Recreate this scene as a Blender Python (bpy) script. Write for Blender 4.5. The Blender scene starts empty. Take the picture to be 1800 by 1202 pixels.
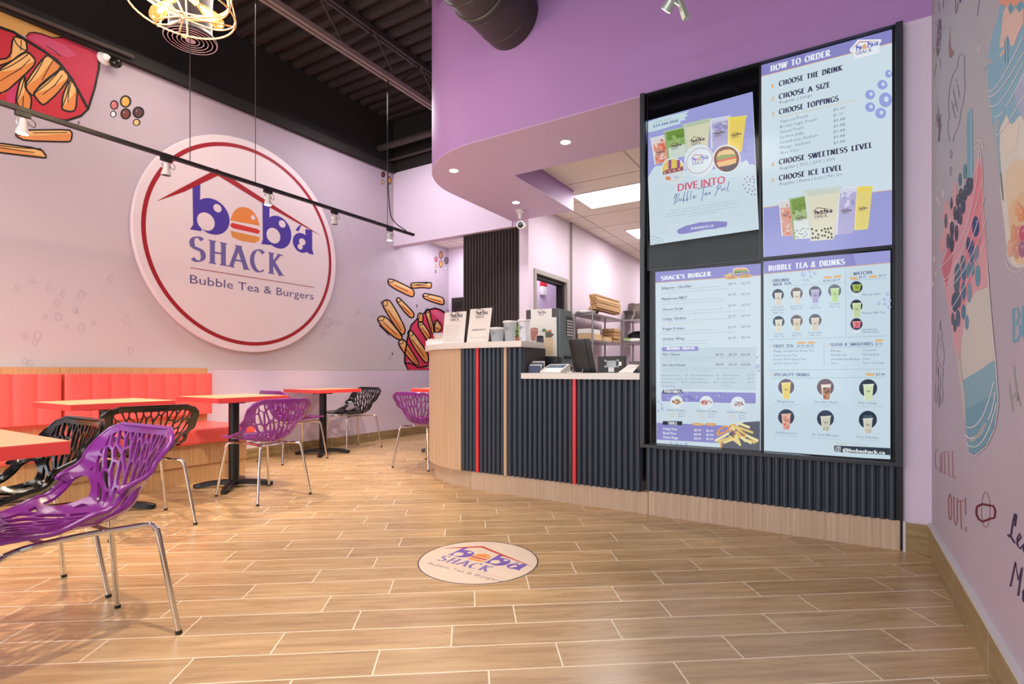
import bpy, bmesh, math, random
from math import sin, cos, pi, radians, atan2, hypot
from mathutils import Vector, Matrix

scene = bpy.context.scene
COL = scene.collection

# ------------------------------------------------------------------ camera
FPX, HOR, CAMH = 935.0, 652.0, 0.955          # focal length in px of an 1800 px wide frame, horizon row, lens height
TH = math.atan(575.0 / FPX)                    # the lens is turned left of the depth axis of the room
cam_d = bpy.data.cameras.new('camera')
cam_d.sensor_fit = 'HORIZONTAL'
cam_d.sensor_width = 36.0
cam_d.lens = 36.0 * FPX / 1800.0
cam_d.shift_x = 0.0
cam_d.shift_y = (HOR - 601.0) / 1800.0
cam_d.clip_start = 0.03
cam = bpy.data.objects.new('camera', cam_d)
COL.objects.link(cam)
cam.location = (0, 0, CAMH)
cam.rotation_euler = (pi / 2, 0, TH)
scene.camera = cam

# ------------------------------------------------------------------ world, exposure
scene.view_settings.view_transform = 'Standard'
scene.view_settings.look = 'None'
scene.view_settings.exposure = 0.0
scene.view_settings.gamma = 1.0
scene.view_settings.use_curve_mapping = False
world = bpy.data.worlds.new('daylight')
scene.world = world
world.use_nodes = True
bg = world.node_tree.nodes['Background']
bg.inputs[0].default_value = (0.86, 0.91, 1.0, 1)
bg.inputs[1].default_value = 1.1

def light(name, kind, loc, energy, color=(1, 1, 1), aim=None, **kw):
    d = bpy.data.lights.new(name, kind)
    d.energy = energy
    d.color = color
    for k, v in kw.items():
        setattr(d, k, v)
    o = bpy.data.objects.new(name, d)
    COL.objects.link(o)
    o.location = loc
    if aim is not None:
        o.rotation_euler = (Vector(aim) - Vector(loc)).to_track_quat('-Z', 'Y').to_euler()
    return o

# daylight through the shop front behind the lens
light('daylight_window', 'AREA', (-2.6, -3.05, 1.9), 170, (0.93, 0.96, 1.0), (-2.6, 3, 1.7), shape='RECTANGLE', size=5.4, size_y=2.9)
# added fill lamps without fittings, standing in for unseen lighting around the lens
for lx, ly in ((-4.2, -0.6), (-1.2, -0.9), (-2.7, 0.3)):
    light('ceiling_fill_light', 'AREA', (lx, ly, 3.9), 30, (1.0, 0.93, 0.85), (lx, ly, 0), shape='DISK', size=1.3)
light('dining_fill_light', 'AREA', (-4.5, 2.4, 3.95), 26, (1.0, 0.89, 0.78), (-4.2, 2.4, 0), shape='DISK', size=1.1)  # added fill over the dining tables, no fitting there
light('front_track_spot', 'SPOT', (-0.95, 0.80, 3.15), 250, (1.0, 0.83, 0.62), (-2.9, 0.9, 0), spot_size=radians(88), spot_blend=0.6, shadow_soft_size=0.03)
light('dining_rear_fill', 'AREA', (-4.4, 4.5, 3.95), 28, (0.98, 0.96, 1.0), (-4.5, 4.6, 0), shape='DISK', size=0.9)  # added fill that brightens the far end of the printed wall

# ------------------------------------------------------------------ sight lines of the lens on planes of the room
SN, CS = math.sin(TH), math.cos(TH)
def ray(px, py):
    r = (px - 900.0) / FPX
    return (-SN + r * CS, CS + r * SN, -(py - HOR) / FPX)
def onX(px, py, X):
    d = ray(px, py); t = X / d[0]
    return (X, t * d[1], CAMH + t * d[2])
def onY(px, py, Y):
    d = ray(px, py); t = Y / d[1]
    return (t * d[0], Y, CAMH + t * d[2])
def onZ(px, py, Z=0.0):
    d = ray(px, py); t = (Z - CAMH) / d[2]
    return (t * d[0], t * d[1], Z)

# ------------------------------------------------------------------ materials
def lin(c):
    if isinstance(c, str):
        c = tuple(int(c[i:i + 2], 16) / 255.0 for i in (0, 2, 4))
    return tuple((x / 12.92 if x <= 0.04045 else ((x + 0.055) / 1.055) ** 2.4) for x in c) + (1.0,)

MATS = {}
def mat(name, col, rough=0.5, metal=0.0, spec=0.5, emit=None, estr=1.0, var=0.06, vscale=6.0, bump=0.0, bscale=200.0, coat=0.0, trans=0.0, alpha=1.0, stretch=None):
    if name in MATS:
        return MATS[name]
    m = bpy.data.materials.new(name)
    m.use_nodes = True
    nt = m.node_tree
    b = nt.nodes['Principled BSDF']
    c = lin(col)
    b.inputs['Base Color'].default_value = c
    b.inputs['Roughness'].default_value = rough
    b.inputs['Metallic'].default_value = metal
    b.inputs['Specular IOR Level'].default_value = spec
    b.inputs['Coat Weight'].default_value = coat
    b.inputs['Coat Roughness'].default_value = 0.06
    b.inputs['Transmission Weight'].default_value = trans
    b.inputs['Alpha'].default_value = alpha
    if emit is not None:
        b.inputs['Emission Color'].default_value = lin(emit)
        b.inputs['Emission Strength'].default_value = estr
    if var > 0 or bump > 0:
        tc = nt.nodes.new('ShaderNodeTexCoord')
        mp = nt.nodes.new('ShaderNodeMapping')
        if stretch:
            mp.inputs['Scale'].default_value = stretch
        nt.links.new(tc.outputs['Object'], mp.inputs['Vector'])
        if var > 0:
            n = nt.nodes.new('ShaderNodeTexNoise')
            n.inputs['Scale'].default_value = vscale
            n.inputs['Detail'].default_value = 4.0
            nt.links.new(mp.outputs['Vector'], n.inputs['Vector'])
            mx = nt.nodes.new('ShaderNodeMix'); mx.data_type = 'RGBA'
            mx.inputs['A'].default_value = tuple(x * (1 - var) for x in c[:3]) + (1,)
            mx.inputs['B'].default_value = tuple(min(1, x * (1 + var)) for x in c[:3]) + (1,)
            nt.links.new(n.outputs['Fac'], mx.inputs['Factor'])
            nt.links.new(mx.outputs['Result'], b.inputs['Base Color'])
        if bump > 0:
            n2 = nt.nodes.new('ShaderNodeTexNoise')
            n2.inputs['Scale'].default_value = bscale
            nt.links.new(mp.outputs['Vector'], n2.inputs['Vector'])
            bp = nt.nodes.new('ShaderNodeBump')
            bp.inputs['Strength'].default_value = bump
            bp.inputs['Distance'].default_value = 0.002
            nt.links.new(n2.outputs['Fac'], bp.inputs['Height'])
            nt.links.new(bp.outputs['Normal'], b.inputs['Normal'])
    MATS[name] = m
    return m

def mnode(nt, op, a, b=None, c=None):
    n = nt.nodes.new('ShaderNodeMath'); n.operation = op
    for i, v in enumerate((a, b, c)):
        if v is None:
            continue
        if isinstance(v, (int, float)):
            n.inputs[i].default_value = v
        else:
            nt.links.new(v, n.inputs[i])
    return n.outputs[0]

def wood_mat(name, base, dark, axis='Z', rough=0.45, scale=1.0):
    """fine straight grained laminate, the grain running along one axis"""
    m = bpy.data.materials.new(name); m.use_nodes = True
    nt = m.node_tree; b = nt.nodes['Principled BSDF']
    b.inputs['Roughness'].default_value = rough
    tc = nt.nodes.new('ShaderNodeTexCoord'); mp = nt.nodes.new('ShaderNodeMapping')
    s = {'X': (1.2, 60, 60), 'Y': (60, 1.2, 60), 'Z': (60, 60, 1.2)}[axis]
    mp.inputs['Scale'].default_value = tuple(x * scale for x in s)
    nt.links.new(tc.outputs['Object'], mp.inputs['Vector'])
    n = nt.nodes.new('ShaderNodeTexNoise'); n.inputs['Scale'].default_value = 1.6; n.inputs['Detail'].default_value = 5
    nt.links.new(mp.outputs['Vector'], n.inputs['Vector'])
    r = nt.nodes.new('ShaderNodeValToRGB')
    r.color_ramp.elements[0].position = 0.30; r.color_ramp.elements[0].color = lin(dark)
    r.color_ramp.elements[1].position = 0.66; r.color_ramp.elements[1].color = lin(base)
    nt.links.new(n.outputs['Fac'], r.inputs['Fac'])
    nt.links.new(r.outputs['Color'], b.inputs['Base Color'])
    MATS[name] = m
    return m

def tile_mat():
    """wood look plank tiles, 607 x 154.5 mm, laid at an angle with pale joints"""
    m = bpy.data.materials.new('plank_tiles'); m.use_nodes = True
    nt = m.node_tree; b = nt.nodes['Principled BSDF']
    tc = nt.nodes.new('ShaderNodeTexCoord')
    sp = nt.nodes.new('ShaderNodeSeparateXYZ'); nt.links.new(tc.outputs['Object'], sp.inputs[0])
    a = TH + radians(4.7)
    L, W = 0.607, 0.1545
    X, Y = sp.outputs[0], sp.outputs[1]
    u = mnode(nt, 'ADD', mnode(nt, 'MULTIPLY', X, cos(a)), mnode(nt, 'MULTIPLY', Y, sin(a)))
    v = mnode(nt, 'ADD', mnode(nt, 'MULTIPLY', X, -sin(a)), mnode(nt, 'MULTIPLY', Y, cos(a)))
    v = mnode(nt, 'ADD', v, -1.655 + 40 * W)
    vr = mnode(nt, 'DIVIDE', v, W)
    row = mnode(nt, 'FLOOR', vr)
    rowc = mnode(nt, 'SUBTRACT', row, 40.0)
    wn = nt.nodes.new('ShaderNodeTexWhiteNoise'); wn.noise_dimensions = '1D'
    nt.links.new(mnode(nt, 'FLOOR', mnode(nt, 'DIVIDE', row, 4.0)), wn.inputs['W'])
    jump = mnode(nt, 'MULTIPLY', mnode(nt, 'SUBTRACT', wn.outputs['Value'], 0.0), 0.0)
    u = mnode(nt, 'SUBTRACT', u, mnode(nt, 'ADD', mnode(nt, 'MULTIPLY', rowc, 0.2415), 0.39 - 40 * L))
    step = mnode(nt, 'MULTIPLY', mnode(nt, 'FLOOR', mnode(nt, 'DIVIDE', rowc, 4.0)), 0.21)
    u = mnode(nt, 'SUBTRACT', u, step)
    ur = mnode(nt, 'DIVIDE', u, L)
    cell = mnode(nt, 'FLOOR', ur)
    fu = mnode(nt, 'MULTIPLY', mnode(nt, 'FRACT', ur), L)
    fv = mnode(nt, 'MULTIPLY', mnode(nt, 'FRACT', vr), W)
    g = 0.0025
    du = mnode(nt, 'MINIMUM', fu, mnode(nt, 'SUBTRACT', L, fu))
    dv = mnode(nt, 'MINIMUM', fv, mnode(nt, 'SUBTRACT', W, fv))
    dmin = mnode(nt, 'MINIMUM', du, dv)
    joint = mnode(nt, 'LESS_THAN', dmin, g)
    cmb = nt.nodes.new('ShaderNodeCombineXYZ')
    nt.links.new(row, cmb.inputs[0]); nt.links.new(cell, cmb.inputs[1])
    w2 = nt.nodes.new('ShaderNodeTexWhiteNoise'); w2.noise_dimensions = '2D'
    nt.links.new(cmb.outputs[0], w2.inputs['Vector'])
    # grain, shifted from tile to tile
    c2 = nt.nodes.new('ShaderNodeCombineXYZ')
    nt.links.new(mnode(nt, 'ADD', mnode(nt, 'MULTIPLY', u, 1.3), mnode(nt, 'MULTIPLY', w2.outputs['Value'], 37.0)), c2.inputs[0])
    nt.links.new(mnode(nt, 'ADD', mnode(nt, 'MULTIPLY', v, 14.0), mnode(nt, 'MULTIPLY', w2.outputs['Value'], 91.0)), c2.inputs[1])
    n = nt.nodes.new('ShaderNodeTexNoise'); n.inputs['Scale'].default_value = 2.2; n.inputs['Detail'].default_value = 6; n.inputs['Distortion'].default_value = 0.7
    nt.links.new(c2.outputs[0], n.inputs['Vector'])
    r = nt.nodes.new('ShaderNodeValToRGB')
    e = r.color_ramp.elements
    e[0].position = 0.25; e[0].color = lin((0.640, 0.510, 0.360))
    e[1].position = 0.75; e[1].color = lin((0.800, 0.672, 0.500))
    em = r.color_ramp.elements.new(0.5); em.color = lin((0.725, 0.595, 0.430))
    nt.links.new(n.outputs['Fac'], r.inputs['Fac'])
    hsv = nt.nodes.new('ShaderNodeHueSaturation')
    nt.links.new(mnode(nt, 'ADD', mnode(nt, 'MULTIPLY', w2.outputs['Value'], 0.22), 0.86), hsv.inputs['Value'])
    nt.links.new(r.outputs['Color'], hsv.inputs['Color'])
    mx = nt.nodes.new('ShaderNodeMix'); mx.data_type = 'RGBA'
    nt.links.new(joint, mx.inputs['Factor'])
    nt.links.new(hsv.outputs['Color'], mx.inputs['A'])
    mx.inputs['B'].default_value = lin((0.93, 0.87, 0.78))
    nt.links.new(mx.outputs['Result'], b.inputs['Base Color'])
    rr = mnode(nt, 'ADD', mnode(nt, 'MULTIPLY', n.outputs['Fac'], 0.12), 0.22)
    nt.links.new(rr, b.inputs['Roughness'])
    b.inputs['Specular IOR Level'].default_value = 0.65
    bp = nt.nodes.new('ShaderNodeBump'); bp.inputs['Strength'].default_value = 0.25; bp.inputs['Distance'].default_value = 0.001
    nt.links.new(mnode(nt, 'MINIMUM', mnode(nt, 'DIVIDE', dmin, 0.004), 1.0), bp.inputs['Height'])
    nt.links.new(bp.outputs['Normal'], b.inputs['Normal'])
    MATS['plank_tiles'] = m
    return m

def skirt_mat():
    """the same wood look tile cut as a skirting, joints every 607 mm along X + Y"""
    m = bpy.data.materials.new('skirting_tiles'); m.use_nodes = True
    nt = m.node_tree; b = nt.nodes['Principled BSDF']; b.inputs['Roughness'].default_value = 0.3
    tc = nt.nodes.new('ShaderNodeTexCoord')
    sp = nt.nodes.new('ShaderNodeSeparateXYZ'); nt.links.new(tc.outputs['Object'], sp.inputs[0])
    u = mnode(nt, 'ADD', mnode(nt, 'ADD', sp.outputs[0], sp.outputs[1]), 30.13)
    f = mnode(nt, 'MULTIPLY', mnode(nt, 'FRACT', mnode(nt, 'DIVIDE', u, 0.607)), 0.607)
    d = mnode(nt, 'MINIMUM', f, mnode(nt, 'SUBTRACT', 0.607, f))
    joint = mnode(nt, 'LESS_THAN', d, 0.0022)
    cx = nt.nodes.new('ShaderNodeCombineXYZ')
    nt.links.new(mnode(nt, 'MULTIPLY', u, 1.3), cx.inputs[0]); nt.links.new(mnode(nt, 'MULTIPLY', sp.outputs[2], 14), cx.inputs[1])
    n = nt.nodes.new('ShaderNodeTexNoise'); n.inputs['Scale'].default_value = 2.2; n.inputs['Detail'].default_value = 6; n.inputs['Distortion'].default_value = 0.6
    nt.links.new(cx.outputs[0], n.inputs['Vector'])
    r = nt.nodes.new('ShaderNodeValToRGB')
    r.color_ramp.elements[0].position = 0.28; r.color_ramp.elements[0].color = lin((0.50, 0.42, 0.28))
    r.color_ramp.elements[1].position = 0.75; r.color_ramp.elements[1].color = lin((0.68, 0.58, 0.42))
    nt.links.new(n.outputs['Fac'], r.inputs['Fac'])
    mx = nt.nodes.new('ShaderNodeMix'); mx.data_type = 'RGBA'
    nt.links.new(joint, mx.inputs['Factor']); nt.links.new(r.outputs['Color'], mx.inputs['A'])
    mx.inputs['B'].default_value = lin((0.86, 0.82, 0.76))
    nt.links.new(mx.outputs['Result'], b.inputs['Base Color'])
    MATS['skirting_tiles'] = m
    return m

def ceiling_tile_mat():
    m = bpy.data.materials.new('ceiling_tiles'); m.use_nodes = True
    nt = m.node_tree; b = nt.nodes['Principled BSDF']; b.inputs['Roughness'].default_value = 0.9
    tc = nt.nodes.new('ShaderNodeTexCoord')
    sp = nt.nodes.new('ShaderNodeSeparateXYZ'); nt.links.new(tc.outputs['Object'], sp.inputs[0])
    def dist(o, L, off):
        f = mnode(nt, 'MULTIPLY', mnode(nt, 'FRACT', mnode(nt, 'DIVIDE', mnode(nt, 'ADD', o, off), L)), L)
        return mnode(nt, 'MINIMUM', f, mnode(nt, 'SUBTRACT', L, f))
    d = mnode(nt, 'MINIMUM', dist(sp.outputs[0], 1.22, 2.70 + 12.2), dist(sp.outputs[1], 0.61, -5.72 + 12.2))
    j = mnode(nt, 'LESS_THAN', d, 0.010)
    n = nt.nodes.new('ShaderNodeTexNoise'); n.inputs['Scale'].default_value = 160
    nt.links.new(tc.outputs['Object'], n.inputs['Vector'])
    r = nt.nodes.new('ShaderNodeValToRGB')
    r.color_ramp.elements[0].position = 0.3; r.color_ramp.elements[0].color = lin((0.90, 0.86, 0.82))
    r.color_ramp.elements[1].position = 0.6; r.color_ramp.elements[1].color = lin((0.95, 0.92, 0.89))
    nt.links.new(n.outputs['Fac'], r.inputs['Fac'])
    mx = nt.nodes.new('ShaderNodeMix'); mx.data_type = 'RGBA'
    nt.links.new(j, mx.inputs['Factor']); nt.links.new(r.outputs['Color'], mx.inputs['A'])
    mx.inputs['B'].default_value = lin((0.74, 0.69, 0.67))
    nt.links.new(mx.outputs['Result'], b.inputs['Base Color'])
    MATS['ceiling_tiles'] = m
    return m

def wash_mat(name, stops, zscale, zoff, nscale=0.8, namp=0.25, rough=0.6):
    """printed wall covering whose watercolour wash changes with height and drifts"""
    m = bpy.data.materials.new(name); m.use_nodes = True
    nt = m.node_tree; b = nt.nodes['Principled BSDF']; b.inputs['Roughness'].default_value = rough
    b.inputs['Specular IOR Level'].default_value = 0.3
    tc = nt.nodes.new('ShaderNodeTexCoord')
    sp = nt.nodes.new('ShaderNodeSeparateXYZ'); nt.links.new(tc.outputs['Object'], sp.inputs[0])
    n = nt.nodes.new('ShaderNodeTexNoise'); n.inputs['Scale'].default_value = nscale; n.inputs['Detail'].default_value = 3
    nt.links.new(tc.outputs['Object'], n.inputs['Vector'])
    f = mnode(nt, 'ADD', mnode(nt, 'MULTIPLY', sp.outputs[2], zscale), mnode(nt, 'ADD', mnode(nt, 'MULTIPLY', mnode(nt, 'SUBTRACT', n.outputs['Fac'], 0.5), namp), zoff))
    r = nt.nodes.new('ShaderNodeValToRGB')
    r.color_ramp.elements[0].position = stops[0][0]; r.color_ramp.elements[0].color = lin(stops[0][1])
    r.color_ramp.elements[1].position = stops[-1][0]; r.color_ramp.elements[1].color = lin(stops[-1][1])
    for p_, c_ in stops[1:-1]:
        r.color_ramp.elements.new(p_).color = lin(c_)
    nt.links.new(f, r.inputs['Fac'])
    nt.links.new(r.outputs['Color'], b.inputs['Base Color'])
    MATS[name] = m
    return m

def flat_mat(col, emit=0.0, rough=0.5, fresh=None):
    """one printed (or lit) ink of a flat picture"""
    key = ('ink', tuple(round(x, 3) for x in lin(col)[:3]), emit, rough)
    if key in MATS:
        return MATS[key]
    m = bpy.data.materials.new('printed_ink' if emit == 0 else 'lit_screen_ink'); m.use_nodes = True
    b = m.node_tree.nodes['Principled BSDF']
    c = lin(col)
    if emit > 0:
        b.inputs['Base Color'].default_value = (0.01, 0.01, 0.012, 1)
        b.inputs['Emission Color'].default_value = c
        b.inputs['Emission Strength'].default_value = emit
        b.inputs['Roughness'].default_value = 0.12
        b.inputs['Specular IOR Level'].default_value = 0.25
    else:
        b.inputs['Base Color'].default_value = c
        b.inputs['Roughness'].default_value = rough
        b.inputs['Specular IOR Level'].default_value = 0.3
    MATS[key] = m
    return m

# ------------------------------------------------------------------ objects
def thing(name, label, cat, loc=(0, 0, 0), rotz=0.0, group=None):
    o = bpy.data.objects.new(name, None)
    o.empty_display_size = 0.1
    COL.objects.link(o)
    o.location = loc
    o.rotation_euler = (0, 0, rotz)
    tag(o, label, cat, group)
    return o
def tag(o, label, cat, group=None):
    o['label'] = label
    o['category'] = cat
    if group:
        o['group'] = group
    return o
def origin(o):
    p = Vector((0, 0, 0))
    while o is not None:
        p += o.location
        o = o.parent
    return p

class MB:
    """collects shapes (in room coordinates unless the thing is built round its own base) into one mesh"""
    def __init__(s):
        s.v, s.f, s.m = [], [], []
    def add(s, vs, fs, mi=0):
        k = len(s.v)
        s.v += [tuple(p) for p in vs]
        for f in fs:
            s.f.append(tuple(i + k for i in f)); s.m.append(mi)
    def box(s, x0, x1, y0, y1, z0, z1, mi=0):
        vs = [(x, y, z) for x in (x0, x1) for y in (y0, y1) for z in (z0, z1)]
        s.add(vs, [(0, 1, 3, 2), (4, 6, 7, 5), (0, 4, 5, 1), (2, 3, 7, 6), (0, 2, 6, 4), (1, 5, 7, 3)], mi)
        return s
    def prism(s, poly, a0, a1, axis='Z', mi=0):
        def P(u, v, w):
            return {'Z': (u, v, w), 'Y': (u, w, v), 'X': (w, u, v)}[axis]
        n = len(poly)
        vs = [P(u, v, a0) for u, v in poly] + [P(u, v, a1) for u, v in poly]
        fs = [tuple(range(n))[::-1], tuple(range(n, 2 * n))] + [(i, (i + 1) % n, n + (i + 1) % n, n + i) for i in range(n)]
        s.add(vs, fs, mi)
        return s
    def tube(s, path, r, n=10, closed=False, mi=0, cap=True):
        P = [Vector(p) for p in path]
        R = r if isinstance(r, (list, tuple)) else [r] * len(P)
        m = len(P)
        T = []
        for i in range(m):
            a = P[i - 1] if (i > 0 or closed) else P[i]
            b = P[(i + 1) % m] if (i < m - 1 or closed) else P[i]
            t = (b - a)
            T.append(t.normalized() if t.length > 1e-9 else Vector((0, 0, 1)))
        up = Vector((0, 0, 1)) if abs(T[0].z) < 0.9 else Vector((1, 0, 0))
        N = T[0].cross(up).normalized()
        vs = []
        for i in range(m):
            if i > 0:
                N = (N - T[i] * N.dot(T[i]))
                if N.length < 1e-6:
                    N = T[i].orthogonal()
                N.normalize()
            B = T[i].cross(N)
            for k in range(n):
                a = 2 * pi * k / n
                vs.append(P[i] + (N * cos(a) + B * sin(a)) * R[i])
        fs = []
        rng = m if closed else m - 1
        for i in range(rng):
            j = (i + 1) % m
            for k in range(n):
                fs.append((i * n + k, i * n + (k + 1) % n, j * n + (k + 1) % n, j * n + k))
        if cap and not closed:
            fs.append(tuple(range(n))[::-1]); fs.append(tuple(range((m - 1) * n, m * n)))
        s.add(vs, fs, mi)
        return s
    def lathe(s, prof, c=(0, 0, 0), n=24, axis=(0, 0, 1), mi=0):
        """profile of (radius, height) turned round an axis through c"""
        A = Vector(axis).normalized(); U = A.orthogonal().normalized(); W = A.cross(U); C = Vector(c)
        vs = []
        for r, h in prof:
            for k in range(n):
                a = 2 * pi * k / n
                vs.append(C + A * h + (U * cos(a) + W * sin(a)) * max(r, 1e-5))
        fs = []
        for i in range(len(prof) - 1):
            for k in range(n):
                fs.append((i * n + k, i * n + (k + 1) % n, (i + 1) * n + (k + 1) % n, (i + 1) * n + k))
        if prof[0][0] > 1e-4: fs.append(tuple(range(n))[::-1])
        if prof[-1][0] > 1e-4: fs.append(tuple(range((len(prof) - 1) * n, len(prof) * n)))
        s.add(vs, fs, mi)
        return s
    def obox(s, c, ux, uy, hx, hy, z0, z1, mi=0):
        """upright box with its own horizontal axes"""
        c = Vector(c); ux = Vector(ux); uy = Vector(uy)
        vs = [c + ux * a * hx + uy * b * hy + Vector((0, 0, z)) for a in (-1, 1) for b in (-1, 1) for z in (z0, z1)]
        s.add(vs, [(0, 1, 3, 2), (4, 6, 7, 5), (0, 4, 5, 1), (2, 3, 7, 6), (0, 2, 6, 4), (1, 5, 7, 3)], mi)
        return s
    def xform(s, M):
        s.v = [tuple(M @ Vector(p)) for p in s.v]
        return s
    def build(s, name, mats, parent=None, smooth=35, bevel=0.0, seg=2, local=False, kind=None):
        if not isinstance(mats, (list, tuple)):
            mats = [mats]
        me = bpy.data.meshes.new(name)
        if parent is not None:
            off = Vector((0, 0, 0)) if local else origin(parent)
        elif local:
            off = Vector((0, 0, 0))
        else:
            xs = [p[0] for p in s.v]; ys = [p[1] for p in s.v]; zs = [p[2] for p in s.v]
            off = Vector(((min(xs) + max(xs)) / 2, (min(ys) + max(ys)) / 2, min(zs)))
        me.from_pydata([tuple(Vector(p) - off) for p in s.v], [], s.f)
        for m in mats:
            me.materials.append(m)
        if len(mats) > 1:
            me.polygons.foreach_set('material_index', s.m)
        bm = bmesh.new(); bm.from_mesh(me)
        bmesh.ops.recalc_face_normals(bm, faces=bm.faces)
        if bevel > 0:
            es = [e for e in bm.edges if len(e.link_faces) == 2 and e.calc_face_angle(0) > radians(40)]
            bmesh.ops.bevel(bm, geom=es, offset=bevel, segments=seg, profile=0.7, affect='EDGES', clamp_overlap=True)
        bm.to_mesh(me); bm.free()
        if smooth:
            me.shade_smooth()
            me.set_sharp_from_angle(angle=radians(smooth))
        o = bpy.data.objects.new(name, me)
        COL.objects.link(o)
        if parent is not None:
            o.parent = parent
        elif not local:
            o.location = off
        if kind:
            o['kind'] = kind
        return o

def struct(name, mb, m, parent=None, **kw):
    return mb.build(name, m, parent, kind='structure' if parent is None else None, **kw)

def copy_tree(o, parent=None):
    c = o.copy(); COL.objects.link(c)
    if parent is not None:
        c.parent = parent
    for ch in list(o.children):
        copy_tree(ch, c)
    return c

# ------------------------------------------------------------------ lettering
TXT = {}
def text_mesh(s, bold=0.0, res=2):
    key = (s, bold, res)
    if key not in TXT:
        cu = bpy.data.curves.new('lettering', 'FONT')
        cu.body = s; cu.size = 1.0; cu.resolution_u = res; cu.offset = bold
        ob = bpy.data.objects.new('lettering', cu)
        me = ob.to_mesh()
        vs = [(v.co.x, v.co.y) for v in me.vertices]
        fs = [tuple(p.vertices) for p in me.polygons]
        ob.to_mesh_clear()
        bpy.data.objects.remove(ob); bpy.data.curves.remove(cu)
        x0 = min(v[0] for v in vs) if vs else 0; x1 = max(v[0] for v in vs) if vs else 1
        TXT[key] = ([((v[0] - x0), v[1]) for v in vs], fs, max(x1 - x0, 1e-6))
    return TXT[key]
CAP = max(v[1] for v in text_mesh('H')[0])

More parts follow.
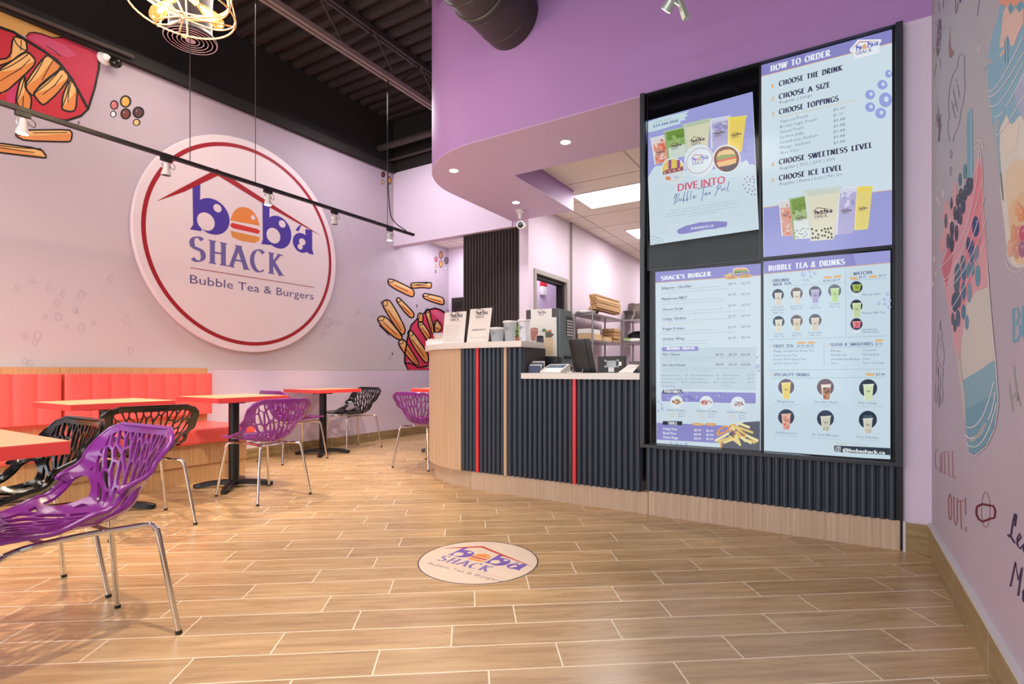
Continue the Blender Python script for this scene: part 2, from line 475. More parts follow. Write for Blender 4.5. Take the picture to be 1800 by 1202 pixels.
def arcp(cx, cy, rx, ry, a0, a1, n=8):
    return [(cx + rx * cos(radians(a0 + (a1 - a0) * i / n)), cy + ry * sin(radians(a0 + (a1 - a0) * i / n))) for i in range(n + 1)]
SERIF = {   # skeletons of tall high-contrast capitals: width, strokes
    'A': (0.72, [[(0.02, 0), (0.34, 1)], [(0.34, 1), (0.68, 0)], [(0.13, 0.34), (0.56, 0.34)]]),
    'B': (0.62, [[(0.14, 0), (0.14, 1)], [(0.14, 1), (0.3, 1)] + arcp(0.3, 0.76, 0.22, 0.24, 90, -90) + [(0.14, 0.52)], [(0.14, 0.52), (0.32, 0.52)] + arcp(0.32, 0.26, 0.25, 0.26, 90, -90) + [(0.14, 0)]]),
    'C': (0.66, [arcp(0.38, 0.5, 0.32, 0.5, 50, 310, 14)]),
    'D': (0.68, [[(0.14, 0), (0.14, 1)], [(0.14, 1), (0.28, 1)] + arcp(0.28, 0.5, 0.36, 0.5, 90, -90, 12) + [(0.14, 0)]]),
    'E': (0.54, [[(0.14, 0), (0.14, 1)], [(0.14, 0.985), (0.5, 0.985)], [(0.14, 0.51), (0.42, 0.51)], [(0.14, 0.015), (0.52, 0.015)]]),
    'F': (0.52, [[(0.14, 0), (0.14, 1)], [(0.14, 0.985), (0.5, 0.985)], [(0.14, 0.51), (0.42, 0.51)]]),
    'G': (0.68, [arcp(0.38, 0.5, 0.32, 0.5, 50, 330, 14), [(0.6, 0.0), (0.6, 0.44)]]),
    'H': (0.72, [[(0.14, 0), (0.14, 1)], [(0.58, 0), (0.58, 1)], [(0.14, 0.5), (0.58, 0.5)]]),
    'I': (0.28, [[(0.14, 0), (0.14, 1)]]),
    'K': (0.66, [[(0.14, 0), (0.14, 1)], [(0.56, 1), (0.16, 0.46)], [(0.24, 0.56), (0.62, 0)]]),
    'L': (0.52, [[(0.14, 0), (0.14, 1)], [(0.14, 0.015), (0.5, 0.015)]]),
    'M': (0.86, [[(0.12, 0), (0.12, 1)], [(0.12, 1), (0.43, 0.05)], [(0.43, 0.05), (0.72, 1)], [(0.72, 0), (0.72, 1)]]),
    'N': (0.74, [[(0.12, 0), (0.12, 1)], [(0.12, 1), (0.6, 0)], [(0.6, 0), (0.6, 1)]]),
    'O': (0.74, [arcp(0.37, 0.5, 0.31, 0.5, 0, 360, 20)]),
    'P': (0.6, [[(0.14, 0), (0.14, 1)], [(0.14, 1), (0.3, 1)] + arcp(0.3, 0.73, 0.25, 0.27, 90, -90) + [(0.14, 0.46)]]),
    'R': (0.66, [[(0.14, 0), (0.14, 1)], [(0.14, 1), (0.3, 1)] + arcp(0.3, 0.74, 0.23, 0.26, 90, -90) + [(0.14, 0.48)], [(0.3, 0.48), (0.6, 0)]]),
    'S': (0.56, [arcp(0.29, 0.74, 0.22, 0.26, 40, 230, 10) + arcp(0.27, 0.26, 0.23, 0.26, 60, -140, 10)]),
    'T': (0.62, [[(0.31, 0), (0.31, 1)], [(0.04, 0.985), (0.58, 0.985)]]),
    'U': (0.68, [[(0.13, 1), (0.13, 0.3)] + arcp(0.34, 0.28, 0.21, 0.28, 180, 360) + [(0.55, 1)]]),
    'V': (0.68, [[(0.02, 1), (0.34, 0)], [(0.34, 0), (0.66, 1)]]),
    'W': (0.94, [[(0.02, 1), (0.26, 0)], [(0.26, 0), (0.47, 1)], [(0.47, 1), (0.68, 0)], [(0.68, 0), (0.92, 1)]]),
    'X': (0.64, [[(0.04, 1), (0.6, 0)], [(0.6, 1), (0.04, 0)]]),
    'Y': (0.64, [[(0.04, 1), (0.32, 0.5)], [(0.6, 1), (0.32, 0.5)], [(0.32, 0.5), (0.32, 0)]]),
    'Z': (0.6, [[(0.06, 0.985), (0.54, 0.985)], [(0.54, 0.985), (0.06, 0.015)], [(0.06, 0.015), (0.56, 0.015)]]),
    "'": (0.2, [[(0.1, 1), (0.08, 0.74)]]),
    '&': (0.74, [[(0.66, 0), (0.2, 0.72)] + arcp(0.33, 0.8, 0.14, 0.19, 190, -60, 8) + arcp(0.3, 0.24, 0.25, 0.25, 120, 350, 10)]),
    '.': (0.2, [[(0.08, 0.05), (0.12, 0.05)]]),
    '1': (0.36, [[(0.2, 0), (0.2, 1)], [(0.2, 1), (0.04, 0.84)]]),
    '2': (0.56, [arcp(0.28, 0.73, 0.22, 0.27, 170, -30, 10) + [(0.06, 0.02)], [(0.06, 0.02), (0.54, 0.02)]]),
    '3': (0.56, [arcp(0.27, 0.75, 0.2, 0.25, 150, -80, 10), arcp(0.27, 0.26, 0.23, 0.26, 80, -150, 10)]),
    '4': (0.6, [[(0.42, 0), (0.42, 1)], [(0.42, 1), (0.04, 0.3)], [(0.04, 0.3), (0.58, 0.3)]]),
    '5': (0.56, [[(0.12, 0.98), (0.5, 0.98)], [(0.12, 0.98), (0.1, 0.55)], arcp(0.26, 0.3, 0.24, 0.3, 110, -150, 12)]),
    ' ': (0.42, []),
}
def ribbon(pts, wfun, closed=False):
    """outline strips of a stroke; returns quads as lists of points"""
    out = []
    n = len(pts)
    nor = []
    for i in range(n):
        a = pts[i - 1] if (i > 0 or closed) else pts[i]
        b = pts[(i + 1) % n] if (i < n - 1 or closed) else pts[i]
        dx, dy = b[0] - a[0], b[1] - a[1]
        l = hypot(dx, dy) or 1.0
        nor.append((-dy / l, dx / l, dx / l, dy / l))
    L, R = [], []
    for i in range(n):
        w = wfun(i, nor[i]) * 0.5
        L.append((pts[i][0] + nor[i][0] * w, pts[i][1] + nor[i][1] * w))
        R.append((pts[i][0] - nor[i][0] * w, pts[i][1] - nor[i][1] * w))
    m = n if closed else n - 1
    for i in range(m):
        j = (i + 1) % n
        out.append([L[i], L[j], R[j], R[i]])
    return out
def serif_polys(s, thick=0.2, thin=0.045, gap=0.12, serifs=True):
    """polygons of a line in high-contrast capitals, cap height 1"""
    x = 0.0; polys = []
    na = radians(18)
    for ch in s:
        w, strokes = SERIF.get(ch, SERIF[' '])
        for st in strokes:
            P = [(x + a, b) for a, b in st]
            def wf(i, nr):
                tx, ty = nr[2], nr[3]
                return thin + (thick - thin) * min(1.0, abs(ty * cos(na) - tx * sin(na)) ** 1.3)
            polys += ribbon(P, wf)
            if serifs and ch not in "'&.":
                for k, (p, q) in enumerate(((P[0], P[1]), (P[-1], P[-2]))):
                    dx, dy = p[0] - q[0], p[1] - q[1]
                    if abs(dy) > 1.2 * abs(dx) and (abs(p[1]) < 0.02 or abs(p[1] - 1) < 0.02) and len(P) == 2:
                        hw = thick * 0.5 + 0.045
                        y0 = 0 if p[1] < 0.5 else 1 - thin * 1.3
                        polys.append([(p[0] - hw, y0), (p[0] + hw, y0), (p[0] + hw, y0 + thin * 1.3), (p[0] - hw, y0 + thin * 1.3)])
        x += w + gap
    return polys, max(x - gap, 0.01)

# ------------------------------------------------------------------ flat pictures (wall print, screens, signs)
class Sheet:
    """flat print lying on a real plane: 'X' (x = c), 'Y' (y = c), 'Z' (z = c) or a frame (origin, u, v)"""
    def __init__(s, kind, c, sgn=1, step=0.0007, frame=None):
        s.kind, s.c, s.sgn, s.step = kind, c, sgn, step
        s.frame = frame
        if frame:
            s.N = Vector(frame[1]).cross(Vector(frame[2])).normalized()
        s.mb = MB(); s.cols = {}
    def at(s, a, b, layer):
        o = s.sgn * s.step * (layer + (len(s.mb.f) % 60) / 75.0)
        if s.kind == 'X': return (s.c + o, a, b)
        if s.kind == 'Y': return (a, s.c + o, b)
        if s.kind == 'Z': return (a, b, s.c + o)
        O, U, V = s.frame
        return tuple(Vector(O) + Vector(U) * a + Vector(V) * b + s.N * (abs(o)))
    def un(s, px, py):
        if s.kind == 'X': p = onX(px, py, s.c); return (p[1], p[2])
        if s.kind == 'Y': p = onY(px, py, s.c); return (p[0], p[2])
        p = onZ(px, py, s.c); return (p[0], p[1])
    def mi(s, col):
        k = tuple(col) if not isinstance(col, str) else col
        if k not in s.cols: s.cols[k] = len(s.cols)
        return s.cols[k]
    def poly(s, pts, col, layer=1):
        s.mb.add([s.at(a, b, layer) for a, b in pts], [tuple(range(len(pts)))], s.mi(col))
    def ppoly(s, pts, col, layer=1):
        s.poly([s.un(*p) for p in pts], col, layer)
    def ell(s, cx, cy, rx, ry, col, layer=1, n=20, rot=0.0):
        s.poly([(cx + rx * cos(t) * cos(rot) - ry * sin(t) * sin(rot), cy + rx * cos(t) * sin(rot) + ry * sin(t) * cos(rot)) for t in [2 * pi * i / n for i in range(n)]], col, layer)
    def pell(s, cx, cy, rx, ry, col, layer=1, n=20, rot=0.0):
        s.ppoly([(cx + rx * cos(t) * cos(rot) - ry * sin(t) * sin(rot), cy + rx * cos(t) * sin(rot) + ry * sin(t) * cos(rot)) for t in [2 * pi * i / n for i in range(n)]], col, layer)
    def pring(s, cx, cy, rx, ry, w, col, layer=1, n=24):
        s.pstroke([(cx + rx * cos(2 * pi * i / n), cy + ry * sin(2 * pi * i / n)) for i in range(n)], w, col, layer, True)
    def stroke(s, pts, w, col, layer=1, closed=False, taper=False):
        n = len(pts)
        wf = (lambda i, nr: w * (0.35 + 0.65 * sin(pi * (i + 0.5) / n))) if taper else (lambda i, nr: w)
        for q in ribbon(pts, wf, closed):
            s.poly(q, col, layer)
    def pstroke(s, pts, w, col, layer=1, closed=False, taper=False):
        n = len(pts)
        wf = (lambda i, nr: w * (0.35 + 0.65 * sin(pi * (i + 0.5) / n))) if taper else (lambda i, nr: w)
        for q in ribbon(pts, wf, closed):
            s.ppoly(q, col, layer)
    def text(s, txt, a0, b0, a1, hgt, col, layer=2, bold=0.0, res=2, slant=0.0):
        vs, fs, w = text_mesh(txt, 0.0, res)
        w += 2 * bold
        k = (a1 - a0) / w; h = hgt / CAP
        for j in ((0, 1, 2) if bold > 0 else (0,)):      # heavier weight: the strokes set side by side
            s.mb.add([s.at(a0 + (x + j * bold) * k, b0 + y * h, layer) for x, y in vs], fs, s.mi(col))
    def ptext(s, txt, x0, y0, x1, hpx, col, layer=2, bold=0.0, res=1):
        a0, b0 = s.un(x0, y0); a1 = s.un(x1, y0)[0]; b1 = s.un(x0, y0 - hpx)[1]
        s.text(txt, a0, b0, a1, b1 - b0, col, layer, bold, res)
    def serif(s, txt, a0, b0, a1, hgt, col, layer=2, thick=0.2, thin=0.045):
        polys, w = serif_polys(txt, thick, thin)
        k = (a1 - a0) / w
        for p in polys:
            s.poly([(a0 + x * k, b0 + y * hgt) for x, y in p], col, layer)
    def pserif(s, txt, x0, y0, x1, hpx, col, layer=2, thick=0.22, thin=0.06):
        a0, b0 = s.un(x0, y0); a1 = s.un(x1, y0)[0]; b1 = s.un(x0, y0 - hpx)[1]
        s.serif(txt, a0, b0, a1, b1 - b0, col, layer, thick, thin)
    def build(s, name, parent=None, emit=0.0, rough=0.5, kind=None):
        if not s.mb.v: return None
        mats = [flat_mat(c, emit, rough) for c in s.cols]
        me_mb = s.mb
        o = None
        me = bpy.data.meshes.new(name)
        off = origin(parent) if parent is not None else Vector((0, 0, 0))
        me.from_pydata([tuple(Vector(p) - off) for p in me_mb.v], [], me_mb.f)
        for m in mats: me.materials.append(m)
        me.polygons.foreach_set('material_index', me_mb.m)
        o = bpy.data.objects.new(name, me); COL.objects.link(o)
        if parent is not None: o.parent = parent
        if kind: o['kind'] = kind
        return o

# the shop's round mark, in units of its own radius, traced on the dining wall
XL = -5.42
XS = XL + 0.062                     # face of the sign board
LOGO_C = (3.387, 2.282); LOGO_R = 1.127
def LU(x, y):
    p = onX(200 + 0.37438 * x, 200 + 0.37438 * y, XS)
    return ((p[1] - LOGO_C[0]) / LOGO_R, (p[2] - LOGO_C[1]) / LOGO_R)
def draw_logo(sh, e0, ex, ey, pal, layer=2, full=True, tag_line=True, n=20, up=1.0):
    """sh: sheet; e0 + ex*x + ey*y places the mark; pal: colours"""
    def T(p): return (e0[0] + ex[0] * p[0] + ey[0] * p[1], e0[1] + ex[1] * p[0] + ey[1] * p[1])
    def poly(pts, c, l): sh.poly([T(LU(*p)) for p in pts], pal[c], l)
    def ell(cx, cy, rx, ry, c, l, a0=0, a1=360):
        c0 = LU(cx, cy); r1 = LU(cx + rx, cy + rx * 0.16); ry_ = abs(LU(cx, cy - ry)[1] - c0[1]); rx_ = abs(r1[0] - c0[0])
        sh.poly([T((c0[0] + rx_ * cos(radians(a0 + (a1 - a0) * i / n)), c0[1] + ry_ * sin(radians(a0 + (a1 - a0) * i / n)))) for i in range(n + (0 if a1 - a0 >= 360 else 1))], pal[c], l)
    # roof
    poly([(200, 410), (485, 258), (490, 290), (330, 366)], 'roof', layer + 2)
    poly([(485, 258), (972, 572), (720, 432), (490, 290)], 'roof', layer + 2)
    # b
    poly([(370, 347), (407, 328), (404, 470), (412, 551), (358, 543), (373, 520)], 'ink', layer)
    ell(462, 482, 82, 84, 'ink', layer)
    ell(433, 506, 41, 42, 'hole', layer + 1)
    ell(487, 443, 19, 19, 'hole', layer + 1)
    # burger
    dome = [(547, 500)] + [(547 + 139 * t, 500 + 25 * t - 74 * (1 - abs(2 * t - 1) ** 2.4) ** 0.75) for t in [i / 12 for i in range(1, 12)]] + [(686, 525)]
    poly(dome, 'bun', layer)
    ell(654, 487, 10, 11, 'hole', layer + 1)
    poly([(556, 511), (676, 541), (688, 551), (680, 564), (560, 537), (545, 524)], 'patty', layer)
    poly([(547, 548), (686, 579), (682, 597), (660, 606), (600, 597), (556, 578)], 'bun2', layer)
    # b
    poly([(698, 412), (732, 430), (730, 560), (738, 616), (692, 611), (700, 590)], 'ink', layer)
    ell(772, 556, 62, 76, 'ink', layer)
    ell(750, 572, 32, 36, 'hole', layer + 1)
    ell(791, 517, 16, 17, 'hole', layer + 1)
    # a
    poly([(900, 540), (932, 548), (932, 636), (939, 662), (914, 655), (900, 640)], 'ink', layer)
    ell(882, 606, 40, 46, 'ink', layer)
    ell(885, 601, 15, 16, 'hole', layer + 1)
    ell(875, 624, 12, 13, 'hole', layer + 1)
    poly([(853, 546), (866, 528), (886, 518), (878, 530), (868, 552)], 'ink', layer)
    # SHACK
    a = LU(358, 690); b = LU(790, 756); t = LU(442, 590)
    h = LU(442, 590)[1] - LU(442, 701)[1]
    polys, w = serif_polys('SHACK', 0.205, 0.04, 0.15)
    y0 = (a[1] + b[1]) / 2
    for p in polys:
        sh.poly([T((a[0] + (b[0] - a[0]) * x / w, y0 + y * h)) for x, y in p], pal['word'], layer)
    # rule and tag line
    l0 = LU(360, 724); l1 = LU(940, 813); yy = (l0[1] + l1[1]) / 2
    if full:
        for q in ribbon([(l0[0], yy), (l1[0], yy)], lambda i, nr: 0.006):
            sh.poly([T(p) for p in q], pal['rule'], layer)
    if tag_line:
        a = LU(358, 796); b = LU(938, 872); y0 = (a[1] + b[1]) / 2; h = LU(362, 757)[1] - LU(362, 797)[1]
        vs, fs, w = text_mesh('Bubble Tea & Burgers', 0.0, 2)
        k = (b[0] - a[0]) / w
        sh.mb.add([sh.at(*T((a[0] + x * k, y0 + y * h / CAP)), layer) for x, y in vs], fs, sh.mi(pal['tag']))
PAL_COLOUR = dict(roof=(0.62, 0.11, 0.14), ink=(0.29, 0.22, 0.60), hole=(0.90, 0.84, 0.86), bun=(0.87, 0.52, 0.25), bun2=(0.85, 0.55, 0.28), patty=(0.80, 0.22, 0.20), word=(0.42, 0.38, 0.62), rule=(0.62, 0.2, 0.16), tag=(0.36, 0.33, 0.52))

# ================================================================== the setting
XR, YT = 0.41, 3.5
M_tile = tile_mat(); M_skirt = skirt_mat(); M_ct = ceiling_tile_mat()
M_paint = mat('lilac_paint', (0.85, 0.79, 0.865), rough=0.62, var=0.015, vscale=2)
M_kpaint = mat('kitchen_paint', (0.83, 0.76, 0.825), rough=0.6, var=0.015, vscale=2)
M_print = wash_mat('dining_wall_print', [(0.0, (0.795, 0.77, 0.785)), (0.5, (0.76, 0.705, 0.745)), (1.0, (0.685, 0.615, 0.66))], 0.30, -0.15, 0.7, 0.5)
M_print_r = wash_mat('drinks_wall_print', [(0.0, (0.735, 0.68, 0.745)), (0.30, (0.70, 0.65, 0.715)), (0.50, (0.69, 0.68, 0.72)), (0.78, (0.66, 0.68, 0.72)), (1.0, (0.65, 0.60, 0.665))], 0.36, -0.12, 0.9, 0.3)
M_purple = mat('violet_paint', (0.675, 0.515, 0.745), rough=0.55, var=0.03, vscale=1.2)
M_blackpaint = mat('black_ceiling_paint', (0.115, 0.095, 0.092), rough=0.75, var=0.2, vscale=3)
M_deck = mat('dark_steel_deck', (0.20, 0.17, 0.165), rough=0.6, var=0.12)
M_steel = mat('grey_painted_joist', (0.54, 0.48, 0.455), rough=0.5, var=0.1)
M_steel_d = mat('dark_painted_steel', (0.26, 0.23, 0.225), rough=0.5, var=0.1)
M_slat = mat('dark_brown_slats', (0.245, 0.205, 0.20), rough=0.5, var=0.12)
M_rib = mat('blue_black_ribs', (0.20, 0.24, 0.295), rough=0.42, var=0.06, vscale=4)
M_dark = mat('matt_black', (0.06, 0.06, 0.07), rough=0.5)
M_lam = wood_mat('pale_oak_laminate', (0.795, 0.685, 0.575), (0.72, 0.605, 0.49), 'Z')
M_lam_kick = wood_mat('pale_ash_laminate', (0.800, 0.705, 0.610), (0.715, 0.610, 0.515), 'Z')
M_lam_b = wood_mat('honey_oak_laminate', (0.815, 0.655, 0.465), (0.715, 0.550, 0.370), 'Z')
M_cover = mat('white_trim_strip', (0.80, 0.79, 0.80), rough=0.4, var=0.03)
M_jamb = mat('grey_door_frame', (0.58, 0.55, 0.53), rough=0.45, var=0.04)
M_jdark = mat('dark_door_edge', (0.17, 0.13, 0.14), rough=0.5, var=0.1)
M_white = mat('white_plastic', (0.90, 0.89, 0.88), rough=0.4, var=0.03)
M_gloss = mat('black_gloss', (0.03, 0.03, 0.04), rough=0.12, var=0.0)
M_glow = mat('led_panel_glow', (1, 1, 1), emit=(1.0, 0.98, 0.95), estr=6.0, var=0.0)
M_glow_d = mat('downlight_glow', (1, 1, 1), emit=(1.0, 1.0, 1.0), estr=22.0, var=0.0)
M_glow_w = mat('warm_lamp_glow', (1, 0.9, 0.7), emit=(1.0, 0.86, 0.62), estr=26.0, var=0.0)
M_fil = mat('filament_glow', (1, 0.8, 0.5), emit=(1.0, 0.84, 0.55), estr=30.0, var=0.0)

struct('floor', MB().box(-6.0, 2.2, -3.2, 12.4, -0.1, 0.0), M_tile, smooth=0)

# dining wall on the left: paint below, print above, black paint above that
zl = lambda y: 3.655 + 0.0205 * y          # top edge of the print
mb = MB()
mb.box(-5.60, XL, -3.2, 6.84, 0, 0.97, 0)
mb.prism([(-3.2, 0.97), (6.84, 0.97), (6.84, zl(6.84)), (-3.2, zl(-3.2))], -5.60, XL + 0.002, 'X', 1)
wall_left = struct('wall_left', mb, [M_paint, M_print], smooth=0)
mb = MB().prism([(-3.2, zl(-3.2) + 0.001), (5.6, zl(5.6) + 0.001), (5.6, 4.6), (-3.2, 4.6)], -5.60, XL - 0.01, 'X')
mb.prism([(-3.2, zl(-3.2) - 0.005), (5.57, zl(5.57) - 0.005), (5.57, zl(5.57) + 0.10), (-3.2, zl(-3.2) + 0.10)], XL + 0.003, XL + 0.06, 'X')
struct('wall_upper_left', mb, M_blackpaint, smooth=0)
struct('baseboard_left', MB().box(XL, XL + 0.014, 2.93, 6.83, 0, 0.118), M_skirt, smooth=0)

# wall on the right with the painted drinks
mb = MB().box(XR, XR + 0.15, -3.2, 12.2, 0, 4.6)
wall_right = struct('wall_right', mb, M_print_r, smooth=0)
struct('baseboard_right', MB().box(XR - 0.014, XR, -3.2, YT - 0.014, 0, 0.152), M_skirt, smooth=0)
struct('trim_1', MB().box(XR - 0.018, XR, -3.2, YT - 0.014, 0.152, 0.166), M_cover, smooth=0)

# short wall between the menu boards and the right wall
struct('wall_menu_side', MB().box(0.286, XR, YT, YT + 0.15, 0, 2.80), M_paint, smooth=0)
struct('baseboard_menu_side', MB().box(0.300, XR - 0.014, YT - 0.014, YT, 0, 0.152), M_skirt, smooth=0)
struct('trim_2', MB().box(0.288, 0.300, YT - 0.018, YT, 0, 0.158), M_cover, smooth=0)

# violet bulkhead over the counter with a rounded corner, open in the middle over the kitchen
CX, CY, CR = -2.535, 4.40, 0.90
arc = lambda r, n=20, cx=CX, cy=CY: [(cx - r * sin(pi / 2 * i / n), cy - r * cos(pi / 2 * i / n)) for i in range(n + 1)]
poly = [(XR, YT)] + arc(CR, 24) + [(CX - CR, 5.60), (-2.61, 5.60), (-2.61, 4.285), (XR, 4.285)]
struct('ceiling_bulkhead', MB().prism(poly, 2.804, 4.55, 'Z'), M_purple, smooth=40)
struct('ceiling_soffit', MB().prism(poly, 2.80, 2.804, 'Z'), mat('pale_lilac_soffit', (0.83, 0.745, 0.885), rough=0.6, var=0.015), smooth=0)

XK_ = -3.34
# bulkhead wall over the passage at the far end
struct('wall_back_upper', MB().box(XL, CX - CR, 5.58, 5.72, 2.735, 3.775), M_paint, smooth=0)
struct('wall_back_black', MB().box(XL, CX - CR, 5.58, 5.72, 3.776, 4.6), M_blackpaint, smooth=0)
struct('wall_back_lintel', MB().box(CX - CR, XK_, 5.601, 5.72, 2.735, 3.06), M_paint, smooth=0)

# slatted wall behind the counter
mb = MB().box(-4.235, -3.262, 5.665, 5.72, 0, 2.735)
n = 21
for i in range(n):
    x = -4.235 + (i + 0.5) * 0.973 / n
    w = 0.0165
    pr = [(x + w * cos(pi * k / 6), 5.667 - 0.034 * sin(pi * k / 6)) for k in range(7)]
    mb.prism(pr, 0, 2.735, 'Z')
struct('wall_slatted', mb, M_slat, smooth=40)
XK = -3.21
# passage at the far end
struct('wall_passage_end', MB().box(XL, -4.2, 6.84, 6.98, 0, 2.95), M_paint, smooth=0)
struct('ceiling_passage', MB().box(XL, -4.2, 5.72, 6.84, 2.95, 3.02), M_ct, smooth=0)
struct('wall_passage_side', MB().box(-4.235, -4.14, 5.72, 8.6, 0, 3.02), M_paint, smooth=0)
p0 = onY(796, 516, 6.83); p1 = onY(811, 514, 6.83)
d2 = struct('door_2', MB().box(p0[0], p0[0] + 0.95, 6.80, 6.838, 0, 2.13), M_jdark, smooth=0)
struct('door_leaf', MB().box(p0[0] + 0.06, p0[0] + 0.89, 6.79, 6.799, 0.01, 2.06), M_dark, d2, smooth=0)
struct('door_panel', MB().box(p0[0] + 0.12, p0[0] + 0.30, 6.783, 6.79, 0.3, 1.95), M_jdark, d2, smooth=0)

# kitchen shell
mb = MB().box(XK - 0.13, XK, 5.60, 5.735, 0, 3.06)
mb.box(XK - 0.13, XK, 5.735, 6.70, 2.225, 3.06)
mb.box(XK - 0.13, XK, 6.70, 6.79, 0, 3.06)
mb.box(XK - 0.13, XK + 0.02, 6.79, 12.2, 0, 3.06)
struct('wall_kitchen_left', mb, M_kpaint, smooth=0)
struct('trim_3', MB().box(XK + 0.0, XK + 0.03, 6.775, 6.79, 0, 3.05), M_jamb, smooth=0)
struct('wall_kitchen_back', MB().box(-3.4, XR, 12.0, 12.15, 0, 3.06), M_kpaint, smooth=0)
struct('ceiling_kitchen', MB().box(-3.36, XR, 4.285, 12.15, 3.035, 3.12), M_ct, smooth=0)
mb = MB()
for y0, y1, z0, z1 in ((5.735, 5.79, 0, 2.17), (6.65, 6.70, 0, 2.17), (5.735, 6.70, 2.17, 2.225)):
    mb.box(XK - 0.131, XK + 0.012, y0, y1, z0, z1)
d1 = struct('door_1', mb, M_jamb, smooth=0)
struct('door_lining', MB().box(XK - 0.13, XK - 0.03, 6.60, 6.649, 0, 2.16).box(XK - 0.13, XK - 0.03, 5.79, 6.60, 2.13, 2.169), M_jdark, d1, smooth=0)
struct('wall_store_end', MB().box(-4.14, XK - 0.13, 8.5, 8.62, 0, 3.02), M_kpaint, smooth=0)
struct('ceiling_store', MB().box(-4.14, XK - 0.13, 5.72, 8.6, 3.02, 3.06), M_ct, smooth=0)

# menu wall carrying the screens
mb = MB().box(-1.112, 0.284, 3.56, 3.75, 0.20, 2.80)
struct('wall_menu', mb, M_dark, smooth=0)
mb = MB()
Z0, Z1 = 0.448, 2.797
mb.box(-1.128, -1.098, 3.455, 3.56, Z0, Z1).box(0.254, 0.286, 3.455, 3.56, Z0, Z1).box(-1.098, 0.254, 3.455, 3.56, Z0, Z0 + 0.022)
mb.box(-1.098, 0.254, 3.47, 3.56, Z1 - 0.006, Z1)
struct('trim_4', mb, mat('blue_black_trim', (0.14, 0.16, 0.20), rough=0.4), smooth=0, bevel=0.002)

# shop front behind the lens
mb = MB().box(-5.42, 0.41, -3.2, -3.05, 0, 0.25).box(-5.42, 0.41, -3.2, -3.05, 3.5, 4.6).box(-5.42, -5.3, -3.2, -3.05, 0.25, 3.5).box(0.3, 0.41, -3.2, -3.05, 0.25, 3.5)
struct('wall_front', mb, M_paint, smooth=0)
mb = MB()
for x in (-5.3, -3.9, -2.5, -1.1, 0.24):
    mb.box(x, x + 0.06, -3.15, -3.08, 0.25, 3.5)
mb.box(-5.3, 0.3, -3.15, -3.08, 0.25, 0.31).box(-5.3, 0.3, -3.15, -3.08, 3.44, 3.5).box(-5.3, 0.3, -3.15, -3.08, 2.5, 2.56)
struct('window_1', mb, M_dark, smooth=0)

# steel deck overhead, joists and pipes
mb = MB()
y = -3.2; pts = []
while y < 5.6:
    pts += [(y, 4.50), (y + 0.065, 4.50), (y + 0.085, 4.56), (y + 0.15, 4.56)]
    y += 0.17
vs = []; fs = []
for i, (a, b) in enumerate(pts):
    vs += [(XL, a, b), (XR, a, b)]
for i in range(len(pts) - 1):
    fs.append((2 * i, 2 * i + 1, 2 * i + 3, 2 * i + 2))
mb.add(vs, fs)
mb.box(XL, XR, -3.2, 5.72, 4.57, 4.62)
struct('ceiling', mb, M_deck, smooth=0)

def joist(x, zb, y0, y1, m, label, ystart=0.0):
    t = thing('roof_joist', label, 'joist', (x, (y0 + y1) / 2, zb), group='open web roof joists')
    mb = MB()
    for dx in (-0.042, 0.012):
        mb.box(x + dx, x + dx + 0.03, y0, y1, zb, zb + 0.05)
    mb.build('bottom_chord', m, t, smooth=0)
    mb = MB().box(x - 0.04, x - 0.01, y0, y1, 4.44, 4.497).box(x + 0.01, x + 0.04, y0, y1, 4.44, 4.497)
    mb.build('top_chord', M_steel_d, t, smooth=0)
    mb = MB(); y = y0 + ystart; up = True
    while y < y1 - 0.36:
        a, b = (zb + 0.03, 4.46) if up else (4.46, zb + 0.03)
        mb.tube([(x, y, a), (x, y + 0.36, b)], 0.011, 8)
        y += 0.36; up = not up
    mb.build('web_bar', M_steel_d, t)
    return t
JX = -4.1
joist(JX, 4.06, -3.0, 5.56, M_steel, 'grey open web joist with pale bottom chord above the hanging track', 0.1)
joist(-2.96, 4.10, -3.0, 3.49, M_steel_d, 'dark open web joist running into the violet bulkhead', 0.2)
mb = MB()
a = onY(605, 268, 5.3); b = onY(755, 232, 5.3)
tag(MB().tube([(XL, 5.3, 4.03), (-3.45, 5.3, 4.03)], 0.045, 14).build('ceiling_pipe', M_steel_d), 'thick grey pipe crossing under the deck at the far end', 'pipe')
tag(MB().tube([(XL, 5.5, 3.93), (-3.45, 5.5, 3.93)], 0.02, 10).build('ceiling_pipe', M_steel_d), 'thin dark pipe close to the black end wall', 'pipe')
a = onX(0, 5, XL + 0.09); b = onX(235, 100, XL + 0.09)
tag(MB().tube([(XL + 0.09, -2.5, a[2] - 0.05), (XL + 0.09, a[1], a[2]), (XL + 0.09, b[1], b[2])], 0.018, 10).build('conduit', M_steel_d), 'dark conduit along the top of the fries wall', 'conduit')

# ================================================================== order counter
M_redstrip = mat('red_strip', (0.85, 0.22, 0.25), rough=0.4, var=0.03)
M_stone = mat('cream_stone_top', (0.86, 0.84, 0.82), rough=0.3, var=0.03, vscale=30)
M_sidep = mat('dark_umber_panel', (0.22, 0.19, 0.18), rough=0.45, var=0.06)

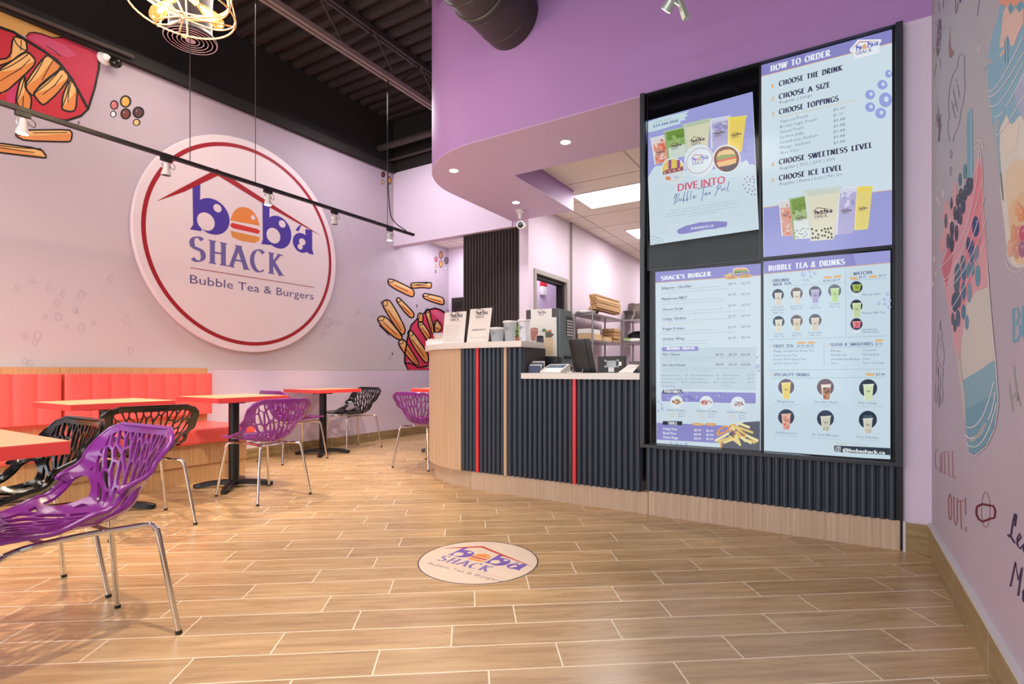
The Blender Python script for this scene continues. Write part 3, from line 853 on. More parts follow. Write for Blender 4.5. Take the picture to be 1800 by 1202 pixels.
counter = thing('order_counter', 'curved order counter with blue-black ribbed front, oak rounded end and red strips', 'counter', (-2.3, 3.9, 0))
def ribs(x0, x1, z0, z1, y=3.5, pitch=0.043, r=0.0185, skip=()):
    mb = MB().box(x0, x1, y, y + 0.02, z0, z1)
    n = max(1, int(round((x1 - x0) / pitch)))
    p = (x1 - x0) / n
    for i in range(n):
        c = x0 + (i + 0.5) * p
        pr = [(c + r * cos(pi * k / 8), y + 0.002 - 0.026 * sin(pi * k / 8)) for k in range(9)]
        mb.prism(pr, z0, z1, 'Z')
    return mb
segs = [(-2.628, -2.477, 1.137), (-2.452, -2.212, 1.137), (-2.188, -2.046, 1.137), (-2.046, -1.627, 0.897), (-1.603, -1.128, 0.897)]
mb = MB()
for a, b, z in segs:
    q = ribs(a, b, 0.146, z)
    mb.add(q.v, q.f)
mb.build('ribbed_panel', M_rib, counter, smooth=50)
for x, z, m, nm in ((-2.464, 1.137, M_redstrip, 'red_strip'), (-1.615, 0.897, M_redstrip, 'red_strip'), (-2.200, 1.137, M_lam, 'oak_strip')):
    MB().box(x - 0.012, x + 0.012, 3.474, 3.52, 0.146, z).build(nm, m, counter, smooth=0)
# rounded oak end
def band(ro, ri, z0, z1, x_start, y_end, n=28, a_lo=0.0):
    o = [(x_start, CY - sqrt_(ro * ro - (x_start - CX) ** 2) if x_start < CX else CY - ro)]
    out = [(CX - ro * sin(a_lo + (pi / 2 - a_lo) * i / n), CY - ro * cos(a_lo + (pi / 2 - a_lo) * i / n)) for i in range(n + 1)]
    inn = [(CX - ri * sin(a_lo + (pi / 2 - a_lo) * i / n), CY - ri * cos(a_lo + (pi / 2 - a_lo) * i / n)) for i in range(n + 1)]
    poly = ([(x_start, CY - ro)] if x_start > CX else []) + out + [(CX - ro, y_end), (CX - ri, y_end)] + inn[::-1] + ([(x_start, CY - ri)] if x_start > CX else [])
    return MB().prism(poly, z0, z1, 'Z')
sqrt_ = math.sqrt
a0 = math.asin(0.093 / CR)
band(CR + 0.026, CR - 0.02, 0.142, 1.137, CX - 0.01, 5.60, a_lo=a0).build('oak_panel', M_lam, counter, smooth=30)
band(CR - 0.025, CR - 0.07, 0.0, 0.142, -2.53, 5.60).build('kick_board', M_lam_kick, counter, smooth=30)
MB().box(-2.53, -1.083, 3.492, 3.53, 0.0, 0.146).build('kick_board', M_lam_kick, counter, smooth=0)
MB().box(-2.066, -2.046, 3.52, 3.85, 0.94, 1.137).build('end_panel', M_sidep, counter, smooth=0)
MB().box(-2.62, -2.066, 3.83, 3.85, 0.94, 1.137).box(-2.62, -1.128, 3.52, 4.15, 0.14, 0.895).build('carcass', M_sidep, counter, smooth=0)
b = band(CR + 0.062, CR - 0.30, 1.137, 1.184, -2.032, 5.58)
tag(b.build('bar_countertop', M_stone, smooth=30, bevel=0.003), 'raised cream stone bar top curving round the end of the counter', 'countertop')
poly = [(-2.044, 3.452), (-1.129, 3.452), (-1.129, 4.35), (-2.62, 4.35), (-2.62, 3.86), (-2.044, 3.86)]
tag(MB().prism(poly, 0.897, 0.94, 'Z').build('till_countertop', M_stone, smooth=0, bevel=0.003), 'low cream stone worktop at the till beside the menu screens', 'countertop')
# ribbed foot of the menu wall
mb = ribs(-1.098, 0.262, 0.160, 0.447)
st = struct('wall_menu_foot', mb, M_rib, smooth=50)
struct('trim_5', MB().box(-1.079, 0.276, 3.488, 3.56, 0.0, 0.160), M_lam_kick, smooth=0)
struct('trim_6', MB().box(0.276, 0.288, 3.50, 3.56, 0.0, 0.447).box(0.262, 0.288, 3.478, 3.56, 0.165, 0.447), M_dark, smooth=0)

# ================================================================== tables
M_tred = mat('red_table_edge', (0.87, 0.27, 0.27), rough=0.38, var=0.02)
M_ttop = wood_mat('peach_oak_table', (0.865, 0.690, 0.520), (0.790, 0.610, 0.435), 'Y', rough=0.3)
M_iron = mat('black_cast_iron', (0.05, 0.05, 0.06), rough=0.35, var=0.15, bump=0.15)
def make_table():
    t = thing('cafe_table', 'table', 'table', (0, 0, 0), group='red edged cafe tables')
    mb = MB().box(-0.30, 0.30, -0.30, 0.30, 0.711, 0.7493, 0)
    mb.build('tabletop_edge', M_tred, t, smooth=0, bevel=0.002, local=True)
    MB().box(-0.2985, 0.2985, -0.2985, 0.2985, 0.7480, 0.7505).build('tabletop', M_ttop, t, smooth=0, local=True)
    MB().lathe([(0.042, 0.035), (0.040, 0.06), (0.040, 0.690)], n=24).build('column', M_iron, t, local=True)
    mb = MB().box(-0.13, 0.13, -0.022, 0.022, 0.692, 0.711).box(-0.022, 0.022, -0.13, 0.13, 0.692, 0.711)
    mb.build('top_bracket', M_iron, t, smooth=0, local=True)
    for k in range(4):
        a = pi / 4 + k * pi / 2
        mb = MB()
        path = []; rad = []
        prof = [(0.02, 0.045, 0.036), (0.08, 0.046, 0.030), (0.16, 0.040, 0.027), (0.24, 0.029, 0.026), (0.285, 0.024, 0.024), (0.30, 0.022, 0.012)]
        vs = []; fs = []
        for i, (d, zc, hw) in enumerate(prof):
            top = zc + 0.018 if i < 4 else zc + 0.010
            for (w, z) in ((-hw, 0.006 if i > 3 else zc - 0.022), (hw, 0.006 if i > 3 else zc - 0.022), (hw * 0.95, top - 0.008), (hw * 0.55, top), (-hw * 0.55, top), (-hw * 0.95, top - 0.008)):
                vs.append((d * cos(a) - w * sin(a), d * sin(a) + w * cos(a), z))
        for i in range(len(prof) - 1):
            for j in range(6):
                fs.append((i * 6 + j, i * 6 + (j + 1) % 6, i * 6 + 6 + (j + 1) % 6, i * 6 + 6 + j))
        fs += [tuple(range(6))[::-1], tuple(range(30, 36))]
        mb.add(vs, fs)
        f = mb.build('base_arm', M_iron, t, smooth=40, local=True)
        MB().lathe([(0.018, 0.0), (0.018, 0.012)], (0.272 * cos(a), 0.272 * sin(a), 0), 12).build('foot', M_dark, f, local=True)
    return t
table0 = make_table()
TABLES = [(-2.225, 0.352, 'red edged table corner nearest the lens, in front of the big purple chair'),
          (-4.26, 1.64, 'red edged cafe table at the bench with a black chair drawn up to it'),
          (-4.26, 2.54, 'red edged cafe table at the end of the bench with a purple chair facing it'),
          (-5.08, 4.09, 'red edged cafe table against the plain wall between a purple and a black chair'),
          (-3.985, 5.00, 'red edged cafe table mostly hidden behind the rounded counter end')]
for i, (x, y, lb) in enumerate(TABLES):
    t = table0 if i == 0 else copy_tree(table0)
    t.location = (x, y, 0); t['label'] = lb

# ================================================================== bench along the wall
M_vinyl = mat('coral_vinyl', (0.935, 0.375, 0.355), rough=0.36, var=0.02, bump=0.08, bscale=400)
BX = XL + 0.012
bench = thing('bench_seat', 'long coral vinyl banquette bench on an oak base under the round sign', 'bench', (-5.0, 1.0, 0))
yb1 = 2.925
mb = MB().box(BX, -4.652, -1.0, yb1 - 0.03, 0.155, 0.335).box(BX, -4.675, -1.0, yb1 - 0.03, 0.0, 0.153)
mb.build('base', M_lam_b, bench, smooth=0)
MB().box(BX, -4.590, -1.0, yb1 + 0.02, 0.336, 0.462).build('seat_cushion', M_vinyl, bench, smooth=40, bevel=0.032, seg=4)
yj = onX(105, 650, XL + 0.05)[1]
for y0, y1 in ((-1.0, yj - 0.003), (yj, yb1)):
    MB().box(BX, XL + 0.055, y0, y1, 0.335, 0.985).build('back_panel', M_lam_b, bench, smooth=0)
BACKX = XL + 0.135
cuts_r = [onX(px, 690, BACKX)[1] for px in (163, 196, 229, 260, 291, 319, 345)]
ya = onX(115, 690, BACKX)[1]; ye = onX(374, 690, BACKX)[1]
yc = onX(109, 690, BACKX)[1]
cuts_l = [onX(px, 690, BACKX)[1] for px in (23, 66)]
d = cuts_l[1] - cuts_l[0]
cuts_l = [cuts_l[0] - d * k for k in range(6, 0, -1)] + cuts_l
def cushion(y0, y1, cuts):
    ys = [y0] + cuts + [y1]
    poly = [(XL + 0.057, y1), (XL + 0.057, y0)]
    for i in range(len(ys) - 1):
        a, b = ys[i], ys[i + 1]
        g = 0.004
        poly += [(BACKX - 0.010, a + (0.0 if i == 0 else g * 0.4)), (BACKX - 0.002, a + 0.012), (BACKX + 0.003, a + 0.04), (BACKX + 0.003, b - 0.04), (BACKX - 0.002, b - 0.012), (BACKX - 0.010, b - (0.0 if i == len(ys) - 2 else g * 0.4))]
    mb = MB().prism(poly, 0.535, 0.932, 'Z')
    return mb
cushion(ya, ye, cuts_r).build('backrest', M_vinyl, bench, smooth=50, bevel=0.010, seg=3)
cushion(cuts_l[0] - d, yc, cuts_l).build('backrest', M_vinyl, bench, smooth=50, bevel=0.010, seg=3)

# ================================================================== chairs
from mathutils.geometry import delaunay_2d_cdt
M_purp = mat('purple_plastic', (0.49, 0.17, 0.54), rough=0.22, var=0.02, spec=0.5, coat=0.3)
M_blackp = mat('black_plastic', (0.045, 0.040, 0.042), rough=0.16, var=0.0, spec=0.5, coat=0.3)
M_chrome = mat('chrome', (0.86, 0.84, 0.82), rough=0.10, metal=1.0, var=0.0)
M_cap = mat('dark_foot_cap', (0.10, 0.09, 0.09), rough=0.5, var=0.0)

PROF = [(0.268, 0.446), (0.235, 0.449), (0.12, 0.436), (0.0, 0.424), (-0.11, 0.424), (-0.165, 0.440), (-0.202, 0.482), (-0.226, 0.545), (-0.250, 0.640), (-0.276, 0.742)]
def catmull(P, n=8):
    out = []
    for i in range(len(P) - 1):
        p0 = P[max(i - 1, 0)]; p1 = P[i]; p2 = P[i + 1]; p3 = P[min(i + 2, len(P) - 1)]
        for k in range(n):
            t = k / n
            out.append(tuple(0.5 * ((2 * b) + (-a + c) * t + (2 * a - 5 * b + 4 * c - d_) * t * t + (-a + 3 * b - 3 * c + d_) * t ** 3) for a, b, c, d_ in zip(p0, p1, p2, p3)))
    out.append(P[-1])
    return out
PP = catmull(PROF)
ARC = [0.0]
for a, b in zip(PP, PP[1:]):
    ARC.append(ARC[-1] + hypot(b[0] - a[0], b[1] - a[1]))
TT = ARC[-1]
def interp(x, tab):
    for (x0, y0), (x1, y1) in zip(tab, tab[1:]):
        if x <= x1:
            f = (x - x0) / (x1 - x0); f = max(0, min(1, f)); f = f * f * (3 - 2 * f)
            return y0 + (y1 - y0) * f
    return tab[-1][1]
WID = [(0.0, 0.200), (0.2, 0.226), (0.40, 0.245), (0.55, 0.262), (0.68, 0.262), (TT, 0.232)]
LIFT = [(0.0, 0.012), (0.15, 0.025), (0.30, 0.075), (0.42, 0.150), (0.52, 0.145), (0.62, 0.075), (0.74, 0.030), (TT, 0.018)]
def shell_pt(s, t, off=0.0):
    t = max(0.0, min(TT, t))
    i = 0
    while i < len(ARC) - 2 and ARC[i + 1] < t: i += 1
    f = (t - ARC[i]) / (ARC[i + 1] - ARC[i])
    y = PP[i][0] + (PP[i + 1][0] - PP[i][0]) * f; z = PP[i][1] + (PP[i + 1][1] - PP[i][1]) * f
    a = PP[max(i - 2, 0)]; b = PP[min(i + 3, len(PP) - 1)]
    ty, tz = b[0] - a[0], b[1] - a[1]; l = hypot(ty, tz); ty /= l; tz /= l
    ny, nz = tz, -ty                       # towards the sitter
    w = interp(t, WID); u = s / w
    c = interp(t, LIFT)
    k = c * abs(u) ** 2.1 + off
    x = s * (1 - 0.10 * u * u * c / 0.15)
    return Vector((x, y + ny * k, z + nz * k))
def clip(poly, a, b, c):
    """keep a*x + b*y <= c"""
    out = []
    n = len(poly)
    for i in range(n):
        p, q = poly[i], poly[(i + 1) % n]
        dp, dq = a * p[0] + b * p[1] - c, a * q[0] + b * q[1] - c
        if dp <= 0: out.append(p)
        if (dp < 0 < dq) or (dq < 0 < dp):
            f = dp / (dp - dq)
            out.append((p[0] + (q[0] - p[0]) * f, p[1] + (q[1] - p[1]) * f))
    return out
def hull(P):
    P = sorted(set(P))
    def half(Q):
        h = []
        for p in Q:
            while len(h) > 1 and (h[-1][0] - h[-2][0]) * (p[1] - h[-2][1]) - (h[-1][1] - h[-2][1]) * (p[0] - h[-2][0]) <= 0: h.pop()
            h.append(p)
        return h
    return half(P)[:-1] + half(P[::-1])[:-1]
def inset(P, dd):
    Q = P[:]
    n = len(P)
    for i in range(n):
        p, q = P[i], P[(i + 1) % n]
        dx, dy = q[0] - p[0], q[1] - p[1]; l = hypot(dx, dy)
        if l < 1e-7: continue
        nx, ny = dy / l, -dx / l          # outward for counter-clockwise
        Q = clip(Q, nx, ny, nx * p[0] + ny * p[1] - dd)
        if len(Q) < 3: return []
    return Q
def area(P):
    return 0.5 * sum(P[i][0] * P[(i + 1) % len(P)][1] - P[(i + 1) % len(P)][0] * P[i][1] for i in range(len(P)))
def chaikin(P, k=2, r=0.25):
    for _ in range(k):
        Q = []
        for i in range(len(P)):
            p, q = P[i], P[(i + 1) % len(P)]
            Q += [(p[0] + (q[0] - p[0]) * r, p[1] + (q[1] - p[1]) * r), (p[0] + (q[0] - p[0]) * (1 - r), p[1] + (q[1] - p[1]) * (1 - r))]
        P = Q
    return P
def inside(p, P):
    r = False
    for i in range(len(P)):
        a, b = P[i], P[i - 1]
        if (a[1] > p[1]) != (b[1] > p[1]) and p[0] < (b[0] - a[0]) * (p[1] - a[1]) / (b[1] - a[1]) + a[0]: r = not r
    return r
def outline(ins=0.0, n=30):
    right = []
    for i in range(n + 1):
        t = ins + (TT - 2 * ins) * i / n
        w = interp(t, WID) - ins
        r = 0.062 - ins * 0.5
        for end in (ins, TT - ins):
            dt = abs(t - end)
            if dt < r: w -= r - sqrt_(max(r * r - (r - dt) ** 2, 0))
        right.append((w, t))
    return right + [(-a, b) for a, b in right[::-1]]
def shell_holes(rnd):
    inner = outline(0.024)
    inner_ccw = inner if area(inner) > 0 else inner[::-1]
    big = []
    for sg in (1, -1):
        h = [(0.142, 0.405), (0.165, 0.315), (0.196, 0.275), (0.212, 0.33), (0.222, 0.44), (0.226, 0.52), (0.208, 0.555), (0.178, 0.540), (0.150, 0.475)]
        h = [(sg * a, b) for a, b in h]
        big.append(chaikin(h if area(h) > 0 else h[::-1], 2))
    holes = list(big)
    fat = [[((a - 0.19 * sg) * 1.06 + 0.19 * sg, (b - 0.43) * 1.04 + 0.43) for a, b in bg_] for sg, bg_ in zip((1, -1), big)]
    for (c, sgn, tlo, thi, r0) in (((0, 0.27), 1, 0.43, 0.80, 0.30), ((0, 0.53), -1, 0.045, 0.42, 0.30)):
        seeds = []
        rr = 0.15 if sgn > 0 else 0.13
        k = 0
        while rr < 0.62:
            st = 0.036 / max(rr, 0.16) if sgn > 0 else 0.040 / max(rr, 0.2)
            m = int(1.5 / st) + 1
            for j in range(-m, m + 1):
                ph = (j + 0.5 * (k % 2)) * st
                seeds.append(((ph + rnd.uniform(-.34, .34) * st) * r0 / 0.026, (rr + rnd.uniform(-.030, .030)) / 0.100))
            rr += 0.080; k += 1
        for i, sd in enumerate(seeds):
            ph = sd[0] * 0.026 / r0; r_ = sd[1] * 0.100
            px_, py_ = c[0] + r_ * sin(ph), c[1] + sgn * r_ * cos(ph)
            if not (tlo < py_ < thi) or abs(px_) > 0.25: continue
            P = [(sd[0] - 3, sd[1] - 2.2), (sd[0] + 3, sd[1] - 2.2), (sd[0] + 3, sd[1] + 2.2), (sd[0] - 3, sd[1] + 2.2)]
            for j, q in enumerate(seeds):
                if j == i or abs(q[0] - sd[0]) > 4 or abs(q[1] - sd[1]) > 3: continue
                a, b = q[0] - sd[0], q[1] - sd[1]
                P = clip(P, a, b, (q[0] ** 2 + q[1] ** 2 - sd[0] ** 2 - sd[1] ** 2) / 2)
                if len(P) < 3: break
            if len(P) < 3: continue
            Q = [(c[0] + y * 0.100 * sin(x * 0.026 / r0), c[1] + sgn * y * 0.100 * cos(x * 0.026 / r0)) for x, y in P]
            Q = hull([(round(a, 6), round(b, 6)) for a, b in Q])
            for m in range(len(inner_ccw)):
                p, q = inner_ccw[m], inner_ccw[(m + 1) % len(inner_ccw)]
                dx, dy = q[0] - p[0], q[1] - p[1]; l = hypot(dx, dy)
                if l < 1e-6: continue
                Q = clip(Q, dy / l, -dx / l, dy / l * p[0] - dx / l * p[1])
                if len(Q) < 3: break
            if len(Q) < 3: continue
            lo, hi = (0.418, 0.9) if sgn > 0 else (0.0, 0.405)
            Q = clip(Q, 0, -1, -lo); Q = clip(Q, 0, 1, hi) if len(Q) > 2 else Q
            if len(Q) < 3: continue
            Q = hull([(round(a, 6), round(b, 6)) for a, b in Q])
            if len(Q) < 3: continue
            mx_, my_ = sum(p[0] for p in Q) / len(Q), sum(p[1] for p in Q) / len(Q)
            if any(inside(p, f) for p in Q for f in fat) or any(inside((mx_, my_), f) for f in fat):
                sg_ = 1 if mx_ > 0 else -1
                if abs(mx_) < 0.150: Q = clip(Q, sg_, 0, 0.136)
                elif my_ > 0.50: Q = clip(Q, 0, -1, -0.566)
                elif my_ < 0.32: Q = clip(Q, 0, 1, 0.268)
                else: continue
                if len(Q) < 3: continue
                Q = hull([(round(a, 6), round(b, 6)) for a, b in Q])
                if len(Q) < 3 or any(inside(p, f) for p in Q for f in big): continue
            dd = 0.0036 + 0.0055 * math.exp(-max(r_ - 0.14, 0) / 0.08)
            Q = inset(Q, dd)
            if len(Q) < 3 or abs(area(Q)) < 0.00014: continue
            Q = chaikin(Q, 1, 0.16)
            holes.append(Q)
    return holes
def shell_mesh():
    rnd = random.Random(11)
    out = outline(0.0); holes = shell_holes(rnd)
    vs = []; es = []
    loops = [out] + holes
    idx = []
    for L in loops:
        k = len(vs); n = len(L)
        vs += L; es += [(k + i, k + (i + 1) % n) for i in range(n)]
        idx.append(list(range(k, k + n)))
    t = 0.015
    while t < TT:
        s_ = -0.25
        while s_ < 0.25:
            p = (s_ + 0.003, t)
            if inside(p, out) and not any(inside(p, h) for h in holes): vs.append(p)
            s_ += 0.018
        t += 0.018
    r = delaunay_2d_cdt([Vector(v) for v in vs], es, [], 0, 1e-6)
    V, F = r[0], r[2]
    tri = []
    for f in F:
        cxy = (sum(V[i][0] for i in f) / 3, sum(V[i][1] for i in f) / 3)
        if inside(cxy, out) and not any(inside(cxy, h) for h in holes): tri.append(tuple(f))
    mb = MB()
    n = len(V)
    th = 0.0055
    pts = [shell_pt(v[0], v[1], th) for v in V] + [shell_pt(v[0], v[1], -th) for v in V]
    cnt = {}
    for f in tri:
        for a, b in ((f[0], f[1]), (f[1], f[2]), (f[2], f[0])):
            cnt[(a, b)] = cnt.get((a, b), 0) + 1
    fs = [f for f in tri] + [tuple(i + n for i in f[::-1]) for f in tri]
    for (a, b) in cnt:
        if (b, a) not in cnt: fs.append((b, a, a + n, b + n))
    mb.add(pts, fs)
    mb.tube([shell_pt(*p) for p in out], 0.0082, 8, closed=True)
    return mb
def make_chair():
    t = thing('cutout_chair', 'chair', 'chair', (0, 0, 0), group='branch pattern cut-out chairs')
    shell_mesh().build('seat_shell', M_purp, t, smooth=38, local=True)
    mb = MB()
    for sx in (-1, 1):
        mb.tube(catmull([(sx * 0.148, 0.195, 0.407), (sx * 0.112, 0.12, 0.409), (sx * 0.10, 0.0, 0.406), (sx * 0.112, -0.10, 0.404), (sx * 0.148, -0.19, 0.405)], 4), 0.0095, 10)
    mb.box(-0.115, 0.115, 0.075, 0.10, 0.405, 0.413).box(-0.115, 0.115, -0.10, -0.075, 0.403, 0.411)
    mb.build('seat_frame', M_chrome, t, local=True)
    for sx in (-1, 1):
        for sy in (-1, 1):
            P = [(sx * 0.146, sy * 0.19, 0.406), (sx * 0.158, sy * 0.208, 0.402), (sx * 0.166, sy * 0.218, 0.386), (sx * 0.172, sy * 0.224, 0.36), (sx * 0.217, sy * 0.269, 0.012)]
            lg = MB().tube(catmull(P, 4), 0.0098, 12).build('leg', M_chrome, t, local=True)
            MB().tube([(sx * 0.2165, sy * 0.2685, 0.013), (sx * 0.218, sy * 0.270, 0.0)], 0.0112, 12).build('foot_cap', M_cap, lg, local=True)
    return t
chair0 = make_chair()
black_shell = None
CHAIRS = [(-2.252, 0.735, 182.4, 0, 'glossy purple cut-out chair nearest the lens, back turned to it'),
          (-2.842, 0.748, 181.0, 1, 'black cut-out chair beside the nearest purple one, half behind its table'),
          (-3.708, 1.612, 81.3, 1, 'black cut-out chair facing the bench behind the big purple chair'),
          (-3.77, 2.485, 89.0, 0, 'purple cut-out chair facing the end of the bench'),
          (-5.0, 3.64, -2.0, 0, 'purple cut-out chair by the plain wall, mostly hidden behind another purple chair'),
          (-5.10, 4.55, 178.0, 1, 'black cut-out chair by the plain wall beyond its table'),
          (-3.56, 4.145, 3.7, 0, 'purple cut-out chair partly hidden by the rounded counter end')]
for i, (x, y, rz, blk, lb) in enumerate(CHAIRS):
    t = chair0 if i == 0 else copy_tree(chair0)
    t.location = (x, y, 0); t.rotation_euler = (0, 0, radians(rz)); t['label'] = lb
    for ch in t.children:
        if ch.name.startswith('seat_shell'):
            if blk:
                if black_shell is None:
                    black_shell = ch.data.copy(); black_shell.materials[0] = M_blackp
                ch.data = black_shell

# ================================================================== round sign on the dining wall
sign = thing('round_sign', 'big round white shop sign with a red ring and burger lettering', 'sign', (XS - 0.03, LOGO_C[0], LOGO_C[1] - LOGO_R))
M_board = mat('sign_board_white', (0.88, 0.815, 0.835), rough=0.45, var=0.01)
MB().lathe([(LOGO_R - 0.006, -0.024), (LOGO_R, -0.018), (LOGO_R, 0.018), (LOGO_R - 0.006, 0.024)], (XS - 0.026, LOGO_C[0], LOGO_C[1]), 96, (1, 0, 0)).build('board', M_board, sign, smooth=30)
for k in range(4):
    a = pi / 4 + k * pi / 2
    c = (LOGO_C[0] + 0.8 * cos(a), LOGO_C[1] + 0.8 * sin(a))
    MB().tube([(XL + 0.003, c[0], c[1]), (XS - 0.048, c[0], c[1])], 0.02, 12).build('standoff', M_cover, sign)
sh = Sheet('X', XS - 0.002 + 0.0002, 1)
nn = 120
for k in range(nn):
    a, b = 2 * pi * k / nn, 2 * pi * (k + 1) / nn
    ro, ri = LOGO_R * 0.936, LOGO_R * 0.902
    sh.poly([(LOGO_C[0] + ro * cos(a), LOGO_C[1] + ro * sin(a)), (LOGO_C[0] + ro * cos(b), LOGO_C[1] + ro * sin(b)), (LOGO_C[0] + ri * cos(b), LOGO_C[1] + ri * sin(b)), (LOGO_C[0] + ri * cos(a), LOGO_C[1] + ri * sin(a))], (0.60, 0.12, 0.16), 1)
sh.build('red_ring', sign)
sh = Sheet('X', XS - 0.002 + 0.0002, 1)
draw_logo(sh, LOGO_C, (LOGO_R, 0), (0, LOGO_R), dict(PAL_COLOUR, hole=(0.88, 0.815, 0.835)), 1, n=36)
sh.build('emblem', sign)

# ================================================================== floor mark
DC = (-1.547, 2.192); DR = 0.303
dec = MB().lathe([(DR, 0.0002), (DR, 0.0018)], (DC[0], DC[1], 0), 72).build('floor_decal', mat('decal_cream', (0.88, 0.80, 0.73), rough=0.3, var=0.02), smooth=0)
tag(dec, 'round cream floor decal with the shop mark in front of the counter', 'floor decal')
dec['kind'] = 'thing'
sh = Sheet('Z', 0.0019, 1, 0.0003)
sh.stroke([(DC[0] + (DR - 0.004) * cos(2 * pi * i / 72), DC[1] + (DR - 0.004) * sin(2 * pi * i / 72)) for i in range(72)], 0.006, (0.20, 0.17, 0.17), 1, True)
draw_logo(sh, (DC[0] + 0.005, DC[1] - 0.028), (DR * 1.13, 0), (0, DR * 1.13), dict(roof=(0.78, 0.27, 0.25), ink=(0.46, 0.36, 0.68), hole=(0.88, 0.80, 0.73), bun=(0.89, 0.57, 0.28), bun2=(0.89, 0.60, 0.32), patty=(0.78, 0.28, 0.25), word=(0.52, 0.44, 0.68), rule=(0.85, 0.70, 0.5), tag=(0.62, 0.56, 0.56)), 1)
sh.build('emblem', dec, rough=0.3)

# ================================================================== printed murals
INK = (0.055, 0.035, 0.045)
def arc3(p, q, r, n=12):
    """curve through three points"""
    return [((1 - t) ** 2 * p[0] + 2 * t * (1 - t) * (2 * q[0] - (p[0] + r[0]) / 2) + t * t * r[0], (1 - t) ** 2 * p[1] + 2 * t * (1 - t) * (2 * q[1] - (p[1] + r[1]) / 2) + t * t * r[1]) for t in [i / n for i in range(n + 1)]]
def lerp3(c, f): return tuple(round(x + (1 - x) * f, 3) for x in c)
def sc(off, k):
    return lambda pts: [(off[0] + k * x, off[1] + k * y) for x, y in pts]
def fry(sh, pts, c1, c2, L, w=3.0, line=None, ink=INK):
    sh.ppoly(pts, c1, L)
    n = len(pts)
    m = n // 2
    cx = sum(p[0] for p in pts) / n; cy = sum(p[1] for p in pts) / n
    # paler flank: the half of the outline nearer to its first edge
    half = pts[:m + 1]
    sh.ppoly([(p[0] * 0.93 + cx * 0.07, p[1] * 0.93 + cy * 0.07) for p in half] + [(cx + (half[0][0] - cx) * 0.12, cy + (half[0][1] - cy) * 0.12)], c2, L + 1)
    sh.pstroke(chaikin_open(pts), w, ink, L + 2, True)
    q = ((pts[0][0] + pts[2][0]) * 0.37 + cx * 0.26, (pts[0][1] + pts[2][1]) * 0.37 + cy * 0.26)
    sh.pstroke(arc3(pts[0], q, pts[2], 6), w * 0.6, ink, L + 2)
    if line:
        sh.pstroke(line, w * 0.6, ink, L + 2, False, True)
def chaikin_open(P):
    return chaikin(P, 1, 0.2)
OR, LT, RD, PK, DK = (0.85, 0.52, 0.27), (0.90, 0.70, 0.44), (0.74, 0.17, 0.22), (0.76, 0.22, 0.40), (0.52, 0.10, 0.13)
XM = XL + 0.0032
k1 = sc((0, 0), 0.24123)
sh = Sheet('X', XM, 1, 0.0003)
sh.ppoly(k1([(-40, 42), (-40, 190), (0, 200), (100, 235), (190, 262), (215, 238), (290, 245), (380, 275), (458, 268)]), (0.82, 0.62, 0.36), 1)
sh.ppoly(k1([(-40, 190), (0, 200), (100, 235), (200, 300), (330, 380), (450, 480), (560, 660), (640, 792), (590, 842), (480, 880), (380, 862), (230, 802), (-40, 720)]), RD, 1)
sh.ppoly(k1([(60, 620), (130, 600), (100, 770), (40, 745)]), PK, 2)
sh.ppoly(k1([(450, 480), (520, 570), (460, 660), (400, 700), (360, 640)]), (0.78, 0.33, 0.18), 2)
sh.ppoly(k1([(190, 270), (210, 242), (250, 238), (300, 247), (380, 275), (458, 274), (718, 384), (718, 500), (690, 640), (640, 790), (560, 660), (450, 480), (330, 380), (200, 300)]), (0.73, 0.16, 0.27), 2)
sh.ppoly(k1([(205, 275), (240, 250), (300, 258), (380, 290), (480, 330), (560, 400), (500, 420), (380, 380), (250, 305)]), (0.77, 0.27, 0.42), 3)
for pts, ln in (([(95, 260), (190, 290), (200, 370), (150, 395), (80, 450), (-40, 490), (-40, 440), (75, 420)], [(155, 290), (150, 370)]),
                ([(110, 760), (140, 600), (180, 540), (185, 640), (232, 712), (220, 812)], [(170, 700), (165, 780)]),
                ([(-40, 530), (180, 380), (215, 385), (262, 440), (240, 490), (20, 690), (-40, 640)], [(0, 590), (150, 500), (220, 430)]),
                ([(178, 640), (200, 580), (330, 400), (400, 420), (462, 484), (250, 665), (240, 705)], [(305, 585), (385, 440)]),
                ([(240, 685), (300, 610), (452, 490), (512, 560), (420, 680), (320, 768), (290, 750)], [(310, 690), (400, 620), (455, 545)]),
                ([(448, 790), (458, 690), (510, 570), (565, 645), (552, 800), (520, 815), (470, 806)], [(520, 590), (498, 680), (495, 750)])):
    fry(sh, k1(pts), OR, LT, 3, 3.2, k1(ln))
sh.pstroke(k1([(-40, 190), (0, 200), (100, 235), (200, 300), (330, 380), (450, 480), (520, 570), (580, 680), (640, 792)]), 4.6, INK, 7)
sh.pstroke(k1([(190, 268), (212, 240), (250, 236), (300, 246), (380, 275), (455, 273)]), 2.2, INK, 7)
sh.pstroke(k1([(724, 388), (720, 500), (690, 640), (642, 794), (590, 845), (480, 880), (380, 862)]), 4.2, INK, 7)
sh.pstroke(k1([(335, 335), (400, 375), (445, 412)]), 1.4, INK, 7, False, True)
for pts, ln in (([(112, 990), (125, 955), (170, 948), (505, 944), (527, 970), (517, 1028), (490, 1034), (180, 1026)], [(240, 968), (490, 966)]),
                ([(-60, 1050), (-60, 1036), (300, 1084), (345, 1150), (300, 1148), (-60, 1105)], [(-40, 1070), (250, 1112)])):
    fry(sh, k1(pts), (0.86, 0.55, 0.33), LT, 3, 2.8, k1(ln))
sh.build('fries_print', wall_left)['label'] = 'red carton of fries printed in the upper corner'
sh = Sheet('X', XM, 1, 0.0003)
k2 = sc((0, 0), 0.25)
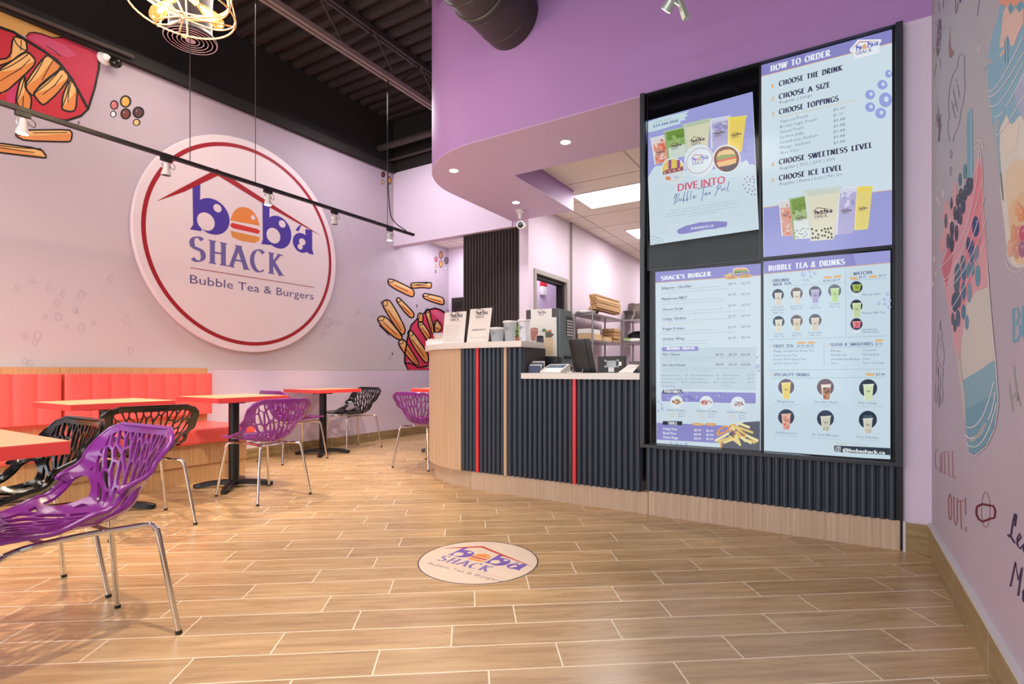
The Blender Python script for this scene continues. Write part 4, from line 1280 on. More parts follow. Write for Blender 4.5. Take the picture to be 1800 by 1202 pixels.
for (cx, cy), rx, ry, c in (((803, 738), 30, 34, (0.78, 0.42, 0.44)), ((883, 713), 41, 44, (0.86, 0.62, 0.28)), ((797, 802), 22, 24, (0.90, 0.86, 0.92)), ((884, 800), 38, 40, (0.45, 0.20, 0.16)), ((973, 790), 42, 42, (0.33, 0.18, 0.20)), ((960, 860), 27, 25, (0.89, 0.72, 0.46))):
    cx, cy = cx * 0.25, cy * 0.25
    sh.pell(cx, cy, rx * 0.25, ry * 0.25, INK, 1); sh.pell(cx - 0.3, cy + 0.2, rx * 0.17, ry * 0.185, c, 2)
    sh.pell(cx - rx * 0.07, cy - ry * 0.07, rx * 0.04, ry * 0.03, lerp3(c, 0.35), 3, 10, 0.6)
sh.pstroke([(136.5, 218), (139, 217), (139, 214), (137, 213.5)], 1.6, INK, 1)
k3 = sc((640, 280), 0.16644)
for (cx, cy), rx, ry, c in (((202, 160), 21, 32, (0.45, 0.22, 0.26)), ((267, 223), 23, 44, (0.86, 0.58, 0.26)), ((199, 240), 15, 23, (0.88, 0.72, 0.46)), ((318, 188), 12, 36, (0.50, 0.25, 0.32)), ((318, 285), 10, 24, (0.88, 0.84, 0.9))):
    (x, y), = k3([(cx, cy)])
    sh.pell(x, y, rx * 0.166, ry * 0.166, INK, 1); sh.pell(x, y, rx * 0.115, ry * 0.125, c, 2)
k4 = sc((650, 430), 0.19133)
for (cx, cy), rx, ry, c in (((653, 95), 18, 36, (0.75, 0.50, 0.38)), ((609, 135), 14, 26, (0.78, 0.40, 0.45)), ((703, 147), 20, 34, (0.50, 0.40, 0.42)), ((653, 177), 17, 34, (0.85, 0.62, 0.34)), ((609, 198), 9, 17, (0.86, 0.74, 0.55)), ((694, 217), 11, 18, (0.92, 0.90, 0.93))):
    (x, y), = k4([(cx, cy)])
    sh.pell(x, y, rx * 0.191, ry * 0.191, INK, 1); sh.pell(x, y, rx * 0.145, ry * 0.155, c, 2)
for cx, cy in ((430, 560), (205, 1000), (716, 610), (603, 245)):
    (x, y), = k4([(cx, cy)])
    sh.pstroke([(x - 0.8, y - 2.5), (x + 0.8, y - 1), (x + 0.8, y + 1.5), (x - 0.4, y + 3)], 1.3, INK, 1)
sh.build('pearl_print', wall_left)['label'] = 'clusters of inked brown and gold pearls printed on the wall'
sh = Sheet('X', XM, 1, 0.0003)
sh.ppoly(k4([(325, 1100), (320, 1020), (345, 860), (380, 740), (440, 680), (500, 630), (545, 597), (600, 585), (650, 600), (700, 632), (740, 690), (762, 780), (768, 880), (758, 990), (730, 1095), (535, 1110), (450, 1130)]), (0.82, 0.24, 0.36), 1)
sh.ppoly(k4([(560, 610), (610, 600), (690, 640), (690, 740), (650, 700), (600, 650)]), (0.86, 0.40, 0.50), 2)
sh.ppoly(k4([(322, 1085), (450, 1130), (600, 1130), (728, 1098), (716, 1150), (350, 1150)]), (0.84, 0.22, 0.32), 2)
for pts, ln in (([(440, 702), (440, 640), (465, 625), (487, 637), (490, 700), (470, 716)], None),
                ([(505, 612), (530, 588), (548, 600), (592, 790), (575, 832), (545, 740)], [(545, 640), (570, 780)]),
                ([(590, 742), (600, 700), (615, 688), (668, 762), (640, 800), (600, 812)], [(600, 760), (640, 780)]),
                ([(438, 722), (470, 704), (492, 722), (562, 832), (540, 872), (520, 872), (458, 772)], [(480, 760), (540, 850)]),
                ([(345, 817), (360, 782), (392, 796), (535, 1000), (540, 1082), (505, 1085), (398, 935)], [(392, 870), (500, 1030)]),
                ([(260, 907), (275, 876), (310, 870), (332, 892), (468, 1112), (400, 1092), (298, 972)], [(335, 960), (430, 1085)]),
                ([(112, 548), (130, 512), (155, 506), (185, 514), (240, 600), (328, 772), (318, 815), (300, 832), (240, 760), (170, 652)], [(170, 600), (290, 790)]),
                ([(68, 692), (85, 660), (130, 656), (178, 690), (300, 842), (292, 878), (240, 862), (118, 762)], [(120, 705), (250, 830)]),
                ([(163, 337), (175, 315), (212, 318), (382, 400), (410, 432), (402, 480), (362, 472), (222, 402), (175, 367)], [(230, 370), (350, 430)]),
                ([(373, 372), (383, 350), (562, 346), (567, 372), (560, 402), (480, 392), (390, 402)], [(420, 372), (530, 374)]),
                ([(483, 472), (500, 446), (545, 455), (667, 482), (685, 522), (678, 552), (640, 547), (510, 502)], [(530, 490), (650, 520)]),
                ([(240, 512), (258, 484), (277, 495), (352, 570), (407, 630), (402, 668), (375, 672), (330, 632)], [(300, 560), (370, 640)])):
    fry(sh, k4(pts), (0.90, 0.58, 0.32), (0.91, 0.74, 0.50), 3, 2.3, k4(ln) if ln else None)
sh.pstroke(k4([(322, 1090), (320, 1020), (345, 860), (380, 740), (440, 675)]), 2.6, INK, 6)
sh.pstroke(k4([(490, 632), (545, 597), (600, 583), (650, 598), (700, 632), (740, 690), (762, 780), (768, 880), (758, 990), (730, 1095)]), 2.6, INK, 6)
sh.pstroke(k4([(322, 1086), (380, 1092), (450, 1130), (540, 1112)]), 2.4, INK, 6)
sh.pstroke(k4([(322, 1086), (352, 1150)]), 2.2, INK, 6)
sh.pstroke(k4([(85, 740), (140, 790), (180, 832)]), 2.0, (0.25, 0.15, 0.3), 1)
sh.pstroke(k4([(102, 548), (112, 515)]), 1.4, INK, 1)
sh.build('fries_print', wall_left)['label'] = 'red carton with flying fries printed beside the counter'
# pale line drawings in the print
sh = Sheet('X', XM, 1, 0.0003)
rnd = random.Random(5)
PALE = (0.715, 0.665, 0.735)
for i in range(46):
    px_, py_ = rnd.choice([(rnd.uniform(560, 790), rnd.uniform(440, 645)), (rnd.uniform(20, 230), rnd.uniform(480, 640)), (rnd.uniform(560, 690), rnd.uniform(300, 640))])
    r = rnd.uniform(3, 8)
    sh.pring(px_, py_, r * 0.75, r, 1.0, PALE, 1, 14)
for pts in ([(505, 236), (515, 250), (522, 270)], [(560, 300), (585, 292), (600, 270), (592, 300), (572, 312)], [(610, 318), (640, 300), (668, 318), (676, 360), (655, 400), (620, 420), (602, 380), (610, 340)], [(620, 350), (650, 340), (668, 352)], [(612, 385), (640, 380), (664, 390)], [(755, 470), (742, 440), (752, 410)], [(632, 470), (680, 455), (720, 458), (746, 446)], [(746, 500), (768, 492), (790, 495)]):
    sh.pstroke(pts, 1.1, PALE, 1)
sh.build('doodle_print', wall_left)['label'] = 'faint lilac outline drawings of bubbles and burgers'

# ---- painted drinks on the right wall
XW = XR - 0.0003
A_ = sc((1580, 0), 0.20794); B_ = sc((1630, 440), 0.31598); C_ = sc((1630, 200), 0.23288); D_ = sc((1630, 780), 0.24963)
WH = (0.90, 0.88, 0.90)
# tall drink nearest the lens
sh = Sheet('X', XW, -1, 0.0002)
body = [(1757, -20), (1757, 10), (1755, 30), (1746, 54), (1741, 80), (1737, 100), (1736, 125), (1738, 158), (1742, 190), (1745, 225), (1750, 262), (1755, 300), (1760, 349), (1765, 390), (1769, 430), (1772, 456), (1780, 467), (1791, 472), (1802, 468), (1830, 440), (1850, 400), (1850, -60), (1800, -60)]
sh.ppoly(body, (0.84, 0.83, 0.80), 1)
sh.ppoly([(1757, -20), (1757, 10), (1755, 30), (1746, 54), (1741, 80), (1737, 100), (1736, 125), (1738, 158), (1742, 190), (1745, 225), (1750, 262), (1757, 310), (1762, 345), (1760, 300), (1757, 258), (1758, 225), (1768, 205), (1780, 220), (1790, 205), (1802, 200), (1850, 180), (1850, -60), (1800, -60)], (0.50, 0.68, 0.78), 2)
sh.ppoly([(1745, 225), (1750, 262), (1758, 322), (1763, 350), (1758, 300), (1756, 258), (1754, 235), (1758, 212), (1750, 208)], (0.62, 0.68, 0.71), 3)
sh.ppoly([(1770, 300), (1785, 278), (1800, 285), (1850, 270), (1850, 420), (1830, 445), (1802, 462), (1790, 466), (1782, 455), (1776, 420), (1772, 370), (1768, 330)], (0.86, 0.74, 0.58), 2)
sh.ppoly([(1768, 330), (1770, 300), (1785, 278), (1800, 285), (1850, 270), (1850, 330), (1820, 345), (1796, 338), (1782, 352), (1772, 370)], (0.86, 0.79, 0.68), 3)
sh.ppoly([(1762, 240), (1770, 200), (1776, 222), (1786, 212), (1792, 222), (1786, 262), (1776, 268), (1768, 275)], (0.86, 0.83, 0.78), 3)
for pts, c in (([(1756, 8), (1760, -8), (1775, -20), (1800, -30), (1800, 2), (1790, 12), (1782, 10), (1772, 16), (1765, 8)], (0.86, 0.60, 0.50)),
               ([(1764, 20), (1774, 6), (1780, 20), (1790, 10), (1800, 14), (1800, 40), (1790, 60), (1784, 78), (1778, 82), (1772, 60), (1766, 82), (1757, 84), (1762, 45)], (0.84, 0.72, 0.68)),
               ([(1772, 12), (1778, 4), (1782, 18), (1776, 26)], (0.40, 0.60, 0.68)), ([(1786, 12), (1796, 0), (1800, 12), (1792, 22)], (0.38, 0.62, 0.70)),
               ([(1757, 98), (1762, 90), (1770, 80), (1766, 92), (1759, 100)], (0.86, 0.74, 0.64)),
               ([(1796, 130), (1802, 122), (1850, 110), (1850, 190), (1808, 196), (1800, 212), (1790, 190), (1784, 165)], (0.64, 0.68, 0.80))):
    sh.ppoly(pts, c, 4)
sh.ppoly([(1712, 110), (1722, 103), (1735, 100), (1744, 104), (1745, 112), (1737, 112), (1732, 118), (1728, 130), (1725, 128), (1728, 116), (1720, 114), (1714, 122)], (0.66, 0.68, 0.70), 2)
for x, y in ((1721, 86), (1737, 74)):
    sh.pring(x, y, 1.6, 6, 0.9, WH, 2, 12)
for p, q, r in (((1738, 160), (1760, 140), (1800, 64)), ((1739, 170), (1764, 150), (1800, 92)), ((1740, 185), (1764, 172), (1800, 108)), ((1769, 188), (1785, 160), (1801, 130)), ((1749, 206), (1757, 203), (1764, 195)), ((1752, 237), (1768, 222), (1800, 168))):
    sh.pstroke(arc3(p, q, r), 1.3, WH, 6)
for x in (1767, 1772):
    sh.pstroke([(x, 66), (x + 0.5, 110)], 0.8, (0.36, 0.50, 0.62), 5)
for x, y, rx, ry, c in ((1795, 376, 6, 14, (0.86, 0.58, 0.38)), (1790, 368, 5, 13, (0.87, 0.64, 0.44)), (1782, 410, 4, 16, (0.84, 0.60, 0.42)), (1790, 412, 4.5, 15, (0.82, 0.55, 0.48)), (1798, 410, 5, 14, (0.74, 0.30, 0.42)), (1776, 436, 5, 16, (0.86, 0.66, 0.55)), (1787, 440, 5, 15, (0.80, 0.56, 0.50)), (1797, 438, 5.5, 15, (0.62, 0.38, 0.52)), (1806, 400, 5, 14, (0.86, 0.55, 0.40))):
    sh.pell(x, y, rx, ry, c, 5); sh.pell(x + 1, y - 5, 0.8, 2.5, (0.93, 0.80, 0.74), 6)
sh.pstroke(arc3((1770, 440), (1785, 468), (1810, 448)), 1.2, WH, 6)
sh.pstroke(arc3((1768, 455), (1784, 478), (1812, 462)), 1.0, WH, 6)
sh.pstroke([(1760, 304), (1762, 330), (1764, 352)], 2.0, (0.45, 0.50, 0.40), 6, False, True)
sh.build('drink_print', wall_right)['label'] = 'tall blue and cream drink printed beside the frame edge'
# tilted pink drink
sh = Sheet('X', XW, -1, 0.0002)
body = [(1655, 472), (1656, 456), (1668, 425), (1690, 370), (1705, 335), (1714, 295), (1718, 277), (1722, 274), (1726, 278), (1728, 293), (1730, 375), (1735, 440), (1736, 459), (1739, 503), (1747, 598), (1752, 645), (1755, 709), (1752, 735), (1748, 750), (1742, 768), (1734, 781), (1722, 793), (1712, 799), (1704, 795), (1698, 756), (1693, 709), (1681, 630), (1671, 566), (1660, 503)]
sh.ppoly(body, (0.80, 0.77, 0.745), 1)
sh.ppoly([(1655, 472), (1656, 456), (1668, 425), (1690, 370), (1705, 335), (1714, 295), (1718, 277), (1722, 274), (1726, 278), (1728, 293), (1730, 375), (1735, 440), (1737, 505), (1715, 512), (1700, 540), (1690, 600), (1687, 660), (1681, 630), (1671, 566), (1660, 503)], (0.84, 0.60, 0.64), 2)
sh.ppoly([(1716, 300), (1722, 285), (1726, 300), (1726, 420), (1700, 520), (1690, 545), (1676, 540), (1700, 420)], (0.85, 0.48, 0.54), 3)
sh.ppoly([(1655, 470), (1668, 432), (1680, 420), (1672, 470), (1664, 505)], (0.78, 0.40, 0.46), 3)
sh.ppoly([(1700, 530), (1737, 508), (1742, 560), (1747, 600), (1748, 628), (1720, 648), (1694, 660), (1690, 610)], (0.80, 0.77, 0.745), 3)
sh.ppoly([(1693, 668), (1720, 652), (1749, 632), (1752, 648), (1755, 709), (1752, 735), (1748, 750), (1742, 768), (1734, 781), (1722, 793), (1712, 799), (1704, 795), (1698, 756), (1695, 709)], (0.50, 0.65, 0.72), 3)
sh.ppoly([(1697, 720), (1754, 690), (1755, 709), (1748, 750), (1734, 781), (1712, 799), (1704, 795)], (0.42, 0.60, 0.69), 4)
sh.ppoly([(1681, 610), (1687, 625), (1696, 690), (1698, 735), (1694, 735), (1690, 690)], (0.76, 0.72, 0.70), 5)
sh.ppoly([(1704, 770), (1718, 764), (1731, 742), (1734, 745), (1728, 762), (1712, 776), (1705, 777)], (0.66, 0.66, 0.66), 5)
# straw
sh.ppoly([(1699.5, 207), (1702, 198), (1707, 190), (1709.5, 193), (1711, 313), (1700, 313)], (0.42, 0.62, 0.71), 2)
sh.ppoly([(1705, 196), (1709.5, 193), (1711, 313), (1706, 313)], (0.50, 0.68, 0.76), 3)
sh.ppoly([(1700, 313), (1711, 313), (1711, 330), (1704, 345), (1698, 335)], (0.16, 0.20, 0.33), 4)
# splash
sh.ppoly([(1654, 450), (1651, 430), (1656, 412), (1660, 395), (1656, 382), (1662, 350), (1668, 358), (1672, 372), (1676, 330), (1682, 318), (1683, 345), (1690, 350), (1680, 385), (1668, 425)], (0.82, 0.63, 0.64), 2)
for x, y, rx, ry in ((1658, 340, 2, 6), (1648, 350, 1.5, 4), (1642, 455, 1.6, 6), (1640, 500, 1.5, 5), (1645, 480, 1.2, 4), (1670, 388, 1.6, 4), (1651, 357, 1.2, 5)):
    sh.pell(x, y, rx, ry, (0.86, 0.80, 0.80), 3)
rnd = random.Random(3)
NAVY, SLATE, TEAL, MID = (0.17, 0.18, 0.31), (0.23, 0.21, 0.27), (0.27, 0.50, 0.58), (0.24, 0.36, 0.52)
for (cx, cy), rx, ry, c in [((285, 435), 13, 58, TEAL), ((248, 495), 12, 50, (0.25, 0.42, 0.50)), ((318, 545), 26, 66, NAVY), ((290, 595), 16, 60, NAVY), ((255, 620), 16, 60, SLATE), ((272, 690), 18, 66, NAVY), ((232, 655), 14, 50, SLATE), ((240, 765), 17, 66, NAVY), ((212, 750), 14, 54, SLATE), ((185, 675), 9, 46, SLATE), ((142, 808), 11, 57, (0.34, 0.33, 0.40)), ((188, 870), 16, 60, SLATE), ((160, 960), 14, 58, (0.30, 0.27, 0.33)), ((186, 980), 16, 66, (0.20, 0.18, 0.24)), ((222, 900), 14, 62, SLATE), ((255, 790), 12, 50, SLATE), ((368, 850), 27, 78, (0.14, 0.19, 0.44)), ((312, 990), 16, 60, (0.16, 0.18, 0.34)), ((340, 1010), 15, 58, (0.22, 0.28, 0.46)), ((374, 1045), 17, 60, (0.45, 0.50, 0.60)), ((310, 1165), 14, 54, (0.28, 0.48, 0.56)), ((345, 1160), 13, 52, (0.33, 0.54, 0.62)), ((385, 1195), 16, 56, (0.36, 0.56, 0.64)), ((270, 1120), 18, 54, (0.22, 0.36, 0.44))]:
    (x, y), = C_([(cx, cy)])
    sh.pell(x, y, rx * 0.2329, ry * 0.2329, c, 5, 16); sh.pell(x + rx * 0.06, y - ry * 0.11, 0.5, 2.0, (0.62, 0.62, 0.70), 6, 8)
for (cx, cy), rx, ry, c in [((205, 130), 12, 45, MID), ((230, 110), 12, 45, TEAL), ((254, 100), 11, 40, TEAL), ((282, 145), 14, 58, (0.33, 0.55, 0.65)), ((235, 235), 13, 55, (0.48, 0.54, 0.64)), ((203, 225), 13, 52, (0.22, 0.36, 0.50)), ((155, 288), 19, 55, NAVY), ((176, 275), 14, 45, (0.22, 0.24, 0.36)), ((203, 342), 12, 42, (0.28, 0.42, 0.56)), ((222, 400), 11, 42, (0.38, 0.52, 0.64)), ((172, 378), 13, 48, (0.24, 0.30, 0.42)), ((143, 380), 9, 36, (0.26, 0.27, 0.38)), ((155, 420), 9, 35, (0.22, 0.24, 0.36)), ((248, 30), 12, 40, MID), ((274, 25), 11, 45, (0.45, 0.54, 0.64)), ((170, 130), 18, 60, (0.25, 0.36, 0.42)), ((165, 190), 16, 50, (0.26, 0.32, 0.40))]:
    (x, y), = B_([(cx, cy)])
    sh.pell(x, y, rx * 0.316, ry * 0.316, c, 5, 16)
for p, q, r in (((1657, 492), (1690, 445), (1729, 310)), ((1659, 500), (1694, 458), (1732, 345)), ((1664, 508), (1698, 470), (1735, 385)), ((1670, 546), (1695, 505), (1736, 420)), ((1653, 470), (1700, 395), (1722, 265)), ((1712, 252), (1724, 247), (1729, 262)), ((1714, 262), (1722, 259), (1727, 290))):
    sh.pstroke(arc3(p, q, r), 1.0, WH, 7)
for p, q, r in (((1700, 751), (1726, 735), (1748, 670)), ((1697, 764), (1706, 770), (1714, 769)), ((1738, 738), (1746, 715), (1750, 690)), ((1699, 780), (1728, 775), (1753, 708))):
    sh.pstroke(arc3(p, q, r), 1.6, WH, 7)
sh.pstroke([(1736, 459), (1739, 503), (1747, 598), (1752, 645), (1756, 709), (1750, 752), (1735, 784), (1714, 802), (1702, 796)], 1.6, (0.84, 0.83, 0.86), 7)
sh.build('drink_print', wall_right)['label'] = 'tilted pink and blue drink with dark pearls printed on the wall'
# scribbles and words
sh = Sheet('X', XW, -1, 0.0002)
GR, GP = (0.38, 0.33, 0.40), (0.42, 0.36, 0.44)
sh.ppoly(A_([(345, 155), (360, 175), (362, 260), (355, 370), (342, 450), (328, 486), (317, 450), (318, 350), (328, 220), (336, 170)]), GP, 1)
sh.pstroke(A_(arc3((332, 395), (340, 405), (350, 340))), 0.9, (0.78, 0.72, 0.78), 2)
sh.pstroke(A_([(338, 290), (339, 320)]), 0.8, (0.78, 0.72, 0.78), 2); sh.pstroke(A_([(350, 250), (351, 280)]), 0.8, (0.78, 0.72, 0.78), 2)
for a, b in (((310, 185), (320, 215)), ((376, 234), (394, 234)), ((290, 438), (304, 405)), ((347, 492), (355, 580)), ((317, 540), (301, 652)), ((335, 20), (345, 105)), ((380, 0), (372, 66)), ((684, -20), (664, 135))):
    sh.pstroke(A_([a, b]), 1.0, GR, 1)
sh.ppoly(A_([(440, 210), (434, 330), (440, 400), (456, 428), (468, 420), (462, 460), (446, 492), (430, 488), (420, 440), (424, 330)]), (0.58, 0.40, 0.38), 1)
sh.pstroke(A_([(480, -20), (478, 80), (482, 118), (492, 90), (500, 20)]), 1.3, GR, 1)
sh.pell(1688, 1, 1.6, 4, (0.2, 0.17, 0.35), 1)
cloud = [(430, 1202), (425, 1140), (414, 1130), (418, 1020), (430, 975), (424, 950), (420, 850), (430, 740), (452, 650), (472, 600), (494, 578), (500, 520), (512, 470), (534, 452), (552, 475), (558, 560), (553, 650), (562, 740), (548, 850), (525, 940), (520, 1000), (500, 1080), (480, 1130), (468, 1132), (460, 1202)]
sh.pstroke(A_(cloud), 0.9, GR, 1)
for pts in ([(445, 850), (480, 1000)], [(458, 755), (500, 950)], [(452, 915), (490, 865)], [(495, 710), (517, 825)], [(482, 665), (486, 690)]):
    sh.pstroke(A_(pts), 1.1, GR, 1)
for x, y in ((180, 305), (178, 432)):
    (a, b), = C_([(x, y)])
    sh.pring(a, b, 1.6, 8, 0.8, GR, 1, 14)
hand = [(330, 848), (338, 950), (342, 1005), (350, 960), (356, 960), (354, 1020), (362, 1060), (350, 1130), (345, 1200), (328, 1195), (335, 1110), (330, 1060), (320, 1020), (314, 960), (320, 960), (330, 1010)]
sh.ppoly(A_(hand), (0.42, 0.36, 0.42), 1)
sh.pstroke(A_([(310, 1038), (320, 1075)]), 1.0, GR, 1)
# little outlined animal
for pts in ([(72, 390), (68, 440), (78, 440), (74, 390)], [(66, 460), (60, 490), (78, 500), (84, 465), (76, 440), (66, 445)], [(52, 560), (62, 500), (84, 500), (96, 580), (90, 640), (76, 650), (64, 620), (52, 560)], [(52, 610), (50, 690), (60, 695), (62, 640)], [(64, 650), (62, 800), (66, 880), (70, 830), (74, 700)], [(90, 650), (84, 760), (90, 800), (80, 860), (70, 850), (74, 815), (82, 810)], [(48, 730), (42, 830), (52, 850), (58, 760)], [(70, 690), (84, 690)], [(66, 540), (80, 520)]):
    sh.pstroke(B_(pts), 0.8, (0.40, 0.35, 0.42), 1)
ROSE = (0.66, 0.42, 0.46)
for pts in ([(80, 40), (60, 45), (54, 90), (60, 160), (84, 190)], [(92, 70), (94, 205)], [(104, 60), (102, 205)], [(92, 130), (104, 130)], [(120, 55), (124, 205)], [(112, 55), (134, 52)], [(114, 205), (136, 210)], [(148, 50), (152, 220), (166, 232)], [(176, 45), (182, 235), (200, 245)]):
    sh.pstroke(D_(pts), 1.5, ROSE, 1)
ROSE2 = (0.62, 0.38, 0.38)
for pts in ([(158, 350), (148, 390), (154, 520), (164, 540), (170, 500), (168, 380), (158, 350)], [(186, 370), (188, 520), (202, 575), (212, 540), (210, 380)], [(214, 405), (256, 400)], [(234, 400), (240, 600)], [(268, 380), (270, 500)], [(272, 585), (273, 618)]):
    sh.pstroke(D_(pts), 1.9, ROSE2, 1)
sh.pring(*D_([(412, 465)])[0], 7.6, 31, 0.8, (0.48, 0.25, 0.34), 1, 28)
sh.pstroke(D_([(345, 470), (352, 440), (390, 424), (440, 434), (466, 438), (480, 470), (474, 520), (440, 528), (390, 548), (362, 530), (348, 500)]), 3.8, (0.42, 0.06, 0.14), 2, True)
BL = (0.42, 0.62, 0.72)
for pts in ([(478, 325), (480, 510)], [(478, 330), (500, 320), (512, 360), (498, 405), (482, 410)], [(484, 410), (512, 415), (518, 460), (500, 500), (480, 512)], [(532, 310), (528, 450), (545, 510), (580, 500)]):
    sh.pstroke(B_(pts), 4.2, BL, 1)
GY = (0.60, 0.57, 0.58)
for pts in ([(482, 640), (492, 760), (520, 865)], [(458, 740), (462, 800), (478, 900)], [(470, 830), (500, 780)], [(495, 740), (500, 840), (505, 800)]):
    sh.pstroke(B_(pts), 2.6, GY, 1)
VI = (0.20, 0.12, 0.32)
for pts in ([(618, 580), (628, 500), (618, 490), (606, 540), (590, 640), (576, 655), (566, 640), (580, 640), (618, 700)], [(634, 690), (660, 660), (652, 630), (636, 660), (634, 710), (652, 738), (690, 700)], [(690, 690), (676, 740), (690, 770)], [(586, 1004), (622, 830), (642, 960), (668, 870), (640, 1070)], [(700, 1000), (676, 1040), (676, 1100), (690, 1120)]):
    sh.pstroke(D_(pts), 3.4, VI, 1)
sh.build('scribble_print', wall_right)['label'] = 'doodles and hand lettered words printed on the wall'

# ================================================================== lamps and fittings
# hanging track with five heads
TX = JX
ta = onX(0, 186, TX); tb = onX(727, 410, TX)
TZ = (ta[2] + tb[2]) / 2
trk = thing('track_light', 'long black lighting track hung on wires in front of the round sign', 'track light', (TX, (ta[1] + tb[1]) / 2, TZ))
MB().box(TX - 0.017, TX + 0.017, -1.6, tb[1], TZ - 0.012, TZ + 0.012).build('rail', M_dark, trk, smooth=0)
for px in (334, 449, 681):
    y = onX(px, 300, TX)[1]
    MB().tube([(TX, y, TZ + 0.01), (TX, y, 4.06)], 0.0035, 6).build('suspension_wire', M_steel_d, trk)
y = onX(681, 300, TX)[1]
MB().tube(catmull([(TX + 0.01, y, 4.05), (TX + 0.012, y - 0.01, 3.2), (TX + 0.012, y + 0.02, TZ + 0.20), (TX + 0.01, y + 0.10, TZ + 0.07), (TX + 0.006, y + 0.28, TZ + 0.02)], 6), 0.006, 6).build('power_cord', M_dark, trk)
HEADS = [(40, 222, 1, (-5.3, 1.2, 0.9)), (292, 290, 0, (-5.3, 2.2, 1.0)), (471, 345, 1, (-5.3, 3.3, 1.0)), (588, 380, 0, (-5.3, 4.0, 1.0)), (685, 408, 1, (-5.25, 4.6, 0.4))]
HLAB = ['lit track head at the left end of the hanging track', 'unlit track head over the left rim of the round sign', 'lit track head in front of the middle of the round sign', 'unlit track head beside the right rim of the round sign', 'lit track head at the far end of the hanging track']
for i, (px, py, on, aim) in enumerate(HEADS):
    p = onX(px, py, TX); y = p[1]
    hd = thing('track_spotlight', HLAB[i], 'spotlight', (TX, y, TZ - 0.012), group='spot heads on the hanging track')
    MB().box(TX - 0.014, TX + 0.014, y - 0.035, y + 0.035, TZ - 0.040, TZ - 0.0125).build('adapter', M_dark, hd, smooth=0)
    ax = (Vector(aim) - Vector((TX, y, TZ - 0.09))).normalized()
    ax = (ax * 0.35 + Vector((0.15, -0.05, -1.0))).normalized()
    c = Vector((TX, y, TZ - 0.095))
    mb = MB().tube([(TX, y - 0.024, TZ - 0.09), (TX, y - 0.03, TZ - 0.07), (TX, y - 0.024, TZ - 0.044), (TX, y + 0.024, TZ - 0.044), (TX, y + 0.03, TZ - 0.07), (TX, y + 0.024, TZ - 0.09)], 0.003, 6)
    mb.build('yoke', M_chrome, hd)
    MB().lathe([(0.012, -0.045), (0.018, -0.04), (0.020, 0.0), (0.030, 0.03), (0.032, 0.045), (0.026, 0.045), (0.022, 0.03)], c, 20, ax).build('lamp_body', M_cover, hd)
    MB().lathe([(0.0, 0.049), (0.020, 0.0485), (0.0275, 0.0455)], c, 20, ax).build('lens', M_glow_w if on else M_gloss, hd)
    MB().tube(catmull([(TX, y + 0.01, TZ - 0.03), (TX, y + 0.055, TZ - 0.05), (TX, y + 0.05, TZ - 0.085), tuple(c - ax * 0.04)], 5), 0.002, 6).build('cord', M_dark, hd)
    if on:
        light('track_spot', 'SPOT', tuple(c + ax * 0.06), (170, 0, 150, 0, 120)[i], (1.0, 0.80, 0.58), tuple(c + ax * 2), spot_size=radians(95), spot_blend=0.7, shadow_soft_size=0.03)

# caged pendant lamp
PC = Vector((-3.05, 1.53, 2.945))
pend = thing('cage_pendant', 'wire cage pendant lamp with three glowing filament bulbs', 'pendant lamp', tuple(PC + Vector((0, 0, 0.3))))
M_wire = mat('brass_wire', (0.90, 0.72, 0.52), rough=0.3, metal=0.6, var=0.0)
M_bglass = mat('amber_bulb_glass', (0.20, 0.13, 0.06), rough=0.05, var=0.0, emit=(1.0, 0.74, 0.38), estr=0.9, alpha=0.45)
M_brass = mat('aged_brass', (0.75, 0.58, 0.36), rough=0.35, metal=0.8, var=0.1)
circ = lambda r, z, n=40: [tuple(PC + Vector((r * cos(2 * pi * i / n), r * sin(2 * pi * i / n), z))) for i in range(n)]
mb = MB()
mb.tube(circ(0.256, -0.02), 0.0050, 8, True).tube(circ(0.225, 0.07), 0.0085, 8, True).tube(circ(0.235, 0.10), 0.005, 8, True).tube(circ(0.10, 0.26), 0.005, 8, True)
for k in range(3):
    a = 2 * pi * k / 3 + 0.5; b = a + 2 * pi / 3 * 0.9
    P = lambda r, t, z: tuple(PC + Vector((r * cos(t), r * sin(t), z)))
    mb.tube(catmull([P(0.10, a, 0.26), P(0.235, a, 0.10), P(0.262, a, -0.02), P(0.20, a + 0.15, -0.045), P(0.02, a + 0.4, -0.06), P(0.14, a + 2.6, -0.05), P(0.262, a + 2.75, -0.02)], 8), 0.0042, 8)
    mb.tube(catmull([P(0.235, a + 0.5, 0.10), P(0.255, a + 0.52, 0.0), P(0.235, a + 0.62, -0.04), P(0.16, a + 0.9, -0.052), P(0.02, a + 1.4, -0.06)], 6), 0.0042, 8)
mb.build('wire_cage', M_wire, pend)
MB().tube([tuple(PC + Vector((0, 0, 0.06))), (PC.x, PC.y, 4.49)], 0.007, 8).build('stem', M_dark, pend)
MB().lathe([(0.0, 0.0), (0.10, 0.0), (0.10, 0.02), (0.03, 0.06), (0.0, 0.06)], tuple(PC + Vector((0, 0, 0.245))), 24).build('hub_plate', M_brass, pend)
